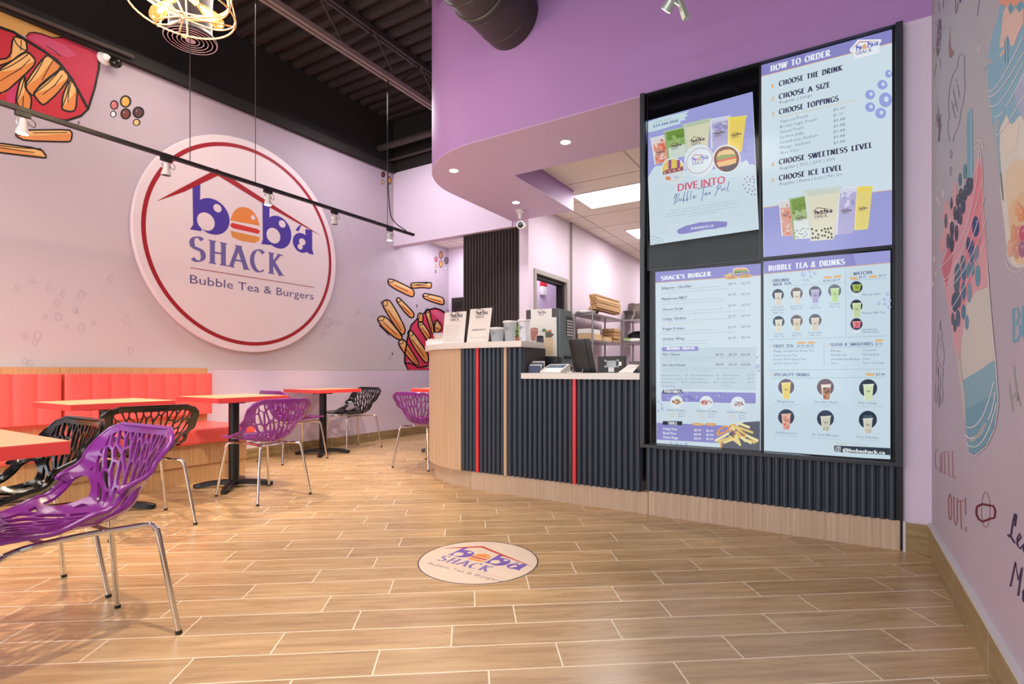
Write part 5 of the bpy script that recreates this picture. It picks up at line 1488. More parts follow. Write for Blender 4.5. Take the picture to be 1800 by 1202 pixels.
for k in range(3):
    a = (radians(35), radians(170), radians(282))[k] + TH
    d = Vector((cos(a) * 0.80, sin(a) * 0.80, -0.55)).normalized()
    c = PC + Vector((0, 0, 0.075)) + Vector((cos(a), sin(a), 0)) * 0.02
    MB().lathe([(0.017, 0.0), (0.019, 0.01), (0.019, 0.055), (0.015, 0.06)], tuple(c), 16, d).build('socket', M_brass, pend)
    bl = MB().lathe([(0.013, 0.058), (0.016, 0.075), (0.026, 0.11), (0.036, 0.15), (0.037, 0.17), (0.030, 0.195), (0.016, 0.210), (0.0, 0.214)], tuple(c), 20, d).build('bulb', M_bglass, pend)
    MB().lathe([(0.004, 0.075), (0.010, 0.10), (0.011, 0.15), (0.004, 0.165)], tuple(c), 8, d).build('filament', M_fil, bl)
    light('bulb_light', 'POINT', tuple(c + d * 0.125), 46, (1.0, 0.74, 0.46), shadow_soft_size=0.025)

# round supply diffuser on its duct
VP_ = Vector(onZ(335, 72, 3.55))
ven = thing('air_diffuser', 'round ringed air diffuser hanging behind the cage lamp', 'air vent', tuple(VP_))
M_duct = mat('pale_duct_metal', (0.36, 0.31, 0.31), rough=0.4, metal=0.2, var=0.05)
mb = MB(); pf = []
for r in (0.186, 0.156, 0.126, 0.096, 0.066):
    pf += [(r, 0.0), (r - 0.005, -0.004), (r - 0.027, 0.020), (r - 0.0275, 0.022)]
pf += [(0.036, -0.002), (0.0, -0.004)]
mb.lathe(pf, tuple(VP_), 40)
mb.build('louvre_ring', mat('pale_pink_vent', (0.80, 0.66, 0.68), rough=0.4, var=0.02), ven)
MB().lathe([(0.186, 0.0), (0.188, 0.02), (0.15, 0.07), (0.15, 0.05)], tuple(VP_), 36).build('collar', M_duct, ven)
mb = MB().tube(catmull([tuple(VP_ + Vector(q)) for q in ((0, 0, 0.05), (0, 0, 0.25), (0.03, 0, 0.42), (0.14, 0, 0.56), (0.32, 0, 0.62), (0.9, 0, 0.63))], 6), 0.15, 24)
mb.build('duct_elbow', M_duct, ven)

# big round duct entering the violet bulkhead
q0 = onY(900, 86, YT); q1 = onY(946, 25, YT)
dz = q0[2] + 0.235; dx = q1[0] - 0.235
dct = thing('round_duct', 'big dark spiral duct running into the violet bulkhead', 'duct', (dx, 1.5, dz - 0.235))
M_dd = mat('dark_olive_duct', (0.27, 0.255, 0.22), rough=0.45, metal=0.15, var=0.12, vscale=3)
MB().tube([(dx, -2.9, dz), (dx, YT - 0.001, dz)], 0.235, 48, cap=False).build('pipe', M_dd, dct)
for y in [YT - 0.12 - 0.24 * k for k in range(22)]:
    pass
mb = MB()
for k in range(24):
    y = YT - 0.10 - 0.23 * k
    mb.tube([(dx + 0.236 * cos(2 * pi * i / 48), y + 0.03 * sin(2 * pi * i / 48), dz + 0.236 * sin(2 * pi * i / 48)) for i in range(48)], 0.0032, 6, True)
mb.build('seam', M_dd, dct)
MB().tube([(dx + 0.237 * cos(2 * pi * i / 48), YT - 0.42, dz + 0.237 * sin(2 * pi * i / 48)) for i in range(48)], 0.012, 8, True).build('joint_ring', M_dd, dct)
mb = MB()
for y in (2.2, 0.4, -1.4):
    mb.box(dx - 0.245, dx - 0.238, y - 0.012, y + 0.012, dz, 4.498).box(dx + 0.238, dx + 0.245, y - 0.012, y + 0.012, dz, 4.498)
mb.build('hanger_strap', M_steel_d, dct, smooth=0)

# track head over the counter, near the top of the picture
sp = Vector(onY(1200, 20, 2.6))
hs = thing('track_spotlight', 'silver spotlight on a short track high in front of the violet bulkhead', 'spotlight', (sp.x, sp.y, 3.15))
MB().box(-1.6, 0.38, sp.y - 0.018, sp.y + 0.018, 3.15, 3.175).build('rail', M_cover, hs, smooth=0)
mb = MB()
for x in (-1.5, 0.3):
    mb.tube([(x, sp.y, 3.17), (x, sp.y, 4.497)], 0.004, 6)
mb.build('suspension_wire', M_steel_d, hs)
M_silv = mat('pale_green_grey_metal', (0.72, 0.76, 0.72), rough=0.3, metal=0.4, var=0.03)
e0, e1 = Vector(onY(1190, -14, 2.6)), Vector(onY(1206, 33, 2.6))
MB().tube([(e0.x, e0.y, 3.15), tuple(e0), tuple(e1)], 0.017, 4).build('driver_box', M_silv, hs, smooth=0)
lc = Vector(onY(1176, 9, 2.6))
ld = (Vector((-2.0, 3.3, 1.6)) - lc).normalized()
MB().tube([tuple(e0 * 0.4 + e1 * 0.6), tuple(lc - ld * 0.02)], 0.008, 8).build('swivel', M_silv, hs)
MB().lathe([(0.014, -0.07), (0.020, -0.05), (0.024, 0.0), (0.030, 0.022), (0.025, 0.024)], tuple(lc), 20, ld).build('lamp_body', M_silv, hs)
MB().lathe([(0.0, 0.0265), (0.024, 0.025)], tuple(lc), 20, ld).build('lens', M_glow_w, hs)
light('counter_spot', 'SPOT', tuple(lc + ld * 0.04), 45, (1.0, 0.84, 0.66), (-2.0, 3.3, 1.2), spot_size=radians(80), spot_blend=0.8, shadow_soft_size=0.03)

# downlights in the bulkhead
DL = [(-3.023, 3.894, 'recessed downlight in the rounded corner of the violet bulkhead'), (-1.88, 3.881, 'recessed downlight in the front run of the violet bulkhead'), (-3.016, 4.987, 'recessed downlight in the rear run of the violet bulkhead')]
for x, y, lb in DL:
    t = thing('downlight', lb, 'downlight', (x, y, 2.80), group='recessed downlights')
    MB().lathe([(0.034, 0.0), (0.046, -0.003), (0.050, -0.0005)], (x, y, 2.80), 28).build('trim_ring', M_white, t)
    MB().lathe([(0.0, -0.002), (0.036, -0.002), (0.036, 0.0)], (x, y, 2.80), 28).build('diffuser', M_glow_d, t)
    light('downlight_beam', 'SPOT', (x, y, 2.785), 55, (1.0, 0.97, 0.95), (x, y, 0), spot_size=radians(125), spot_blend=0.9, shadow_soft_size=0.035)

# LED panels in the kitchen grid
for i, (x0, x1, y0, y1, lb) in enumerate([(-2.70, -1.48, 5.73, 6.33, 'white lit ceiling panel nearest the counter'), (-2.70, -1.48, 7.56, 8.16, 'white lit ceiling panel farther into the kitchen'), (-2.70, -1.48, 9.99, 10.59, 'white lit ceiling panel at the back of the kitchen')]):
    p = thing('ceiling_panel', lb, 'ceiling light', ((x0 + x1) / 2, (y0 + y1) / 2, 3.026), group='lit kitchen ceiling panels')
    MB().box(x0 + 0.012, x1 - 0.012, y0 + 0.012, y1 - 0.012, 3.028, 3.0345).build('diffuser', M_glow, p, smooth=0)
    mb = MB().box(x0, x1, y0, y0 + 0.012, 3.026, 3.0345).box(x0, x1, y1 - 0.012, y1, 3.026, 3.0345).box(x0, x0 + 0.012, y0, y1, 3.026, 3.0345).box(x1 - 0.012, x1, y0, y1, 3.026, 3.0345)
    mb.build('frame', M_cover, p, smooth=0)
    light('panel_light', 'AREA', ((x0 + x1) / 2, (y0 + y1) / 2, 3.02), (26, 36, 40)[i], (1.0, 0.97, 0.94), ((x0 + x1) / 2, (y0 + y1) / 2, 0), shape='RECTANGLE', size=1.1, size_y=0.5)
light('store_light', 'POINT', (-3.75, 7.2, 2.7), 18, (0.92, 0.92, 1.0), shadow_soft_size=0.1)
light('passage_light', 'AREA', (-4.85, 6.25, 2.94), 15, (0.93, 0.94, 1.0), (-4.85, 6.25, 0), shape='SQUARE', size=0.5)

# security cameras
cw = onX(200, 106, XL + 0.06)
sc1 = thing('security_camera', 'white dome camera with a dark eye high beside the fries print', 'security camera', cw)
MB().lathe([(0.055, 0.0), (0.055, 0.018), (0.035, 0.035), (0.028, 0.05)], (XL + 0.004, cw[1] - 0.05, cw[2] + 0.005), 24, (1, 0, 0)).build('base', M_white, sc1)
MB().lathe([(0.0, -0.02), (0.03, -0.015), (0.042, 0.0), (0.042, 0.03), (0.030, 0.052), (0.012, 0.060), (0.0, 0.061)], (XL + 0.065, cw[1] + 0.0, cw[2] - 0.018), 24, (0.9, 0.35, -0.4)).build('dome', mat('smoked_dome', (0.10, 0.10, 0.06), rough=0.12, var=0), sc1)
c2 = onY(917, 397, 5.25)
sc2 = thing('security_camera', 'white bullet camera under the violet bulkhead at the slatted wall', 'security camera', (c2[0], 5.25, 2.80))
MB().lathe([(0.05, 0.0), (0.05, -0.025), (0.03, -0.03), (0.022, -0.05), (0.022, -0.10)], (c2[0] - 0.02, 5.25, 2.799), 20).build('mount', M_white, sc2)
dd_ = Vector((0.25, -0.9, -0.25)).normalized()
MB().lathe([(0.02, -0.09), (0.040, -0.075), (0.046, 0.0), (0.046, 0.05), (0.038, 0.055)], (c2[0], 5.25, 2.63), 22, dd_).build('body', M_white, sc2)
MB().lathe([(0.0, 0.0575), (0.036, 0.0555)], (c2[0], 5.25, 2.63), 22, dd_).build('lens', mat('camera_lens', (0.12, 0.11, 0.08), rough=0.1, var=0), sc2)

# ================================================================== things on the counters
M_clear = mat('clear_plastic_cup', (0.90, 0.93, 0.95), rough=0.12, var=0.0, alpha=0.2)
M_paper = mat('white_card', (0.87, 0.84, 0.82), rough=0.6, var=0.02)
M_acryl = mat('clear_acrylic', (0.93, 0.94, 0.95), rough=0.08, var=0.0, alpha=0.25)
M_kraft = mat('brown_kraft_paper', (0.70, 0.54, 0.38), rough=0.7, var=0.10, vscale=14)
M_board2 = mat('cardboard', (0.80, 0.68, 0.52), rough=0.75, var=0.06)
M_inox = mat('brushed_steel', (0.62, 0.60, 0.60), rough=0.32, metal=0.85, var=0.05)
M_machine = mat('grey_green_machine', (0.45, 0.51, 0.52), rough=0.4, var=0.03)
M_brown = mat('machine_brown', (0.24, 0.21, 0.20), rough=0.4, var=0.03)
M_bag = mat('black_bag', (0.12, 0.11, 0.13), rough=0.35, var=0.2)
M_wbag = mat('white_plastic_bag', (0.82, 0.80, 0.80), rough=0.4, var=0.06)
BT = 1.1845                      # top of the raised bar
YB = 3.62
PALB = {k: (0.24, 0.22, 0.25) for k in PAL_COLOUR}; PALB['hole'] = (0.87, 0.84, 0.82)
def quad_frame(tl, tr, br, bl, Y0, Y1):
    """board leaning between depth Y1 at the top and Y0 at the foot"""
    return onY(*tl, Y1), onY(*tr, Y1), onY(*br, Y0), onY(*bl, Y0)
def counter_sign(name, label, tl, tr, br, bl, lines):
    TL, TR, BR, BL = [Vector(p) for p in quad_frame(tl, tr, br, bl, YB - 0.03, YB + 0.01)]
    dzz = BT + 0.001 - min(BL.z, BR.z)
    for v in (TL, TR, BR, BL): v.z += dzz
    BL.z = BR.z = BT + 0.001
    w = ((BR - BL).length + (TR - TL).length) / 2
    U = (BR - BL).normalized(); V = (TL - BL); h = V.length; V.normalize()
    N = U.cross(V).normalized()
    t = thing(name, label, 'sign', tuple((BL + BR) / 2), group='white card signs on the bar')
    mb = MB()
    vs = [BL, BR, BR + V * h, BL + V * h]
    mb.add([tuple(p) for p in vs] + [tuple(p - N * 0.003) for p in vs], [(0, 1, 2, 3), (4, 7, 6, 5), (0, 4, 5, 1), (1, 5, 6, 2), (2, 6, 7, 3), (3, 7, 4, 0)])
    mb.build('card', M_paper, t, smooth=0)
    mb = MB()
    b0, b1 = BL - N * 0.004, BR - N * 0.004
    mb.add([tuple(p) for p in (b0, b1, b1 - N * 0.085, b0 - N * 0.085)] + [tuple(p + Vector((0, 0, 0.004))) for p in (b0, b1, b1 - N * 0.085, b0 - N * 0.085)], [(0, 1, 2, 3), (4, 7, 6, 5), (0, 4, 5, 1), (1, 5, 6, 2), (2, 6, 7, 3), (3, 7, 4, 0)])
    for v in range(len(mb.v)):
        x, y, z = mb.v[v]; mb.v[v] = (x, y, BT + 0.001 + (0.004 if v > 3 else 0))
    mb.build('acrylic_foot', M_acryl, t, smooth=0)
    sh = Sheet('F', 0, 1, 0.0006, frame=(BL, U, V))
    draw_logo(sh, (w * 0.52, h * 0.80), (w * 0.42, 0), (0, w * 0.42), PALB, 1, n=14, tag_line=False)
    for tx, x0, x1, y, hh, b in lines:
        sh.text(tx, w * x0, h * y, w * x1, h * hh, (0.33, 0.31, 0.33), 1, b, 1)
    sh.build('print', t)
    return t
counter_sign('counter_sign', 'white card with printed opening hours standing on the raised bar', (782, 549), (822, 546), (815, 603), (777, 604.5),
             [('Please join us for drinks:', 0.08, 0.70, 0.56, 0.020, 0), ('Monday 11:00 to 10:00 PM', 0.08, 0.66, 0.485, 0.020, 0), ('Tuesday 11:00 to 10:00 PM', 0.08, 0.66, 0.41, 0.020, 0), ('Wednesday 11:00 to 10:00 PM', 0.08, 0.74, 0.335, 0.020, 0), ('Thursday 11:00 to 10:00 PM', 0.08, 0.68, 0.26, 0.020, 0), ('Friday 12:00 to 11:00 PM', 0.08, 0.62, 0.185, 0.020, 0), ('Saturday & Sunday: 12:00 to 11:00 PM', 0.08, 0.82, 0.11, 0.020, 0)])
counter_sign('counter_sign', 'white card with the shop mark beside the clear cups on the bar', (827, 544), (866, 542), (858, 602), (820, 604),
             [('TRAINING IN PROCESS', 0.18, 0.82, 0.36, 0.045, 0.02), ('Thank you for your patience', 0.12, 0.86, 0.15, 0.022, 0)])
def cup(label, px0, px1, pyt, pyb, Y, lid=False, logo=True):
    a = onY(px0, pyb, Y); b = onY(px1, pyb, Y); tp = onY((px0 + px1) / 2, pyt, Y)
    r = (b[0] - a[0]) / 2 * 0.95; c = ((a[0] + b[0]) / 2, Y, BT + 0.0005); h = (tp[2] - a[2])
    t = thing('plastic_cup', label, 'cup', c, group='clear cups on the bar')
    MB().lathe([(0.0, 0.002), (r * 0.74, 0.002), (r * 0.76, 0.008), (r * 0.98, h * 0.96), (r * 0.98, h), (r * 0.96, h), (r * 0.74, 0.010), (0.0, 0.009)], c, 28).build('cup_body', M_clear, t)
    MB().lathe([(r * 0.98, h * 0.965), (r * 1.06, h * 0.965), (r * 1.06, h + 0.004), (r * 0.98, h + 0.006)] + ([(0.0, h + 0.007)] if lid else []), c, 28).build('lid' if lid else 'rim', M_white, t)
    sh = Sheet('Y', Y - r * 1.0 - 0.001, -1, 0.0004)
    draw_logo(sh, (c[0], c[2] + h * 0.62), (r * 0.62, 0), (0, r * 0.62), {k_: ((0.75, 0.78, 0.8) if k_ == 'hole' else (0.46, 0.47, 0.52)) for k_ in PAL_COLOUR}, 1, n=10, tag_line=False, full=False)
    sh.build('print', t)
    return t
cup('short clear lidded cup beside the shop mark card', 862.5, 886, 576.5, 601.5, 3.60, lid=True)
cup('tall clear cup to the left of the little plant', 886, 907.5, 564.5, 600.5, 3.60)
cup('tall clear cup to the right of the little plant', 911, 931, 563.5, 600.5, 3.58)
a = onY(909.5, 600.5, 3.70)
pl = thing('potted_plant', 'small leafy plant in a terracotta pot between two clear cups', 'plant', (a[0], 3.70, BT))
MB().lathe([(0.0, 0.001), (0.026, 0.001), (0.032, 0.035), (0.034, 0.045), (0.028, 0.045), (0.026, 0.04), (0, 0.038)], (a[0], 3.70, BT), 20).build('pot', mat('terracotta', (0.72, 0.45, 0.30), rough=0.7), pl)
mb = MB(); rnd = random.Random(9)
for k in range(60):
    b_ = rnd.uniform(0, 2 * pi); r_ = rnd.uniform(0.003, 0.026); z = BT + rnd.uniform(0.045, 0.145)
    p = Vector((a[0] + r_ * cos(b_), 3.70 + r_ * sin(b_), z))
    d = Vector((cos(b_) * rnd.uniform(.3, 1), sin(b_) * rnd.uniform(.3, 1), rnd.uniform(0.2, 1))).normalized(); s = d.cross(Vector((0, 0, 1))).normalized() * 0.008; l = rnd.uniform(0.018, 0.032)
    up = s.cross(d).normalized() * 0.003
    mb.add([tuple(p), tuple(p + d * l * .5 + s), tuple(p + d * l + up), tuple(p + d * l * .5 - s)], [(0, 1, 2, 3)])
mb.build('foliage', mat('fresh_green_leaf', (0.48, 0.66, 0.22), rough=0.5, var=0.3, vscale=40), pl, smooth=0)
# white containers at the bar end
e = onZ(762, 607, BT)
bxw = onY(748, 607, 3.72); bxe = onY(784, 606, 3.72)
tb_ = thing('takeaway_tray', 'shallow white tray at the rounded end of the bar', 'tray', ((bxw[0] + bxe[0]) / 2, 3.82, BT))
MB().box(bxw[0], bxe[0], 3.72, 3.92, BT + 0.001, BT + 0.045).build('box', M_white, tb_, smooth=0, bevel=0.006)
MB().box(bxw[0] + 0.012, bxe[0] - 0.008, 3.73, 3.91, BT + 0.046, BT + 0.062).build('lid', M_paper, tb_, smooth=0, bevel=0.004)
j = onY(771, 590, 3.80)
jr = thing('condiment_tub', 'small clear tub with an orange filling on the white tray', 'tub', (j[0], 3.80, BT + 0.063))
MB().lathe([(0.0, 0.0), (0.040, 0.0), (0.050, 0.05), (0.046, 0.05), (0.038, 0.004), (0, 0.004)], (j[0], 3.80, BT + 0.0635), 24).build('tub_body', M_clear, jr)
MB().lathe([(0.0, 0.005), (0.037, 0.005), (0.041, 0.026), (0, 0.028)], (j[0], 3.80, BT + 0.0635), 20).build('filling', mat('orange_filling', (0.88, 0.68, 0.48), rough=0.5), jr)
MB().lathe([(0.052, 0.050), (0.053, 0.056), (0.0, 0.060)], (j[0], 3.80, BT + 0.0635), 24).build('lid', M_clear, jr)

# ---- coffee machine with a poster on its side
ZT = 0.9405
Ym = 4.02
ml = onY(925, 545, Ym); mr = onY(979, 541, Ym)
md = onX(1005.5, 541, mr[0])[1]
mz = mr[2]
mac = thing('coffee_machine', 'tall grey green drinks machine with a shop poster on its flank', 'coffee machine', ((ml[0] + mr[0]) / 2, (Ym + md) / 2, ZT))
MB().box(ml[0], mr[0], Ym, md, ZT + 0.075, mz).build('body', M_machine, mac, smooth=0, bevel=0.008)
MB().box(ml[0] + 0.01, mr[0] - 0.01, Ym + 0.01, md - 0.01, ZT, ZT + 0.0748).build('base', M_dark, mac, smooth=0)
MB().box(ml[0] + 0.001, mr[0] - 0.004, Ym - 0.004, Ym - 0.0005, ZT + 0.08, mz - 0.004).build('side_panel', M_brown, mac, smooth=0)
MB().box(mr[0] + 0.0005, mr[0] + 0.014, Ym + 0.03, md - 0.02, ZT + 0.11, mz - 0.02).build('front_door', M_machine, mac, smooth=0, bevel=0.004)
k0 = onX(995.5, 556, mr[0] + 0.015); k1_ = onX(1004.5, 592, mr[0] + 0.015)
kp = MB().box(mr[0] + 0.0145, mr[0] + 0.018, min(k0[1], md - 0.08), md - 0.025, k1_[2], k0[2]).build('keypad', M_brown, mac, smooth=0)
for i in range(6):
    z = k1_[2] + (k0[2] - k1_[2]) * (i + 0.5) / 7
    MB().box(mr[0] + 0.0182, mr[0] + 0.021, min(k0[1], md - 0.08) + 0.008, md - 0.033, z - 0.006, z + 0.006).build('key', M_white, kp, smooth=0)
MB().box(mr[0] + 0.0145, mr[0] + 0.04, Ym + 0.10, md - 0.05, ZT + 0.12, ZT + 0.14).build('drip_tray', M_dark, mac, smooth=0)
sh = Sheet('Y', Ym - 0.0045, -1, 0.0006)
Z_ = sc((900, 480), 0.15811)
sh.ppoly(Z_([(165, 515), (210, 512), (210, 405), (443, 392), (443, 492), (494, 488), (500, 990), (478, 995), (478, 925), (210, 920), (165, 900)]), (0.86, 0.845, 0.835), 1)
c = sh.un(*Z_([(330, 455)])[0])
draw_logo(sh, (c[0], c[1]), (0.060, 0), (0, 0.060), dict(roof=(0.55, 0.25, 0.35), ink=(0.32, 0.26, 0.50), hole=(0.88, 0.87, 0.87), bun=(0.75, 0.5, 0.4), bun2=(0.7, 0.5, 0.4), patty=(0.6, 0.3, 0.3), word=(0.55, 0.53, 0.56), rule=(0.6, 0.5, 0.5), tag=(0.6, 0.6, 0.6)), 2, n=12, tag_line=False, full=False)
sh.ppoly(Z_([(204, 640), (294, 640), (284, 690), (266, 700), (262, 750), (216, 750)]), (0.68, 0.46, 0.42), 2)
sh.pell(*Z_([(248, 625)])[0], 7.0, 3.0, (0.58, 0.36, 0.33), 3, 18); sh.pell(*Z_([(248, 628)])[0], 5.6, 2.1, (0.74, 0.55, 0.50), 4, 16)
sh.ppoly(Z_([(272, 712), (350, 700), (366, 900), (280, 905)]), (0.27, 0.26, 0.29), 2)
sh.pell(*Z_([(311, 705)])[0], 6.2, 1.8, (0.16, 0.15, 0.17), 3, 16)
sh.pstroke(Z_([(290, 760), (320, 800), (350, 860)]), 0.8, (0.60, 0.60, 0.62), 3); sh.pstroke(Z_([(345, 740), (330, 800), (300, 880)]), 0.6, (0.55, 0.55, 0.58), 3)
sh.ppoly(Z_([(362, 720), (455, 712), (460, 905), (370, 910)]), (0.85, 0.76, 0.64), 2)
sh.ppoly(Z_([(372, 650), (440, 640), (444, 712), (374, 716)]), (0.36, 0.38, 0.34), 3)
sh.ppoly(Z_([(372, 636), (440, 628), (440, 650), (372, 658)]), (0.75, 0.55, 0.40), 4)
sh.ppoly(Z_([(330, 640), (350, 615), (372, 618), (380, 650), (345, 655)]), (0.32, 0.50, 0.36), 4)
sh.pell(*Z_([(450, 685)])[0], 2.6, 2.2, (0.48, 0.34, 0.28), 4, 12)
for y in (770, 810, 850):
    sh.pstroke(Z_([(366, y), (456, y - 6)]), 0.7, (0.90, 0.83, 0.74), 3)
sh.build('poster', mac)

# ---- till things
def lean_slab(name, label, cat, tl, tr, br, bl, Y0, tilt, th, m, bev=0.006):
    BL, BR = Vector(onY(*bl, Y0)), Vector(onY(*br, Y0))
    zb = ZT + 0.004
    TLv, TRv = Vector(onY(*tl, Y0 + tilt)), Vector(onY(*tr, Y0 + tilt))
    BL.z = BR.z = zb
    t = thing(name, label, cat, tuple((BL + BR) / 2 - Vector((0, 0, 0.004))))
    N = (BR - BL).cross(TLv - BL).normalized()
    fr = [BL, BR, TRv, TLv]
    mb = MB().add([tuple(p) for p in fr] + [tuple(p - N * th) for p in fr], [(0, 1, 2, 3), (4, 7, 6, 5), (0, 4, 5, 1), (1, 5, 6, 2), (2, 6, 7, 3), (3, 7, 4, 0)])
    mb = MB(); mb.add([tuple(p) for p in fr] + [tuple(p - N * th) for p in fr], [(0, 1, 2, 3), (4, 7, 6, 5), (0, 4, 5, 1), (1, 5, 6, 2), (2, 6, 7, 3), (3, 7, 4, 0)])
    mb.build('case', m, t, smooth=30, bevel=bev)
    return t, fr, N
M_tab = mat('satin_black_metal', (0.11, 0.11, 0.11), rough=0.28, var=0.05)
tab, fr, N = lean_slab('till_tablet', 'tall black tablet till seen from behind on the low worktop', 'tablet', (998.5, 597), (1035, 594.5), (1047, 651), (1009, 652.5), 3.72, -0.05, 0.016, M_tab)
def P4(fr, u, v):
    a = fr[0].lerp(fr[1], u); b = fr[3].lerp(fr[2], u)
    return a.lerp(b, v)
for u in (0.12, 0.80):
    MB().tube([tuple(P4(fr, u, 0.03) + N * 0.0005), tuple(P4(fr, u, 0.985) + N * 0.0005)], 0.0028, 6).build('rail', M_dark, tab)
mb = MB()
c = P4(fr, 0.47, 0.52) + N * 0.0008
U = (fr[1] - fr[0]).normalized(); V = (fr[3] - fr[0]).normalized()
mb.add([tuple(c + U * 0.009 * cos(t_) * (1 - 0.12 * max(0, sin(t_)) ** 8) + V * 0.0105 * sin(t_)) for t_ in [2 * pi * i / 20 for i in range(20)]], [tuple(range(20))])
mb.add([tuple(c + V * 0.014 + U * 0.003 + (U * 0.6 + V) * 0.004 * cos(t_) + (V - U * 0.6) * 0.0018 * sin(t_)) for t_ in [2 * pi * i / 10 for i in range(10)]], [tuple(range(10))])
mb.build('fruit_mark', M_gloss, tab, smooth=0)
MB().tube(catmull([tuple(P4(fr, 0.45, 0.10) + N * 0.004), tuple(P4(fr, 0.44, 0.03) + N * 0.02), tuple(Vector((P4(fr, 0.30, 0).x, 3.68, ZT + 0.003))), tuple(Vector((P4(fr, 0.0, 0).x, 3.69, ZT + 0.003)))], 6), 0.002, 6).build('charging_cable', M_white, tab)
MB().box(fr[0].x + 0.01, fr[1].x - 0.01, 3.70, 3.80, ZT, ZT + 0.006).build('foot', M_dark, tab, smooth=0)
rug, fr, N = lean_slab('rugged_tablet', 'small black rugged tablet with a grey mount seen from behind', 'tablet', (1050, 626.5), (1098.5, 625), (1098.5, 652), (1051.5, 653.5), 3.70, 0.015, 0.022, mat('rubber_black', (0.13, 0.135, 0.14), rough=0.55, var=0.05), 0.005)
def rbox(fr, N, u0, u1, v0, v1, th, name, m, par, bev=0.002):
    q = [P4(fr, u0, v0), P4(fr, u1, v0), P4(fr, u1, v1), P4(fr, u0, v1)]
    mb = MB(); mb.add([tuple(p + N * 0.0005) for p in q] + [tuple(p + N * th) for p in q], [(0, 1, 2, 3), (4, 7, 6, 5), (0, 4, 5, 1), (1, 5, 6, 2), (2, 6, 7, 3), (3, 7, 4, 0)])
    return mb.build(name, m, par, smooth=30, bevel=bev)
M_mount = mat('grey_mount', (0.55, 0.57, 0.58), rough=0.35, metal=0.3, var=0.04)
rbox(fr, N, 0.34, 0.70, 0.30, 0.72, 0.006, 'mount_plate', M_mount, rug)
for u, v in ((0.26, 0.30), (0.26, 0.66), (0.72, 0.30), (0.72, 0.66)):
    rbox(fr, N, u, u + 0.08, v, v + 0.12, 0.009, 'mount_clip', M_mount, rug)
rbox(fr, N, 0.40, 0.62, 0.02, 0.30, 0.008, 'mount_leg', M_cover, rug)
rbox(fr, N, 0.78, 0.88, 0.40, 0.64, 0.004, 'sticker', M_white, rug, 0.0005)
# card reader
a = onY(949, 655, 3.56); b = onY(985, 654, 3.56)
cr = thing('card_reader', 'white card payment terminal beside the tall counter end', 'card reader', ((a[0] + b[0]) / 2, 3.62, ZT))
pr = [(3.56, ZT + 0.001), (3.56, ZT + 0.014), (3.60, ZT + 0.030), (3.72, ZT + 0.068), (3.735, ZT + 0.064), (3.735, ZT + 0.001)]
MB().prism(pr, a[0], b[0], 'X').build('body', M_white, cr, smooth=30, bevel=0.005)
q = [(a[0] + 0.015, 3.625), (b[0] - 0.012, 3.625), (b[0] - 0.012, 3.700), (a[0] + 0.015, 3.700)]
zs = lambda y: ZT + 0.030 + (y - 3.60) * (0.038 / 0.12) + 0.0012
mb = MB(); mb.add([(x, y, zs(y)) for x, y in q] + [(x, y, zs(y) - 0.002) for x, y in q], [(0, 1, 2, 3), (4, 7, 6, 5), (0, 4, 5, 1), (1, 5, 6, 2), (2, 6, 7, 3), (3, 7, 4, 0)])
mb.build('screen', mat('reader_screen', (0.30, 0.42, 0.50), rough=0.15, var=0.03), cr, smooth=0)
# leaflets
a = onY(934, 655, 3.60)
for k in range(4):
    y = 3.57 + 0.022 * k
    tag(MB().obox((a[0] + 0.045, y, 0), (cos(0.25 + 0.1 * k), sin(0.25 + 0.1 * k), 0), (-sin(0.25), cos(0.25), 0), 0.048, 0.0012, ZT + 0.0005, ZT + 0.055 + 0.012 * k).build('leaflet', M_paper if k % 2 else mat('blue_leaflet', (0.22, 0.24, 0.38), rough=0.5), smooth=0),
        ('dark blue leaflet at the front of the stack by the counter end', 'white leaflet second in the stack by the counter end', 'dark blue leaflet third in the stack by the counter end', 'white leaflet at the back of the stack by the counter end')[k], 'leaflet', 'leaflets by the till')
a = onY(938, 640, 3.83); b = onY(975, 640, 3.83)
kb = thing('receipt_printer', 'black box printer in front of the drinks machine', 'printer', ((a[0] + b[0]) / 2, 3.88, ZT))
MB().box(a[0], b[0], 3.862, 3.97, ZT + 0.0005, onY(955, 627, 3.83)[2]).build('body', M_tab, kb, smooth=30, bevel=0.006)
MB().box(a[0] + 0.02, b[0] - 0.02, 3.875, 3.93, onY(955, 627, 3.83)[2], onY(955, 627, 3.83)[2] + 0.004).build('cover', M_gloss, kb, smooth=0)
a = onY(984, 654, 3.66); b = onY(1006, 654, 3.66)
tag(MB().box(a[0], b[0], 3.66, 3.83, ZT + 0.0005, ZT + 0.012).build('order_pad', M_paper, smooth=0, bevel=0.002), 'flat white order pad between the card reader and the tall tablet', 'notepad')
a = onY(986, 640, 4.05); b = onY(1004, 640, 4.05)
st_ = thing('stapler', 'small black stapler behind the tall tablet', 'stapler', ((a[0] + b[0]) / 2, 4.07, ZT))
MB().box(a[0], b[0], 4.05, 4.10, ZT + 0.0005, ZT + 0.018).build('base', M_tab, st_, smooth=30, bevel=0.003)
MB().prism([(a[0], ZT + 0.02), (b[0], ZT + 0.03), (b[0] - 0.005, ZT + 0.05), (a[0] + 0.01, ZT + 0.055)], 4.055, 4.095, 'Y').build('arm', M_tab, st_, smooth=30, bevel=0.003)
rc, fr, N = lean_slab('receipt_slip', 'white printed receipt slip propped up beside the rugged tablet', 'receipt', (1106, 640.5), (1124, 641), (1112, 655), (1086, 655), 3.56, 0.10, 0.001, M_paper, 0.0)
sh = Sheet('F', 0, 1, 0.0005, frame=(fr[0], (fr[1] - fr[0]).normalized(), (fr[3] - fr[0]).normalized()))
L_ = (fr[3] - fr[0]).length; W_ = (fr[1] - fr[0]).length
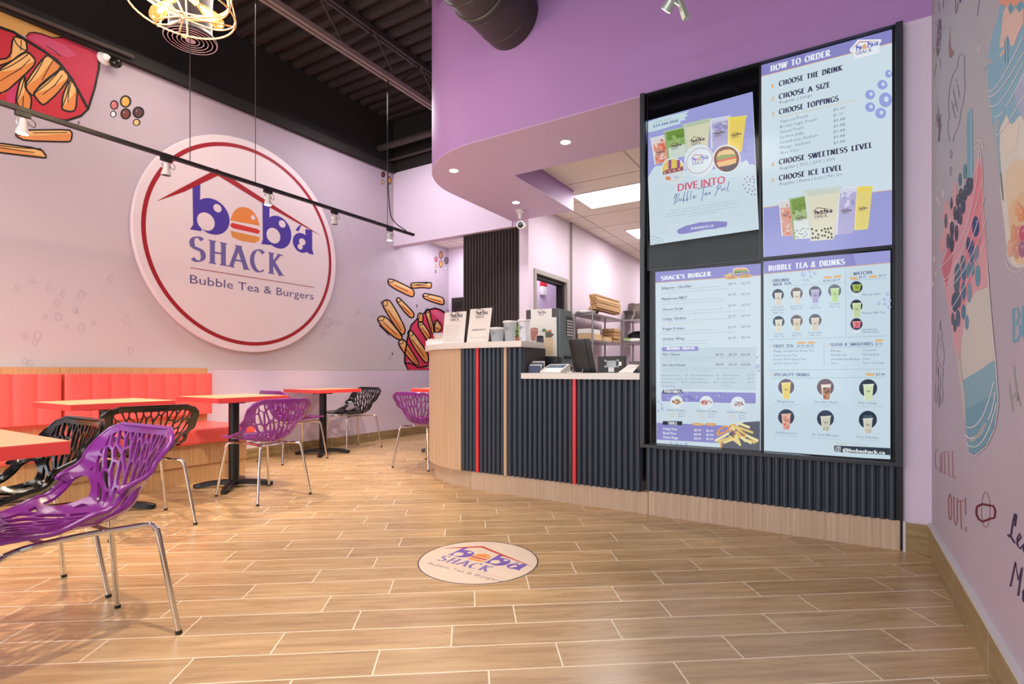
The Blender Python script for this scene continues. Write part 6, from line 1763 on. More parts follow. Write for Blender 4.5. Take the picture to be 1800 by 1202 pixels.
for i in range(3):
    sh.stroke([(W_ * 0.15, L_ * (0.72 - 0.1 * i)), (W_ * (0.8 - 0.15 * (i == 2)), L_ * (0.72 - 0.1 * i))], 0.002, (0.55, 0.53, 0.56), 1)
sh.build('print', rc)
a = onY(1118, 652, 3.9)
tag(MB().box(a[0], -1.14, 3.85, 4.15, ZT + 0.0005, ZT + 0.03).build('tray', M_tab, smooth=0, bevel=0.004), 'low dark tray against the menu wall on the worktop', 'tray')

# ---- metal shelf with bags and boxes
SXL = XK + 0.07
SY = onX(1008, 553, SXL)[1]
sr = onY(1042.5, 551, SY)
SX1 = sr[0]
SY2 = onX(1094, 563, SX1)[1]
ztop = onY(1042.5, 549.5, SY)[2]; zmid = onY(1042.5, 596.5, SY)[2]
shf = thing('storage_shelf', 'metal kitchen shelf unit loaded with paper bags and boxes', 'shelf unit', ((SXL + SX1) / 2, (SY + SY2) / 2, 0))
for zz in (ztop, zmid, 0.85, 0.25):
    MB().box(SXL, SX1, SY, SY2, zz - 0.032, zz).build('shelf_board', M_inox, shf, smooth=0, bevel=0.003)
for x in (SXL + 0.012, SX1 - 0.012):
    for y in (SY + 0.012, SY2 - 0.012):
        MB().tube([(x, y, 0), (x, y, ztop + 0.002)], 0.014, 12).build('post', M_inox, shf)
def stack(name, labels, cat, group, n, x0, x1, y0, y1, z, h, m, jit=0.012, seed=1):
    rnd = random.Random(seed)
    for k in range(n):
        dx_, dy_ = rnd.uniform(-jit, jit), rnd.uniform(-jit, jit)
        hh = h * rnd.uniform(0.85, 1.0)
        mb = MB(); nx = 7
        vs = []
        for i in range(nx):
            f = i / (nx - 1)
            for (y_, zz_) in ((y0, 0), (y1, 0), (y1, 1), (y0, 1)):
                w_ = rnd.uniform(-0.10, 0.10) * h
                vs.append((x0 + (x1 - x0) * f + dx_ + rnd.uniform(-.004, .004), y_ + dy_ + rnd.uniform(-.008, .008), z + (hh if zz_ else 0.001) + (w_ if zz_ else 0) * 0.5))
        fs = []
        for i in range(nx - 1):
            for j in range(4):
                fs.append((i * 4 + j, i * 4 + (j + 1) % 4, i * 4 + 4 + (j + 1) % 4, i * 4 + 4 + j))
        fs += [(0, 1, 2, 3), tuple(range(nx * 4 - 4, nx * 4))]
        mb.add(vs, fs)
        o = mb.build(name, m, smooth=0)
        tag(o, labels if isinstance(labels, str) else labels[k], cat, group)
        z += h
    return z
za = ztop + 0.001
ord_ = ['lowest', 'second', 'third', 'fourth', 'fifth', 'sixth', 'seventh', 'topmost']
ty0 = onX(1058, 520, SX1 - 0.02)[1]
zt_ = onY(1036, 519, SY + 0.2)[2]
hb = (zt_ - za - 0.06) / 8
stack('paper_bag_bundle', ['brown paper bag bundle, %s of the stack on top of the metal shelf' % s for s in ord_], 'paper bags', 'paper bag bundles on the top shelf', 8, SXL + 0.20, SX1 + 0.01, SY + 0.10, SY2 - 0.12, za + 0.06, hb, M_kraft, seed=4)
def lump(name, label, cat, c, r, m, seed, n=14, sq=1.0, group=None):
    rnd = random.Random(seed)
    mb = MB(); vs = []; fs = []
    R = 9
    for i in range(R + 1):
        th = pi * i / R
        for k in range(n):
            a_ = 2 * pi * k / n
            d = 1 + rnd.uniform(-0.16, 0.16) * (0 < i < R)
            zz = -cos(th) * r[2] * (0.8 if cos(th) > 0 else 1)
            vs.append((c[0] + r[0] * sin(th) ** sq * cos(a_) * d, c[1] + r[1] * sin(th) ** sq * sin(a_) * d, c[2] + max(zz, -r[2] * 0.72) + 0.72 * r[2]))
    for i in range(R):
        for k in range(n):
            fs.append((i * n + k, i * n + (k + 1) % n, i * n + n + (k + 1) % n, i * n + n + k))
    mb.add(vs, fs)
    return tag(mb.build(name, m, smooth=50), label, cat, group)
lump('plastic_bag', 'crumpled white plastic bag under the paper bag stack', 'bag', (SX1 - 0.17, SY + 0.13, za), (0.145, 0.11, 0.036), M_wbag, 2)
lump('cloth_bundle', 'dark folded cloth at the left end of the top metal shelf', 'cloth', (SXL + 0.09, SY + 0.45, za), (0.075, 0.16, 0.07), M_bag, 6)
zb_ = zmid + 0.001
bw = onY(1040, 590, SY)
tag(MB().box(SXL + 0.04, SX1 - 0.05, SY + 0.06, SY + 0.42, zb_, zb_ + 0.085).build('carton', M_board2, smooth=0), 'low tan carton on the middle shelf under the foam tray', 'carton')
tag(MB().box(SXL + 0.03, SX1 - 0.06, SY + 0.06, SY + 0.40, zb_ + 0.0865, zb_ + 0.155).build('foam_tray', M_white, smooth=0, bevel=0.012), 'white foam tray on the tan carton on the middle shelf', 'tray')
tag(MB().box(SX1 - 0.20, SX1 - 0.01, SY + 0.46, SY + 0.72, zb_, zb_ + 0.06).build('carton', M_board2, smooth=0), 'small tan carton beside the folded bags on the middle shelf', 'carton')
stack('paper_bag_bundle', ['folded paper bag bundle, %s of the pile on the middle shelf' % s for s in ('lowest', 'second', 'third', 'topmost')], 'paper bags', 'paper bag bundles on the middle shelf', 4, SXL + 0.1, SX1 + 0.0, SY + 0.78, SY2 - 0.08, zb_, 0.052, M_kraft, seed=8)

# ---- second shelf and steel bench farther back
TY = SY2 + 0.9
xa = onY(1095, 560, TY)[0]; xb = xa + 1.0
z1 = onY(1110, 561, TY)[2]; z2 = onY(1110, 602, TY)[2]
sh2 = thing('storage_shelf', 'far steel shelf unit with bowls and bags by the menu wall edge', 'shelf unit', ((xa + xb) / 2, TY + 0.25, 0))
for zz in (z1, z2, 0.95, 0.3):
    MB().box(xa, xb, TY, TY + 0.5, zz - 0.03, zz).build('shelf_board', M_inox, sh2, smooth=0)
for x in (xa + 0.012, xb - 0.012):
    for y in (TY + 0.012, TY + 0.488):
        MB().tube([(x, y, 0), (x, y, z1 + 0.12)], 0.014, 10).build('post', M_inox, sh2)
bc = onY(1104, 560, TY + 0.15)
for k in range(4):
    tag(MB().lathe([(0.0, 0.001), (0.05, 0.001), (0.115, 0.075), (0.125, 0.085), (0.118, 0.085), (0.05, 0.012), (0.0, 0.010)], (bc[0], TY + 0.19, z1 + 0.001 + 0.024 * k), 28).build('steel_bowl', M_inox), 'shiny steel mixing bowl, %s in the nested stack on the far shelf' % ('lowest', 'second', 'third', 'topmost')[k], 'bowl', 'nested steel bowls')
for k, px in enumerate((1111, 1122)):
    c = onY(px, 535, TY + 0.38)
    tag(MB().lathe([(0.0, -0.012), (0.15, -0.012), (0.16, 0.0), (0.02, 0.03), (0.02, 0.05), (0.0, 0.05)], (c[0], TY + 0.372 + 0.085 * k, z1 + 0.163), 28, (0.1 + 0.15 * k, -1.0, 0.0)).build('pan_lid', mat('dark_bronze_lid', (0.40, 0.34, 0.33), rough=0.35, metal=0.4)), ('bronze pan lid standing behind the steel bowls', 'bronze pan lid standing nearest the menu wall edge')[k], 'lid', 'pan lids on the far shelf')
lump('refuse_sack', 'crumpled black plastic sack on the far steel shelf', 'sack', (onY(1112, 600, TY)[0], TY + 0.30, z2 + 0.001), (0.20, 0.15, 0.125), M_bag, 12)
wb = lump('goods_bag', 'white bag with a green label in front on the far shelf', 'bag', (onY(1111, 601, TY)[0], TY + 0.06, z2 + 0.001), (0.17, 0.05, 0.045), M_wbag, 14)
c = onY(1102, 596.5, TY + 0.0)
MB().box(c[0] - 0.05, c[0] + 0.06, TY - 0.004, TY - 0.001, c[2] - 0.02, c[2] + 0.02).build('label_patch', mat('green_label', (0.62, 0.75, 0.45), rough=0.5), wb, smooth=0)
bx0 = onY(1088, 640, SY2 + 0.3)[0]
bn = thing('prep_table', 'low stainless steel prep table behind the rugged tablet', 'table', (bx0 + 0.5, SY2 + 0.45, 0))
zt2 = 0.90
MB().box(bx0, bx0 + 1.1, SY2 + 0.15, SY2 + 0.8, zt2 - 0.03, zt2).build('tabletop', M_inox, bn, smooth=0)
MB().box(bx0, bx0 + 1.1, SY2 + 0.78, SY2 + 0.80, zt2, zt2 + 0.22).build('backsplash', M_inox, bn, smooth=0)
for x in (bx0 + 0.03, bx0 + 1.07):
    for y in (SY2 + 0.18, SY2 + 0.77):
        MB().tube([(x, y, 0), (x, y, zt2 - 0.03)], 0.018, 10).build('leg', M_inox, bn)
# refrigerator edge
fx = onY(1124.5, 560, 5.4)
fr_ = thing('refrigerator', 'tall pale steel refrigerator just visible at the edge of the menu wall', 'refrigerator', (fx[0] + 0.35, 5.75, 0))
zf = onY(1126, 502, 5.4)[2]
MB().box(fx[0], fx[0] + 0.7, 5.43, 6.1, 0.0, zf).build('body', mat('pale_steel_fridge', (0.70, 0.75, 0.77), rough=0.35, metal=0.2), fr_, smooth=0, bevel=0.01)
MB().box(fx[0] + 0.003, fx[0] + 0.697, 5.39, 5.428, 0.1, zf - 0.01).build('door', mat('pale_steel_fridge', (0.70, 0.75, 0.77)), fr_, smooth=0, bevel=0.008)
MB().tube([(fx[0] + 0.62, 5.37, 0.8), (fx[0] + 0.62, 5.37, 1.3)], 0.012, 10).build('handle', M_inox, fr_)
# alarm in the store room
al = onX(952.5, 507, -4.14)
ala = thing('fire_strobe', 'white wall strobe with a red top seen through the kitchen doorway', 'fire alarm', (-4.10, al[1], al[2] - 0.1))
w2 = 0.055 * 1.3
MB().box(-4.1395, -4.08, al[1] - w2, al[1] + w2, al[2] - 0.115, al[2] + 0.03).build('body', M_white, ala, smooth=30, bevel=0.015)
MB().box(-4.1395, -4.07, al[1] - w2, al[1] + w2, al[2] + 0.031, al[2] + 0.10).build('red_lens', mat('red_lens', (0.80, 0.10, 0.16), rough=0.3), ala, smooth=30, bevel=0.018)

# ================================================================== menu screens
BGC = (0.805, 0.875, 0.915)
PERI = (0.615, 0.625, 0.855); PERI2 = (0.545, 0.535, 0.79); NAVYT = (0.20, 0.21, 0.33); GREYT = (0.47, 0.52, 0.60); ORG = (0.90, 0.66, 0.35); LINE = (0.62, 0.69, 0.76); WHT = (0.93, 0.95, 0.97)
YS = 3.500
EM = 0.92
M_glass = mat('black_screen_glass', (0.03, 0.035, 0.05), rough=0.08, var=0.0, spec=0.22)
M_bez = mat('dark_bezel', (0.09, 0.10, 0.13), rough=0.3, var=0.0)
def screen(label, x0, x1, z0, z1):
    t = thing('menu_screen', label, 'screen', ((x0 + x1) / 2, YS + 0.03, z0), group='wall of menu screens')
    MB().box(x0, x1, YS + 0.0015, YS + 0.058, z0, z1).build('glass_panel', M_glass, t, smooth=0, bevel=0.002)
    mb = MB(); w = 0.006
    mb.box(x0, x0 + w, YS - 0.004, YS + 0.001, z0, z1).box(x1 - w, x1, YS - 0.004, YS + 0.001, z0, z1).box(x0 + w, x1 - w, YS - 0.004, YS + 0.001, z0, z0 + w).box(x0 + w, x1 - w, YS - 0.004, YS + 0.001, z1 - w, z1)
    mb.build('bezel', M_bez, t, smooth=0)
    return t
def S(): return Sheet('Y', YS, -1, 0.0003)
def lerp2(a, b, f): return (a[0] + (b[0] - a[0]) * f, a[1] + (b[1] - a[1]) * f)
PALC = dict(roof=(0.34, 0.16, 0.22), ink=(0.20, 0.13, 0.22), hole=(0.80, 0.78, 0.72), bun=(0.4, 0.25, 0.2), bun2=(0.4, 0.25, 0.2), patty=(0.34, 0.15, 0.18), word=(0.36, 0.32, 0.34), rule=(0.5, 0.5, 0.45), tag=(0.4, 0.4, 0.4))
def drink(sh, tl, tr, br, bl, bands, L, rim=None, logo=0.55, spots=None, pearls=None, seed=0, lw=0.40):
    """a cup of layered drink; bands = (from, to, colour) down the cup"""
    for f0, f1, c in bands:
        a, b = lerp2(tl, bl, f0), lerp2(tr, br, f0); d, e = lerp2(tl, bl, f1), lerp2(tr, br, f1)
        if f1 >= 0.999:
            d2, e2 = lerp2(d, e, 0.07), lerp2(e, d, 0.07)
            d1, e1 = lerp2(lerp2(tl, bl, 0.95), lerp2(tr, br, 0.95), 0.0), lerp2(tr, br, 0.95)
            sh.ppoly([a, b, e1, e2, d2, d1], c, L)
        else:
            sh.ppoly([a, b, e, d], c, L)
    rnd = random.Random(seed)
    if spots:
        for _ in range(spots[0]):
            u, v = rnd.uniform(0.12, 0.88), rnd.uniform(spots[1], spots[2])
            p = lerp2(lerp2(tl, tr, u), lerp2(bl, br, u), v)
            s_ = (tr[0] - tl[0]) * rnd.uniform(0.05, 0.12)
            sh.pell(p[0], p[1], s_, s_ * rnd.uniform(0.8, 1.6), rnd.choice(spots[3]), L + 1, 8, rnd.uniform(0, 3))
    if pearls:
        seen = []
        for _ in range(pearls * 3):
            u, v = rnd.uniform(0.10, 0.90), rnd.uniform(0.76, 0.97)
            if any(hypot(u - a_, (v - b_) * 1.6) < 0.105 for a_, b_ in seen): continue
            seen.append((u, v))
            p = lerp2(lerp2(tl, tr, u), lerp2(bl, br, u), v)
            s_ = (tr[0] - tl[0]) * 0.032
            sh.pell(p[0], p[1], s_, s_ * 1.1, (0.30, 0.31, 0.24), L + 2, 8)
    if rim:
        h_ = (tr[0] - tl[0]) * 0.05
        sh.ppoly([(tl[0] - 1.2 * h_, tl[1]), (tr[0] + 1.2 * h_, tr[1]), (tr[0] + h_, tr[1] + 1.6 * h_), (tl[0] - h_, tl[1] + 1.6 * h_)], rim, L + 2)
        sh.ppoly([(tl[0], tl[1] + 1.6 * h_), (lerp2(tl, tr, 0.1)[0], lerp2(tl, tr, 0.1)[1] + 1.6 * h_), lerp2(bl, br, 0.1), bl], lerp_c(bands[0][2], (1, 1, 1), 0.25), L + 1)
    if logo:
        c = sh.un(*lerp2(lerp2(tl, tr, 0.5), lerp2(bl, br, 0.5), logo))
        w = (sh.un(tr[0], tr[1])[0] - sh.un(tl[0], tl[1])[0]) * lw
        draw_logo(sh, (c[0], c[1] - w * 0.12), (w, 0), (0, w), PALC, L + 3, n=8, tag_line=False, full=True)
def lerp_c(a, b, f): return tuple(round(x + (y - x) * f, 3) for x, y in zip(a, b))

# ---- upper left: poster screen
tv = screen('upper left menu screen with five drinks and the words DIVE INTO', -1.092, -0.404, 1.622, 2.794)
sh = S()
sh.ppoly([(1136, 213), (1323, 161), (1334, 403), (1143, 431)], BGC, 1)
base = sh.build('display', tv, emit=EM)
def SB(name, sheet, parent): return sheet.build(name, parent, emit=EM)
sh = S()
sh.ppoly([(1136, 213), (1323, 161), (1327.5, 291), (1322, 288), (1318, 290), (1312, 281), (1303, 286), (1296, 276), (1288, 292), (1240, 300), (1180, 300), (1160, 291), (1152, 292), (1147, 298), (1143, 305), (1139.5, 312)], PERI, 2)
for k in range(5):
    sh.pstroke(arc3((1300 + 3 * k, 240 + 9 * k), (1318, 228 + 12 * k), (1325.5, 244 + 9 * k)), 0.9, (0.55, 0.56, 0.80), 3)
SB('background_shape', sh, base)
sh = S()
sh.ppoly([(1136.2, 216), (1160, 207), (1190, 200), (1212, 195), (1205, 201), (1210, 203), (1203, 207), (1206, 210), (1194, 214), (1198, 217), (1186, 220), (1150, 231), (1137.2, 233)], (0.78, 0.87, 0.90), 3)
SB('brush_stroke', sh, base)
sh = S()
drink(sh, (1144, 243), (1171, 236), (1173, 283), (1151, 290), [(0, 0.25, (0.85, 0.84, 0.84)), (0.25, 1.0, (0.88, 0.62, 0.56))], 4, (0.84, 0.88, 0.90), 0.62, (22, 0.18, 0.95, [(0.87, 0.42, 0.34), (0.85, 0.50, 0.40), (0.90, 0.82, 0.76)]), None, 1)
SB('drink_picture', sh, base)
sh = S()
drink(sh, (1168, 231), (1203, 222), (1206, 274), (1174, 282), [(0, 0.35, (0.44, 0.58, 0.24)), (0.35, 0.6, (0.58, 0.70, 0.42)), (0.6, 1.0, (0.80, 0.86, 0.82))], 8, (0.66, 0.78, 0.66), 0.60, (8, 0.15, 0.5, [(0.40, 0.55, 0.22), (0.60, 0.72, 0.44)]), None, 2)
SB('drink_picture', sh, base)
sh = S()
drink(sh, (1248, 210), (1282, 203), (1277, 258), (1250, 262), [(0, 0.15, (0.80, 0.82, 0.90)), (0.15, 1.0, (0.68, 0.66, 0.82))], 8, (0.84, 0.87, 0.93), 0.54, (10, 0.1, 0.45, [(0.58, 0.57, 0.74), (0.80, 0.78, 0.88)]), None, 3)
SB('drink_picture', sh, base)
sh = S()
drink(sh, (1280, 207), (1312, 203), (1304, 268), (1279, 262), [(0, 0.12, (0.93, 0.85, 0.36)), (0.12, 1.0, (0.92, 0.82, 0.40))], 8, (0.94, 0.86, 0.42), 0.55, None, None, 4)
SB('drink_picture', sh, base)
sh = S()
drink(sh, (1202, 219), (1249, 207), (1244, 266), (1207, 272), [(0, 0.12, (0.72, 0.76, 0.66)), (0.12, 1.0, (0.84, 0.84, 0.72))], 14, (0.72, 0.80, 0.70), 0.64, None, None, 5)
SB('drink_picture', sh, base)
sh = S()
for (cx, cy), r, ry in (((1183.5, 300), 21.5, 22.5), ((1229.5, 283), 26.5, 29), ((1277.5, 280), 25, 25)):
    sh.pell(cx, cy, r, ry, (0.86, 0.90, 0.93), 20, 28)
sh.pell(1183.5, 300, 19, 20, (0.88, 0.78, 0.40), 21, 26)
for x in (1178, 1193): sh.ppoly([(x - 2.5, 282), (x + 2.5, 281), (x + 2.5, 297), (x - 2.5, 298)], (0.58, 0.32, 0.56), 22)
sh.ppoly([(1165, 303), (1172, 299), (1190, 295), (1202, 293), (1202, 300), (1190, 303), (1172, 307), (1166, 309)], (0.62, 0.38, 0.44), 22)
sh.ppoly([(1165.5, 308), (1202, 300), (1201, 308), (1194, 316), (1184, 320), (1174, 317), (1168, 313)], (0.84, 0.86, 0.87), 22)
sh.pell(1175, 314, 5, 3.5, (0.85, 0.55, 0.40), 23, 14); sh.pell(1190, 312, 5, 2.5, (0.72, 0.80, 0.88), 23, 14)
for k in range(8): sh.pell(1169 + 4.2 * k, 304.5 - 1.1 * k, 1.4, 1.4, ((0.88, 0.82, 0.60), (0.70, 0.30, 0.32))[k % 2], 24, 8)
sh.pell(1277.5, 280, 22.5, 22.5, (0.50, 0.27, 0.20), 21, 26)
sh.ppoly([(1259, 284), (1262, 292), (1275, 302), (1285, 301), (1296, 292), (1298, 282), (1285, 286)], (0.32, 0.26, 0.32), 22)
sh.ppoly([(1260, 276), (1264, 268), (1272, 264.5), (1284, 263), (1291, 267), (1293, 274)], (0.90, 0.76, 0.54), 22)
sh.ppoly([(1259, 279), (1268, 273), (1280, 272), (1294, 271), (1294, 276), (1280, 279), (1262, 283)], (0.55, 0.62, 0.32), 23)
sh.ppoly([(1260, 283), (1280, 278), (1294, 275), (1294, 280), (1280, 284), (1262, 288)], (0.84, 0.40, 0.32), 24)
sh.ppoly([(1260, 287), (1280, 282), (1295, 279), (1294, 287), (1282, 291), (1264, 294)], (0.91, 0.74, 0.48), 24)
c = sh.un(1229.5, 283); rr = sh.un(1252.5, 283)[0] - c[0]
for q in ribbon([(c[0] + rr * cos(2 * pi * i / 32), c[1] + rr * sin(2 * pi * i / 32)) for i in range(32)], lambda i, nr: rr * 0.035, True): sh.poly(q, (0.60, 0.30, 0.38), 21)
draw_logo(sh, (c[0], c[1] - rr * 0.05), (rr * 0.98, 0), (0, rr * 0.98), dict(roof=(0.72, 0.26, 0.34), ink=(0.40, 0.42, 0.76), hole=(0.88, 0.91, 0.95), bun=(0.90, 0.66, 0.36), bun2=(0.90, 0.66, 0.36), patty=(0.78, 0.36, 0.34), word=(0.42, 0.44, 0.60), rule=(0.7, 0.5, 0.5), tag=(0.6, 0.6, 0.7)), 22, n=14, tag_line=False, full=False)
SB('round_picture', sh, base)
sh = S()
sh.ptext('ORDER NOW', 1149, 217, 1180, 2.6, (0.55, 0.60, 0.72), 5)
sh.ptext('519-304-9505', 1148.5, 225, 1193, 5.0, (0.32, 0.34, 0.62), 5, 0.03)
sh.ptext('DIVE INTO', 1191.5, 336.5, 1275, 12.6, (0.83, 0.35, 0.46), 5, 0.03, 2)
E4 = sc((1130, 300), 0.14979)
SCR = (0.36, 0.38, 0.62)
for pts in ([(395, 278), (384, 335), (371, 402)], [(363, 332), (382, 285), (412, 268), (428, 278), (418, 305), (392, 325), (414, 333), (412, 352), (396, 368), (376, 366)], [(432, 325), (426, 348), (436, 356), (450, 340), (456, 322), (452, 350)], [(492, 250), (470, 368)], [(472, 352), (488, 330), (494, 345), (476, 360)], [(532, 238), (511, 358)], [(512, 346), (529, 322), (534, 336), (516, 352)], [(572, 236), (556, 335), (572, 338)], [(585, 322), (610, 300), (606, 286), (592, 305), (600, 325), (632, 303)], [(640, 218), (720, 196), (818, 178)], [(716, 200), (704, 280), (690, 356)], [(724, 288), (750, 264), (744, 252), (728, 275), (740, 292), (762, 270)], [(788, 254), (768, 265), (768, 284), (784, 270), (792, 252), (794, 276)], [(892, 188), (866, 245), (845, 295)], [(862, 205), (895, 166), (916, 176), (908, 205), (876, 224)], [(930, 212), (922, 226), (928, 238), (938, 228), (932, 212)], [(955, 206), (946, 220), (952, 232), (964, 222), (956, 206), (980, 210)], [(1014, 126), (998, 190), (986, 244), (1018, 232)]):
    sh.pstroke(E4(pts), 1.1, SCR, 5)
for y0, x0, x1, tx in ((371.8, 1178, 1292, 'Get ready to dive into a world of mouthwatering temptations at'), (377.2, 1173.5, 1296, 'Bobashack, the ultimate destination for bubble tea and burger lovers.'), (382.4, 1173, 1300, 'From tender burgers and bubbly teas to the most amazing combos, it is a'), (381.8, 1206, 1262, 'one of a kind flavor sensation.')):
    sh.ptext(tx, x0, y0, x1, 2.4, (0.60, 0.68, 0.74), 5)
sh.ppoly([(1190, 407), (1192, 403), (1205, 397), (1230, 391), (1258, 388.8), (1278, 389.5), (1278.5, 394), (1276, 399), (1266, 400), (1258, 402), (1238, 404), (1220, 408), (1200, 411.5), (1193, 411)], PERI2, 3)
sh.ptext('BOBASHACK.CA', 1215, 404, 1254.5, 4.2, WHT, 5, 0.03)
rnd = random.Random(21)
for x, y in ((1309, 314.5), (1314, 311), (1319, 315), (1323, 310.5), (1325, 315), (1307, 325), (1312, 320), (1316.5, 325), (1324, 328), (1327, 333), (1310, 331.5), (1317.5, 332.5), (1322.5, 336), (1314, 338), (1321, 342), (1327, 342), (1318.5, 319), (1325.5, 320.5)):
    sh.pell(x, y, 1.1, 1.2, rnd.choice([(0.42, 0.28, 0.36), (0.60, 0.36, 0.46), (0.38, 0.30, 0.42)]), 4, 10)
for x, y in ((1146, 416), (1151, 416), (1155, 418), (1148, 421), (1153, 422), (1159, 418), (1164, 421), (1159.5, 423), (1148, 425.5), (1156, 426), (1165, 424.5), (1152, 428.5)):
    sh.pell(x, y, 0.8, 0.9, (0.40, 0.36, 0.48), 4, 8)
for p, q, r in (((1283, 315), (1294, 312), (1297, 303)), ((1171, 325), (1178, 332), (1185, 331)), ((1290, 372), (1296, 379), (1304, 377)), ((1158, 410), (1167, 407), (1172, 400))):
    sh.pstroke(arc3(p, q, r), 0.8, (0.72, 0.79, 0.84), 4)
SB('lettering', sh, base)

# ---- upper right: how to order
tv = screen('upper right menu screen headed HOW TO ORDER', -0.403, 0.252, 1.622, 2.794)
sh = S()
sh.ppoly([(1337.5, 113.5), (1568, 50), (1568, 430), (1342, 452)], (0.82, 0.89, 0.93), 1)
base = sh.build('display', tv, emit=EM)
sh = S()
sh.ppoly([(1337.5, 113.5), (1568, 50), (1568, 75), (1338, 134)], PERI2, 2)
sh.pstroke([(1338, 134.4), (1568, 75.4)], 1.0, ORG, 3)
SB('header_band', sh, base)
sh = S()
sh.ppoly([(1342, 365), (1400, 357), (1480, 344), (1568, 334), (1568, 430), (1342.5, 452)], PERI, 2)
sh.pstroke([(1342, 365), (1400, 357), (1480, 344), (1568, 334)], 1.0, ORG, 3)
for x, y, r, ry in ((1529.6, 166.4, 8.7, 8.5), (1551, 149, 9, 8.5), (1562, 129.8, 6, 7), (1556.5, 175.5, 11.5, 13), (1529.6, 188.5, 8.8, 8.6), (1548, 199, 9.6, 9.4)):
    sh.pell(x, y, r, ry, (0.60, 0.65, 0.88), 2, 20); sh.pell(x + 1.5, y - 1, r * 0.35, ry * 0.4, (0.82, 0.89, 0.95), 3, 12)
SB('background_shape', sh, base)
sh = S()
sh.ppoly([(1493, 87.5), (1508, 70), (1549, 69), (1549, 74), (1546, 76), (1545.5, 93), (1502, 104.5), (1500.5, 92.5), (1496, 93)], (0.92, 0.94, 0.97), 4)
c = sh.un(1523, 84); rr = 0.082
draw_logo(sh, (c[0] - 0.004, c[1] - 0.008), (rr, 0), (0, rr), dict(roof=(0.72, 0.26, 0.34), ink=(0.40, 0.42, 0.76), hole=(0.92, 0.94, 0.97), bun=(0.90, 0.66, 0.36), bun2=(0.90, 0.66, 0.36), patty=(0.78, 0.36, 0.34), word=(0.42, 0.44, 0.60), rule=(0.7, 0.5, 0.5), tag=(0.6, 0.6, 0.7)), 5, n=14, tag_line=False, full=False)
SB('shop_mark', sh, base)
for pts, bands, rim, lg, spots, pl_, L, sd in (
    (((1369, 354), (1388, 351), (1395, 414), (1374, 415.5)), [(0, 0.2, (0.86, 0.85, 0.85)), (0.2, 1, (0.87, 0.66, 0.60))], (0.88, 0.91, 0.93), 0.42, (24, 0.15, 0.95, [(0.85, 0.42, 0.34), (0.86, 0.54, 0.44), (0.90, 0.84, 0.80)]), None, 4, 1),
    (((1505, 328), (1533.8, 327), (1526, 403), (1501.6, 405)), [(0, 0.12, (0.93, 0.84, 0.40)), (0.12, 1, (0.90, 0.84, 0.50))], (0.94, 0.86, 0.44), 0.52, None, None, 4, 2),
    (((1387.4, 349), (1419.5, 342), (1424.8, 419), (1395, 420.7)), [(0, 0.32, (0.50, 0.62, 0.32)), (0.32, 0.55, (0.66, 0.75, 0.54)), (0.55, 1, (0.88, 0.90, 0.90))], (0.72, 0.82, 0.70), 0.52, (6, 0.1, 0.4, [(0.44, 0.57, 0.25)]), 22, 8, 3),
    (((1473.7, 330), (1506.9, 327), (1500, 410), (1468.5, 413)), [(0, 0.12, (0.84, 0.86, 0.92)), (0.12, 1, (0.72, 0.70, 0.86))], (0.88, 0.90, 0.95), 0.52, (10, 0.1, 0.4, [(0.62, 0.62, 0.80), (0.84, 0.83, 0.92)]), None, 8, 4),
    (((1413.6, 335), (1476.5, 327), (1466.7, 420.7), (1424.8, 424)), [(0, 0.12, (0.80, 0.83, 0.78)), (0.12, 1, (0.88, 0.87, 0.78))], (0.80, 0.85, 0.82), 0.48, None, 34, 14, 5)):
    sh = S(); drink(sh, *pts, bands, L, rim, lg, spots, pl_, sd); SB('drink_picture', sh, base)
sh = S()
sh.pserif('HOW TO ORDER', 1354.5, 125.8, 1459, 9.8, WHT, 4, 0.26, 0.10)
SB('heading_lettering', sh, base)
sh = S()
for n_, y, x1, tx, ny in (('1.', 151.5, 1480, 'CHOOSE THE DRINK', 155), ('2.', 174.3, 1458.7, 'CHOOSE A SIZE', 177.5), ('3.', 201, 1473.7, 'CHOOSE TOPPINGS', 204.5), ('4.', 289, 1533, 'CHOOSE SWEETNESS LEVEL', 292.5), ('5.', 317.2, 1480, 'CHOOSE ICE LEVEL', 320.5)):
    sh.pserif(tx, 1369.5, y, x1, 8.6, NAVYT, 4, 0.26, 0.10)
    sh.pserif(n_, 1356, ny, 1363, 6.0, ORG, 4, 0.26, 0.10)
for tx, x0, y, x1, h_, c in (('Regular | Large', 1370.6, 182.8, 1427.6, 5.2, GREYT), ('Maximum Recommended 2 Topping Per Drink', 1369.6, 207.5, 1501.6, 3.0, (0.88, 0.72, 0.50)), ('Regular | 70% | 50% | 30%', 1371.3, 298.7, 1468.5, 5.2, GREYT), ('Regular | Extra | Less | No Ice', 1371.3, 326, 1480.7, 5.2, GREYT)):
    sh.ptext(tx, x0, y, x1, h_, c, 4)
for i, (tx, x1, pr) in enumerate((('Tapioca Pearls', 1420.6, '$0.66'), ('Brown Sugar Pearls', 1436, '$1.10'), ('Sweet Foam', 1412.6, '$0.88'), ('Lychee Jelly', 1412.6, '$0.88'), ('Strawberry Gushers', 1438.8, '$0.88'), ('Mango Gushers', 1424.8, '$0.88'), ('Aloe Vera', 1403.8, '$0.88'))):
    sh.ptext(tx, 1371, 216.6 + 9.15 * i, x1, 5.0, GREYT, 4)
    sh.ptext(pr, 1465, 195.8 + 9.7 * i, 1485.6 if pr != '$1.10' else 1482, 5.0, GREYT, 4)
SB('lettering', sh, base)

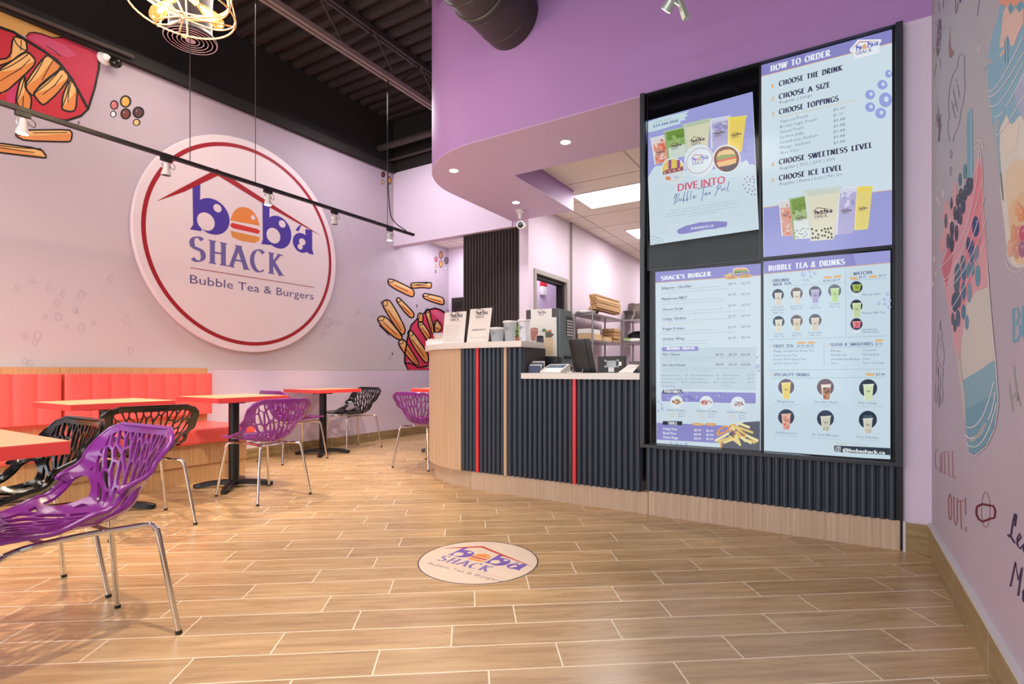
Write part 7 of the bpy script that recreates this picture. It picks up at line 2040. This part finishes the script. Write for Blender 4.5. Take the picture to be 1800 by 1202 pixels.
# ---- lower left: burgers
tv = screen('lower left menu screen listing burgers, poutines and sides with a heap of fries', -1.070, -0.394, 0.472, 1.619)
sh = S()
sh.ppoly([(1152, 478), (1338, 463), (1337, 795), (1154, 783)], (0.805, 0.87, 0.915), 1)
base = sh.build('display', tv, emit=EM)
sh = S()
sh.ppoly([(1152, 478), (1338, 463), (1337.5, 483.7), (1152.3, 496.8)], PERI2, 2)
sh.pstroke([(1152.3, 497), (1337.5, 483.9)], 0.9, ORG, 3)
SB('header_band', sh, base)
sh = S()
sh.ppoly([(1161, 612.5), (1329, 611), (1328.3, 684.9), (1161.6, 681.5)], (0.755, 0.825, 0.87), 2)
sh.pstroke([(1161, 612.5), (1329, 611), (1328.3, 684.9), (1161.6, 681.5)], 0.6, (0.66, 0.73, 0.80), 3, True)
sh.ppoly([(1164, 610), (1227, 608.4), (1228, 615.8), (1226, 616.6), (1165, 617.6), (1164, 616)], PERI2, 4)
sh.ppoly([(1162.5, 689), (1164, 687.6), (1327, 690.2), (1328.4, 692), (1328.4, 707.5), (1327, 709.2), (1164, 705), (1162.6, 703)], PERI2, 2)
rnd = random.Random(31)
for _ in range(26):
    x = rnd.choice([rnd.uniform(1165, 1225), rnd.uniform(1258, 1280), rnd.uniform(1198, 1222)]); y = rnd.uniform(690.5, 703)
    if x > 1240: y = rnd.uniform(691.5, 696)
    r = rnd.uniform(0.9, 2.8); sh.pell(x, y, r, r, rnd.choice([(0.46, 0.45, 0.74), (0.40, 0.40, 0.70), (0.62, 0.62, 0.84)]), 3, 12); sh.pell(x + r * .3, y - r * .2, r * .35, r * .35, (0.70, 0.72, 0.88), 4, 8)
sh.ppoly([(1165.2, 685), (1198.5, 684.4), (1199, 690.4), (1198, 691.4), (1166, 691.8), (1165.2, 690.5)], (0.11, 0.13, 0.21), 4)
sh.ppoly([(1154.4, 742.8), (1265, 747.4), (1282, 749), (1282, 779.5), (1154.2, 772.4)], PERI2, 2)
sh.ppoly([(1165, 741), (1166, 740), (1198.6, 740.2), (1199.4, 741.6), (1199.2, 746.6), (1198, 747.2), (1166, 746.4), (1165, 745)], (0.11, 0.13, 0.21), 4)
for x0, x1 in ((1217.4, 1235.7), (1240.2, 1258)): sh.ppoly([(x0, 743), (x1, 743.8), (x1, 748), (x0, 747.2)], ORG, 4)
for x0, x1, y in ((1275, 1296.5, 488.5), (1300, 1320, 486.3)): sh.ppoly([(x0, y - 3), (x1, y - 4.4), (x1, y + 1.4), (x0, y + 2.6)], (0.88, 0.68, 0.42), 4)
for x, y, r in ((1331, 628, 2.4), (1332, 644, 4.2), (1334, 652, 2.5), (1158, 706, 2.2), (1163, 711, 2), (1164, 718, 3), (1157, 722, 2.2), (1180, 778, 2.2), (1190, 780, 3), (1206, 781, 3.6), (1198, 780, 2)):
    sh.pell(x, y, r, r, (0.70, 0.74, 0.87), 2, 12)
for x in (1211.6, 1267.8): sh.pstroke([(x, 657.5), (x, 680)], 0.6, (0.66, 0.73, 0.80), 4)
SB('background_shape', sh, base)
sh = S()
F5 = sc((1145, 465), 0.12894)
sh.ppoly(F5([(1108, 100), (1115, 65), (1150, 45), (1230, 38), (1300, 48), (1330, 80), (1328, 110), (1110, 135)]), (0.90, 0.88, 0.86), 4)
sh.ppoly(F5([(1120, 90), (1140, 58), (1210, 46), (1300, 58), (1322, 88)]), (0.88, 0.66, 0.48), 5)
sh.ppoly(F5([(1112, 98), (1140, 82), (1200, 78), (1322, 80), (1324, 96), (1240, 98), (1200, 106), (1115, 112)]), (0.45, 0.66, 0.38), 6)
sh.ppoly(F5([(1125, 112), (1240, 100), (1320, 98), (1318, 110), (1230, 114), (1130, 126)]), (0.48, 0.40, 0.36), 6)
for a, b in (((1000, 155), (1060, 130)), ((1040, 145), (1085, 110)), ((1060, 140), (1130, 125)), ((990, 150), (1080, 150))): sh.pstroke(F5([a, b]), 1.8, (0.90, 0.76, 0.48), 5)
SB('burger_picture', sh, base)
G6 = sc((1145, 600), 0.16639)
for (cx, cy), r, cols in (((265, 638), 11.2, [(0.68, 0.48, 0.28), (0.42, 0.26, 0.18), (0.84, 0.68, 0.42)]), ((580, 645), 11.8, [(0.74, 0.40, 0.36), (0.82, 0.56, 0.48), (0.60, 0.28, 0.24)]), ((915, 657), 12.4, [(0.62, 0.34, 0.32), (0.78, 0.80, 0.82), (0.70, 0.50, 0.44)])):
    sh = S(); rnd = random.Random(int(cx))
    (x, y), = G6([(cx, cy)])
    sh.pell(x, y, r, r, (0.87, 0.91, 0.94), 6, 26)
    for _ in range(26):
        a_ = rnd.uniform(0, 2 * pi); d_ = rnd.uniform(0, 1) ** .5
        sh.pell(x + r * 0.72 * d_ * cos(a_), y + r * 0.34 * d_ * sin(a_), 1.9, 1.2, rnd.choice(cols), 7, 8, rnd.uniform(0, 3))
    SB('poutine_picture', sh, base)
sh = S(); rnd = random.Random(77)
sh.ppoly([(1267, 781), (1275, 770), (1290, 752), (1308, 742), (1336, 740), (1336, 794.5), (1267.5, 790.5)], (0.36, 0.38, 0.43), 5)
sh.ppoly([(1266, 777), (1270, 777), (1268.5, 790), (1265.5, 789.8)], ORG, 5)
for pts in ([(690, 985), (720, 930), (780, 895), (830, 905), (800, 950), (730, 975), (700, 990)], [(800, 940), (840, 890), (880, 880), (900, 900), (830, 950)]): sh.pstroke(G6(pts), 3.4, (0.88, 0.62, 0.32), 6)
for a, b in (((910, 860), (1040, 910)), ((900, 900), (1075, 965)), ((850, 880), (960, 960)), ((672, 1050), (820, 970)), ((700, 1060), (860, 1010)), ((760, 1070), (900, 1020)), ((860, 900), (940, 1100)), ((900, 950), (1000, 1060)), ((960, 960), (1120, 1060)), ((1000, 990), (1130, 1050)), ((820, 1000), (930, 1080)), ((940, 1010), (1060, 1075)), ((870, 1000), (1000, 1010)), ((1010, 1040), (1100, 1070))):
    sh.pstroke(G6([a, lerp2(a, b, 0.5), b]), 4.2, rnd.choice([(0.93, 0.86, 0.58), (0.90, 0.78, 0.48), (0.94, 0.90, 0.68), (0.88, 0.72, 0.42)]), rnd.randint(7, 12))
sh.ppoly(G6([(855, 945), (885, 940), (895, 985), (865, 990)]), (0.62, 0.42, 0.44), 13)
SB('fries_picture', sh, base)
sh = S()
sh.pserif("SHACK'S BURGER", 1162.4, 492.6, 1249.2, 6.9, WHT, 4, 0.28, 0.11)
SB('heading_lettering', sh, base)
sh = S()
def items(rows):
    for nm, x0, y, x1, h_, c, b in rows: sh.ptext(nm, x0, y, x1, h_, c, 5, b)
DN, FN, OF = (0.27, 0.29, 0.38), (0.62, 0.68, 0.74), (0.86, 0.74, 0.50)
items([('Jalapeno Cheddar', 1163, 508.8, 1216, 4.5, DN, .02), ('Mushroom MELT', 1163.7, 528, 1208, 4.5, DN, .02), ('Cheese Steak', 1163.7, 546.2, 1201, 4.5, DN, .02), ('Crispy Chicken', 1164, 562.8, 1206, 4.5, DN, .02), ('Veggie Deluxe', 1164, 580.2, 1203.7, 4.5, DN, .02), ('Chicken Wrap', 1164, 598, 1203.7, 4.5, DN, .02)])
for tx, y, x1, c in (('5 oz fresh jalapeno cheddar cheese patty, with ketchup, mustard,', 512, 1266.5, FN), ('pickle, Shack\'s sauce, onion, lettuce and tomato, on a butter toasted bun', 516.8, 1279.7, FN), ('5 oz fresh patty, topped with cheddar cheese, smoked beef bacon,', 531.6, 1268.4, FN), ('Shack\'s sauce, grilled onions, and mushrooms, on a butter toasted bun', 536.2, 1272.7, FN), ('5 oz steak patty with thin cut steak, smoked to perfection with', 549.7, 1270, FN), ('bell pepper, onion, Shack\'s sauce, BBQ sauce and hot sauce on a butter toasted bun', 554.5, 1309.4, FN), ('Crispy chicken with Shack\'s sauce, lettuce and tomato, on a butter toasted bun', 566, 1291.6, FN), ('Spicy available with chipotle mayo and honey butter', 570.9, 1241, OF), ('Specialty veggie patty, burger loaded with mozzarella cheese', 583.8, 1255.6, FN), ('Shack\'s sauce, lettuce, tomato, onion and pickles on a butter toasted bun', 588.6, 1295.6, FN), ('Crispy chicken tenders with mayo, lettuce and tomato', 601.2, 1244.5, FN), ('Spicy available with chipotle mayo and honey butter', 606, 1240.7, FN)):
    sh.ptext(tx, 1163.8, y, x1, 2.3, c, 5)
for a, b, y in (('$8.99', '$12.99', 501), ('$7.99', '$11.99', 520), ('$9.99', '$13.99', 539), ('$7.99', '$10.99', 557.8), ('$6.99', '$9.99', 577), ('$6.99', '$9.99', 596)):
    sh.ptext(a, 1280.6, y, 1294, 3.8, GREYT, 5, .015); sh.ptext(b, 1303.5, y - 1, 1318.6, 3.8, GREYT, 5, .015)
sh.ptext('Single', 1279.5, 489.5, 1292.5, 3.4, (0.55, 0.40, 0.25), 5, .01); sh.ptext('Double', 1302.5, 487.4, 1317, 3.4, (0.55, 0.40, 0.25), 5, .01)
sh.pserif('WANNA SMASH', 1172, 614.8, 1220.5, 4.4, WHT, 5, 0.26, 0.10)
items([('The Classic', 1164.5, 625, 1195.8, 4.2, DN, .02), ('Hot And Heavy', 1164.5, 643.6, 1205, 4.2, DN, .02)])
for y, pr in ((625, ('$6.99', '$9.99', '$12.49')), (642.4, ('$8.99', '$11.99', '$14.49'))):
    for (x0, x1), t_, s_ in zip(((1258.5, 1271.8), (1281.4, 1295.6), (1303, 1319)), pr, ('Single', 'Double', 'Triple')):
        sh.ptext(t_, x0, y, x1, 3.7, DN, 5, .015); sh.ptext(s_, x0 + 2, y - 5.6, x1 - 2, 2.0, (0.82, 0.72, 0.55), 5)
for tx, y, x1 in (('Fresh patty smashed with onion, topped with ketchup, mustard, pickle, cheese slice, Shack\'s', 629.4, 1309), ('sauce, lettuce and tomato on a butter toasted bun', 633.8, 1244.8), ('Fresh patty smashed with onion, topped with jalapeno, beef bacon, ketchup, mustard, pickle,', 648, 1312), ('Shack\'s sauce, and cheese slice on a butter toasted bun', 652.2, 1252)):
    sh.ptext(tx, 1164.2, y, x1, 2.2, FN, 5)
for x0, xr, rows in ((1163.4, 1208.6, (('Extra Grilled Onion', '$1'), ('Extra Slice of Cheese', '$1'), ('Extra Jalapeno', '$4.99'), ('Cheddar Patty', ''))), (1214.9, 1264.4, (('Extra Grilled Mushroom', '$1'), ('Extra Jalapeno', '$1'), ('Extra Smash Patty', '$3.99'))), (1271, 1325, (('Extra Beef Bacon', '$1.99'), ('Extra Steak', '$3.99'), ('Extra Chicken', '$3.99'), ('Tenders', '')))):
    for i, (a, b) in enumerate(rows):
        y = 660.6 + 6.2 * i
        sh.ptext(a, x0, y, x0 + len(a) * 1.75, 2.7, GREYT, 5)
        if b: sh.ptext(b, xr - len(b) * 2.1, y, xr, 2.7, GREYT, 5)
sh.pserif('POUTINES', 1167.8, 690.0, 1196.5, 4.4, WHT, 5, 0.28, 0.12); sh.pserif('SIDES', 1174.5, 745.6, 1190, 4.4, WHT, 5, 0.28, 0.12)
for nm, x0, x1, y, a, b in (('Classic Poutine', 1172, 1206, 722, '$5.99', '$8.99'), ('Chicken Poutine', 1222.9, 1261, 723.4, '$7.99', '$10.99'), ('Steak Poutine', 1278.5, 1311.7, 725.4, '$7.99', '$10.99')):
    sh.ptext(nm, x0, y, x1, 3.7, GREYT, 5, .01)
    xm = (x0 + x1) / 2
    sh.ptext('Regular', xm - 13, y + 6, xm - 1, 2.6, OF, 5); sh.ptext(a, xm + 4, y + 6, xm + 14, 2.6, GREYT, 5)
    sh.ptext('Large', xm - 12, y + 10.5, xm - 2, 2.6, OF, 5); sh.ptext(b, xm + 4, y + 10.5, xm + 15, 2.6, GREYT, 5)
for i, (nm, x1, a, b) in enumerate((('Crispy Fries', 1190.8, '$3.99', '$6.99'), ('Spicy Fries', 1188.6, '$4.99', '$7.99'), ('Onion Rings', 1192, '$4.99', '$7.99'))):
    sh.ptext(nm, 1165, 755 + 7.4 * i, x1, 4.2, WHT, 5, .03); sh.ptext(a, 1220, 757.5 + 7.3 * i, 1232.6, 3.8, WHT, 5, .03); sh.ptext(b, 1241.5, 758.6 + 7.3 * i, 1254.2, 3.8, WHT, 5, .03)
sh.ptext('Regular', 1220, 746.8, 1233, 2.4, (0.95, 0.86, 0.7), 5); sh.ptext('Large', 1244, 747.4, 1254, 2.4, (0.95, 0.86, 0.7), 5)
SB('lettering', sh, base)

# ---- lower right: bubble tea and drinks
tv = screen('lower right menu screen headed BUBBLE TEA & DRINKS', -0.393, 0.252, 0.472, 1.619)
sh = S()
sh.ppoly([(1342, 459.5), (1565, 440), (1565, 807), (1343, 796)], (0.785, 0.865, 0.91), 1)
base = sh.build('display', tv, emit=EM)
sh = S()
sh.ppoly([(1342, 459.5), (1565, 440), (1565, 461.4), (1343, 481)], PERI2, 2)
sh.ppoly([(1500, 445.7), (1565, 440), (1565, 461.4), (1505, 466.7)], PERI, 3)
sh.pstroke([(1343, 481.4), (1565, 461.8)], 1.0, ORG, 3)
SB('header_band', sh, base)
sh = S()
H7 = sc((1340, 450), 0.15811); J8 = sc((1340, 600), 0.1747)
for x0, x1, y in ((1448.6, 1462.4, 487.5), (1466, 1478.7, 486), (1494, 1507.5, 489), (1528, 1541.6, 486), (1402, 1415, 602.4), (1419.8, 1432, 602), (1538.6, 1552, 598.4), (1522, 1537.5, 658)):
    sh.ppoly([(x0, y - 1.8), (x1, y - 2.2), (x1, y + 1.8), (x0, y + 2.2)], (0.90, 0.70, 0.46), 4)
for pts in ([(1486.2, 476), (1487, 589)], [(1448.4, 600), (1448.8, 641)], [(1352, 596.8), (1556.6, 590.4)], [(1352.6, 650.7), (1555.4, 648.4)], [(1354, 665), (1556, 663)], [(1390, 502), (1478, 497)], [(1494, 492.4), (1557, 489)], [(1360, 612.6), (1432, 611.4)], [(1459.7, 610.8), (1552, 609)]):
    sh.pstroke(pts, 0.7, LINE, 4)
for x, y in ((1355, 494.2), (1496, 482), (1356, 608.6), (1456, 606.2), (1356, 658)):
    sh.pring(x, y, 1.9, 2.0, 0.7, (0.86, 0.74, 0.50), 4, 14)
for x, y, r in ((1412, 482, 4.6), (1424, 477, 3), (1433, 480, 3.2), (1425, 486, 2.8), (1413, 492, 2.6), (1420, 492, 2.6), (1560, 517, 3.4), (1555, 526, 3), (1545, 533, 3.2), (1556, 534, 3), (1563, 540, 3.2), (1564, 528, 2.4)):
    sh.pell(x, y, r, r, (0.68, 0.74, 0.88), 2, 14); sh.pell(x + r * 0.3, y - r * 0.2, r * 0.4, r * 0.4, (0.80, 0.87, 0.93), 3, 10)
rnd = random.Random(41)
for _ in range(7):
    x, y = rnd.uniform(1370, 1540), rnd.uniform(560, 790)
    sh.pstroke(arc3((x - 25, y + 6), (x, y - 10), (x + 25, y + 4)), 0.7, (0.745, 0.83, 0.88), 2)
SB('background_shape', sh, base)
TEALD, GRB, DKN = (0.14, 0.25, 0.33), (0.42, 0.38, 0.40), (0.10, 0.14, 0.23)
CUPS = []
for (cx, cy), r, bc_, (tx, ty), w_, h_, col in (((1367.7, 518), 10.2, TEALD, (1368, 514.6), 12.6, 21, (0.84, 0.82, 0.76)), ((1400.4, 515.6), 10.6, GRB, (1400.5, 511.8), 12.8, 22, (0.86, 0.84, 0.78)), ((1433, 513.6), 11.1, (0.36, 0.38, 0.44), (1433, 509), 14.6, 23.6, (0.68, 0.66, 0.82)), ((1467.3, 510.9), 11.5, (0.40, 0.44, 0.48), (1467.5, 506.4), 14.6, 24, (0.74, 0.86, 0.60)),
    ((1368.8, 565.4), 10.2, TEALD, (1369, 561.6), 12.8, 21, (0.86, 0.84, 0.76)), ((1400.4, 563.8), 10.6, GRB, (1400.8, 560), 13, 21.4, (0.84, 0.80, 0.70)), ((1433, 562.6), 11.1, (0.37, 0.37, 0.43), (1433, 558.4), 14, 22.6, (0.84, 0.80, 0.72)),
    ((1505.5, 504.5), 10.6, DKN, (1506, 500), 15, 12, (0.60, 0.70, 0.22)), ((1505.5, 537), 10.6, DKN, (1506, 532.4), 15.4, 25, (0.76, 0.84, 0.62)), ((1505.5, 569.4), 10.6, DKN, (1506, 564.6), 15, 12, (0.88, 0.44, 0.48)),
    ((1382, 680), 14.2, (0.38, 0.32, 0.42), (1382, 672), 16, 29, (0.90, 0.82, 0.42)), ((1451, 680.5), 15, (0.40, 0.32, 0.36), (1452, 675), 17, 27, (0.74, 0.50, 0.34)), ((1526, 682), 16, (0.16, 0.22, 0.28), (1526.5, 675), 18, 29, (0.82, 0.88, 0.72)),
    ((1382, 733), 14.2, (0.20, 0.25, 0.33), (1382, 727), 16, 27.5, (0.88, 0.62, 0.56)), ((1451, 735.5), 15, (0.18, 0.24, 0.33), (1451.5, 731), 17.5, 26, (0.80, 0.80, 0.72)), ((1525.5, 737.5), 16, (0.13, 0.20, 0.28), (1525.5, 735), 16.6, 26, (0.82, 0.81, 0.75))):
    sh = S()
    sh.pell(cx, cy, r, r * 0.98, bc_, 5, 28)
    tl, tr_ = (tx - w_ / 2, ty + w_ * 0.03), (tx + w_ / 2, ty - w_ * 0.03)
    br_, bl_ = (tx + w_ * 0.36, ty + h_), (tx - w_ * 0.36, ty + h_)
    i = len(CUPS); CUPS.append(1)
    spots = pearls = None; bands = [(0, 0.15, lerp_c(col, (1, 1, 1), 0.2)), (0.15, 1, col)]
    if i == 11: spots = (14, 0.2, 0.95, [(0.36, 0.20, 0.14), (0.82, 0.62, 0.44), (0.50, 0.28, 0.18)]); bands = [(0, 0.22, (0.92, 0.90, 0.88)), (0.22, 1, col)]
    if i == 13: spots = (14, 0.15, 0.95, [(0.84, 0.36, 0.32), (0.90, 0.78, 0.72)])
    if i in (14, 15): pearls = 12
    if i in (7, 9): spots = (6, 0.1, 0.9, [lerp_c(col, (0, 0, 0), 0.12), lerp_c(col, (1, 1, 1), 0.25)])
    drink(sh, tl, tr_, br_, bl_, bands, 6, lerp_c(col, (1, 1, 1), 0.35), 0.45, spots, pearls, i, 0.30)
    if i == 15:
        for dx_ in (-4, 4): sh.pell(tx + dx_, ty - 2.4, 4, 3.4, (0.26, 0.36, 0.42), 6, 14)
    if i in (7, 9):
        for dx_ in (-4, 0, 4): sh.pell(1506 + dx_, ty + 18 + (dx_ == 0), 2.4, 2.2, (0.86, 0.90, 0.93), 6, 10)
    SB('drink_picture', sh, base)
sh = S()
sh.pserif('BUBBLE TEA & DRINKS', 1350.8, 476.2, 1484.7, 8.8, WHT, 4, 0.26, 0.09)
SB('heading_lettering', sh, base)
sh = S()
VT = (0.36, 0.40, 0.56)
for tx, x0, y, x1, h_ in (('ORIGINAL', 1358.7, 496, 1388, 5), ('MILK TEA', 1359.2, 502.4, 1390.6, 4.6), ('MATCHA', 1500.5, 483.6, 1533, 5.4), ('FRUIT TEA', 1360, 610.6, 1394, 4.8), ('SLUSH & SMOOTHIES', 1459.7, 608.2, 1534.4, 5), ('SPECIALITY DRINKS', 1360, 660.8, 1423, 5)):
    sh.pserif(tx, x0, y, x1, h_, VT, 5, 0.24, 0.09)
for tx, x0, y, x1, h_ in (('$5.49 | $5.99', 1447, 495.8, 1476.8, 3.8), ('$5.69', 1509.6, 488.9, 1523, 3.6), ('$6.19', 1544.7, 486.2, 1557, 3.6), ('$5.49 | $5.99', 1401.5, 609.8, 1430.4, 3.6), ('$7.99', 1538.8, 606.6, 1552, 3.8), ('$7.49', 1539.8, 660, 1555.8, 4.2)):
    sh.ptext(tx, x0, y, x1, h_, VT, 5, .02)
for rows, xc, y0, dy in ((('Original', 'Boba Shack', 'Milk Tea'), 1368, 541.4, 5), (('Earl Grey', 'Milk Tea'), 1400.4, 539.6, 4.8), (('Taro', 'Milk Tea'), 1433, 537.8, 4.8), (('Honeydew', 'Milk Tea'), 1467.3, 535.8, 4.8), (('Coconut', 'Milk Tea'), 1368.8, 588.2, 4.4), (('Caramel', 'Milk Tea'), 1400.4, 587, 4.6), (('Brown Sugar', 'Milk Tea'), 1433, 586, 4.6)):
    for i, tx in enumerate(rows):
        w_ = len(tx) * 1.12
        sh.ptext(tx, xc - w_, y0 + dy * i, xc + w_, 3.1, GREYT, 5)
for tx, x0, y, x1, h_ in (('Matcha Latte', 1516, 519.8, 1548.4, 3.6), ('Matcha Milk Tea', 1515.5, 552.2, 1555, 3.6), ('Strawberry', 1516, 580.8, 1541.6, 3.4), ('Matcha Latte', 1516, 585.2, 1545.6, 3.4), ('Mango Strawberry Green Tea', 1360, 619, 1431, 3.7), ('Peach Green Tea', 1360, 626.4, 1401, 3.7), ('Passion Fruit Green Tea', 1360, 633.3, 1416.5, 3.7), ('Lychee Green Tea', 1360, 640.2, 1403, 3.7),
                          ('Mango', 1460.5, 618.2, 1479, 3.7), ('Strawberry', 1460.5, 625.4, 1488.5, 3.7), ('Strawberry Banana', 1460.5, 632.9, 1511.6, 3.7), ('Taro', 1460.5, 640.2, 1471.8, 3.7), ('Coconut', 1516.4, 617.2, 1540, 3.7), ('Honeydew', 1516.4, 624.6, 1545.4, 3.7), ('Oreo', 1516.4, 632.4, 1529, 3.7), ('Taro Coconut', 1516.4, 639.4, 1554, 3.7),
                          ('Mangolicious', 1365.9, 707, 1396, 4), ('Chocolate Haven', 1430, 707.6, 1472, 4), ('Pina Colada', 1509, 709.6, 1541, 4), ('Strawberry Love', 1364, 761.6, 1400, 4), ('B.S. Pearl Milk Latte', 1428.3, 765.2, 1474, 4), ('Oreo Smoothie', 1505.6, 769, 1544.4, 4)):
    sh.ptext(tx, x0, y, x1, h_, GREYT, 5, .008)
for tx, x0, y, x1 in (('Mango, ice and milk blended', 1361, 711, 1402), ('mango smoothie', 1373, 714.6, 1391.6), ('Dark chocolate sweetness, cheesecake', 1427, 711.6, 1477), ('to sweeten heart', 1441, 715.4, 1461.5), ('A smooth pineapple and coconut delight', 1500, 714, 1552), ('Strawberry ice cream blended', 1360.6, 765.4, 1404), ('Brown sugar pearls with creamy milk', 1426, 769.6, 1478.6), ('Chocolate cookie cream', 1508, 773, 1543.6)):
    sh.ptext(tx, x0, y, x1, 2.1, FN, 5)
sh.ptext('Follow Us On Insta', 1469.6, 781, 1526, 5.2, (0.72, 0.78, 0.70), 5)
sh.ppoly([(1466, 785), (1467.5, 782.8), (1564.8, 787.4), (1564.8, 799.8), (1469, 794), (1466.4, 791.6)], (0.17, 0.22, 0.28), 5)
sh.ptext('@bobashack.ca', 1481, 793.4, 1556, 6.0, WHT, 6, .035, 2)
sh.pstroke([(1469, 786.2), (1470.2, 785), (1476.4, 785.2), (1477.6, 786.4), (1477.4, 791.8), (1476.2, 793), (1470, 792.6), (1468.8, 791.4)], 0.9, WHT, 6, True)
sh.pring(1473.2, 789, 2.0, 2.0, 0.9, WHT, 6, 14); sh.pell(1475.8, 786.6, 0.5, 0.5, WHT, 6, 8)
SB('lettering', sh, base)
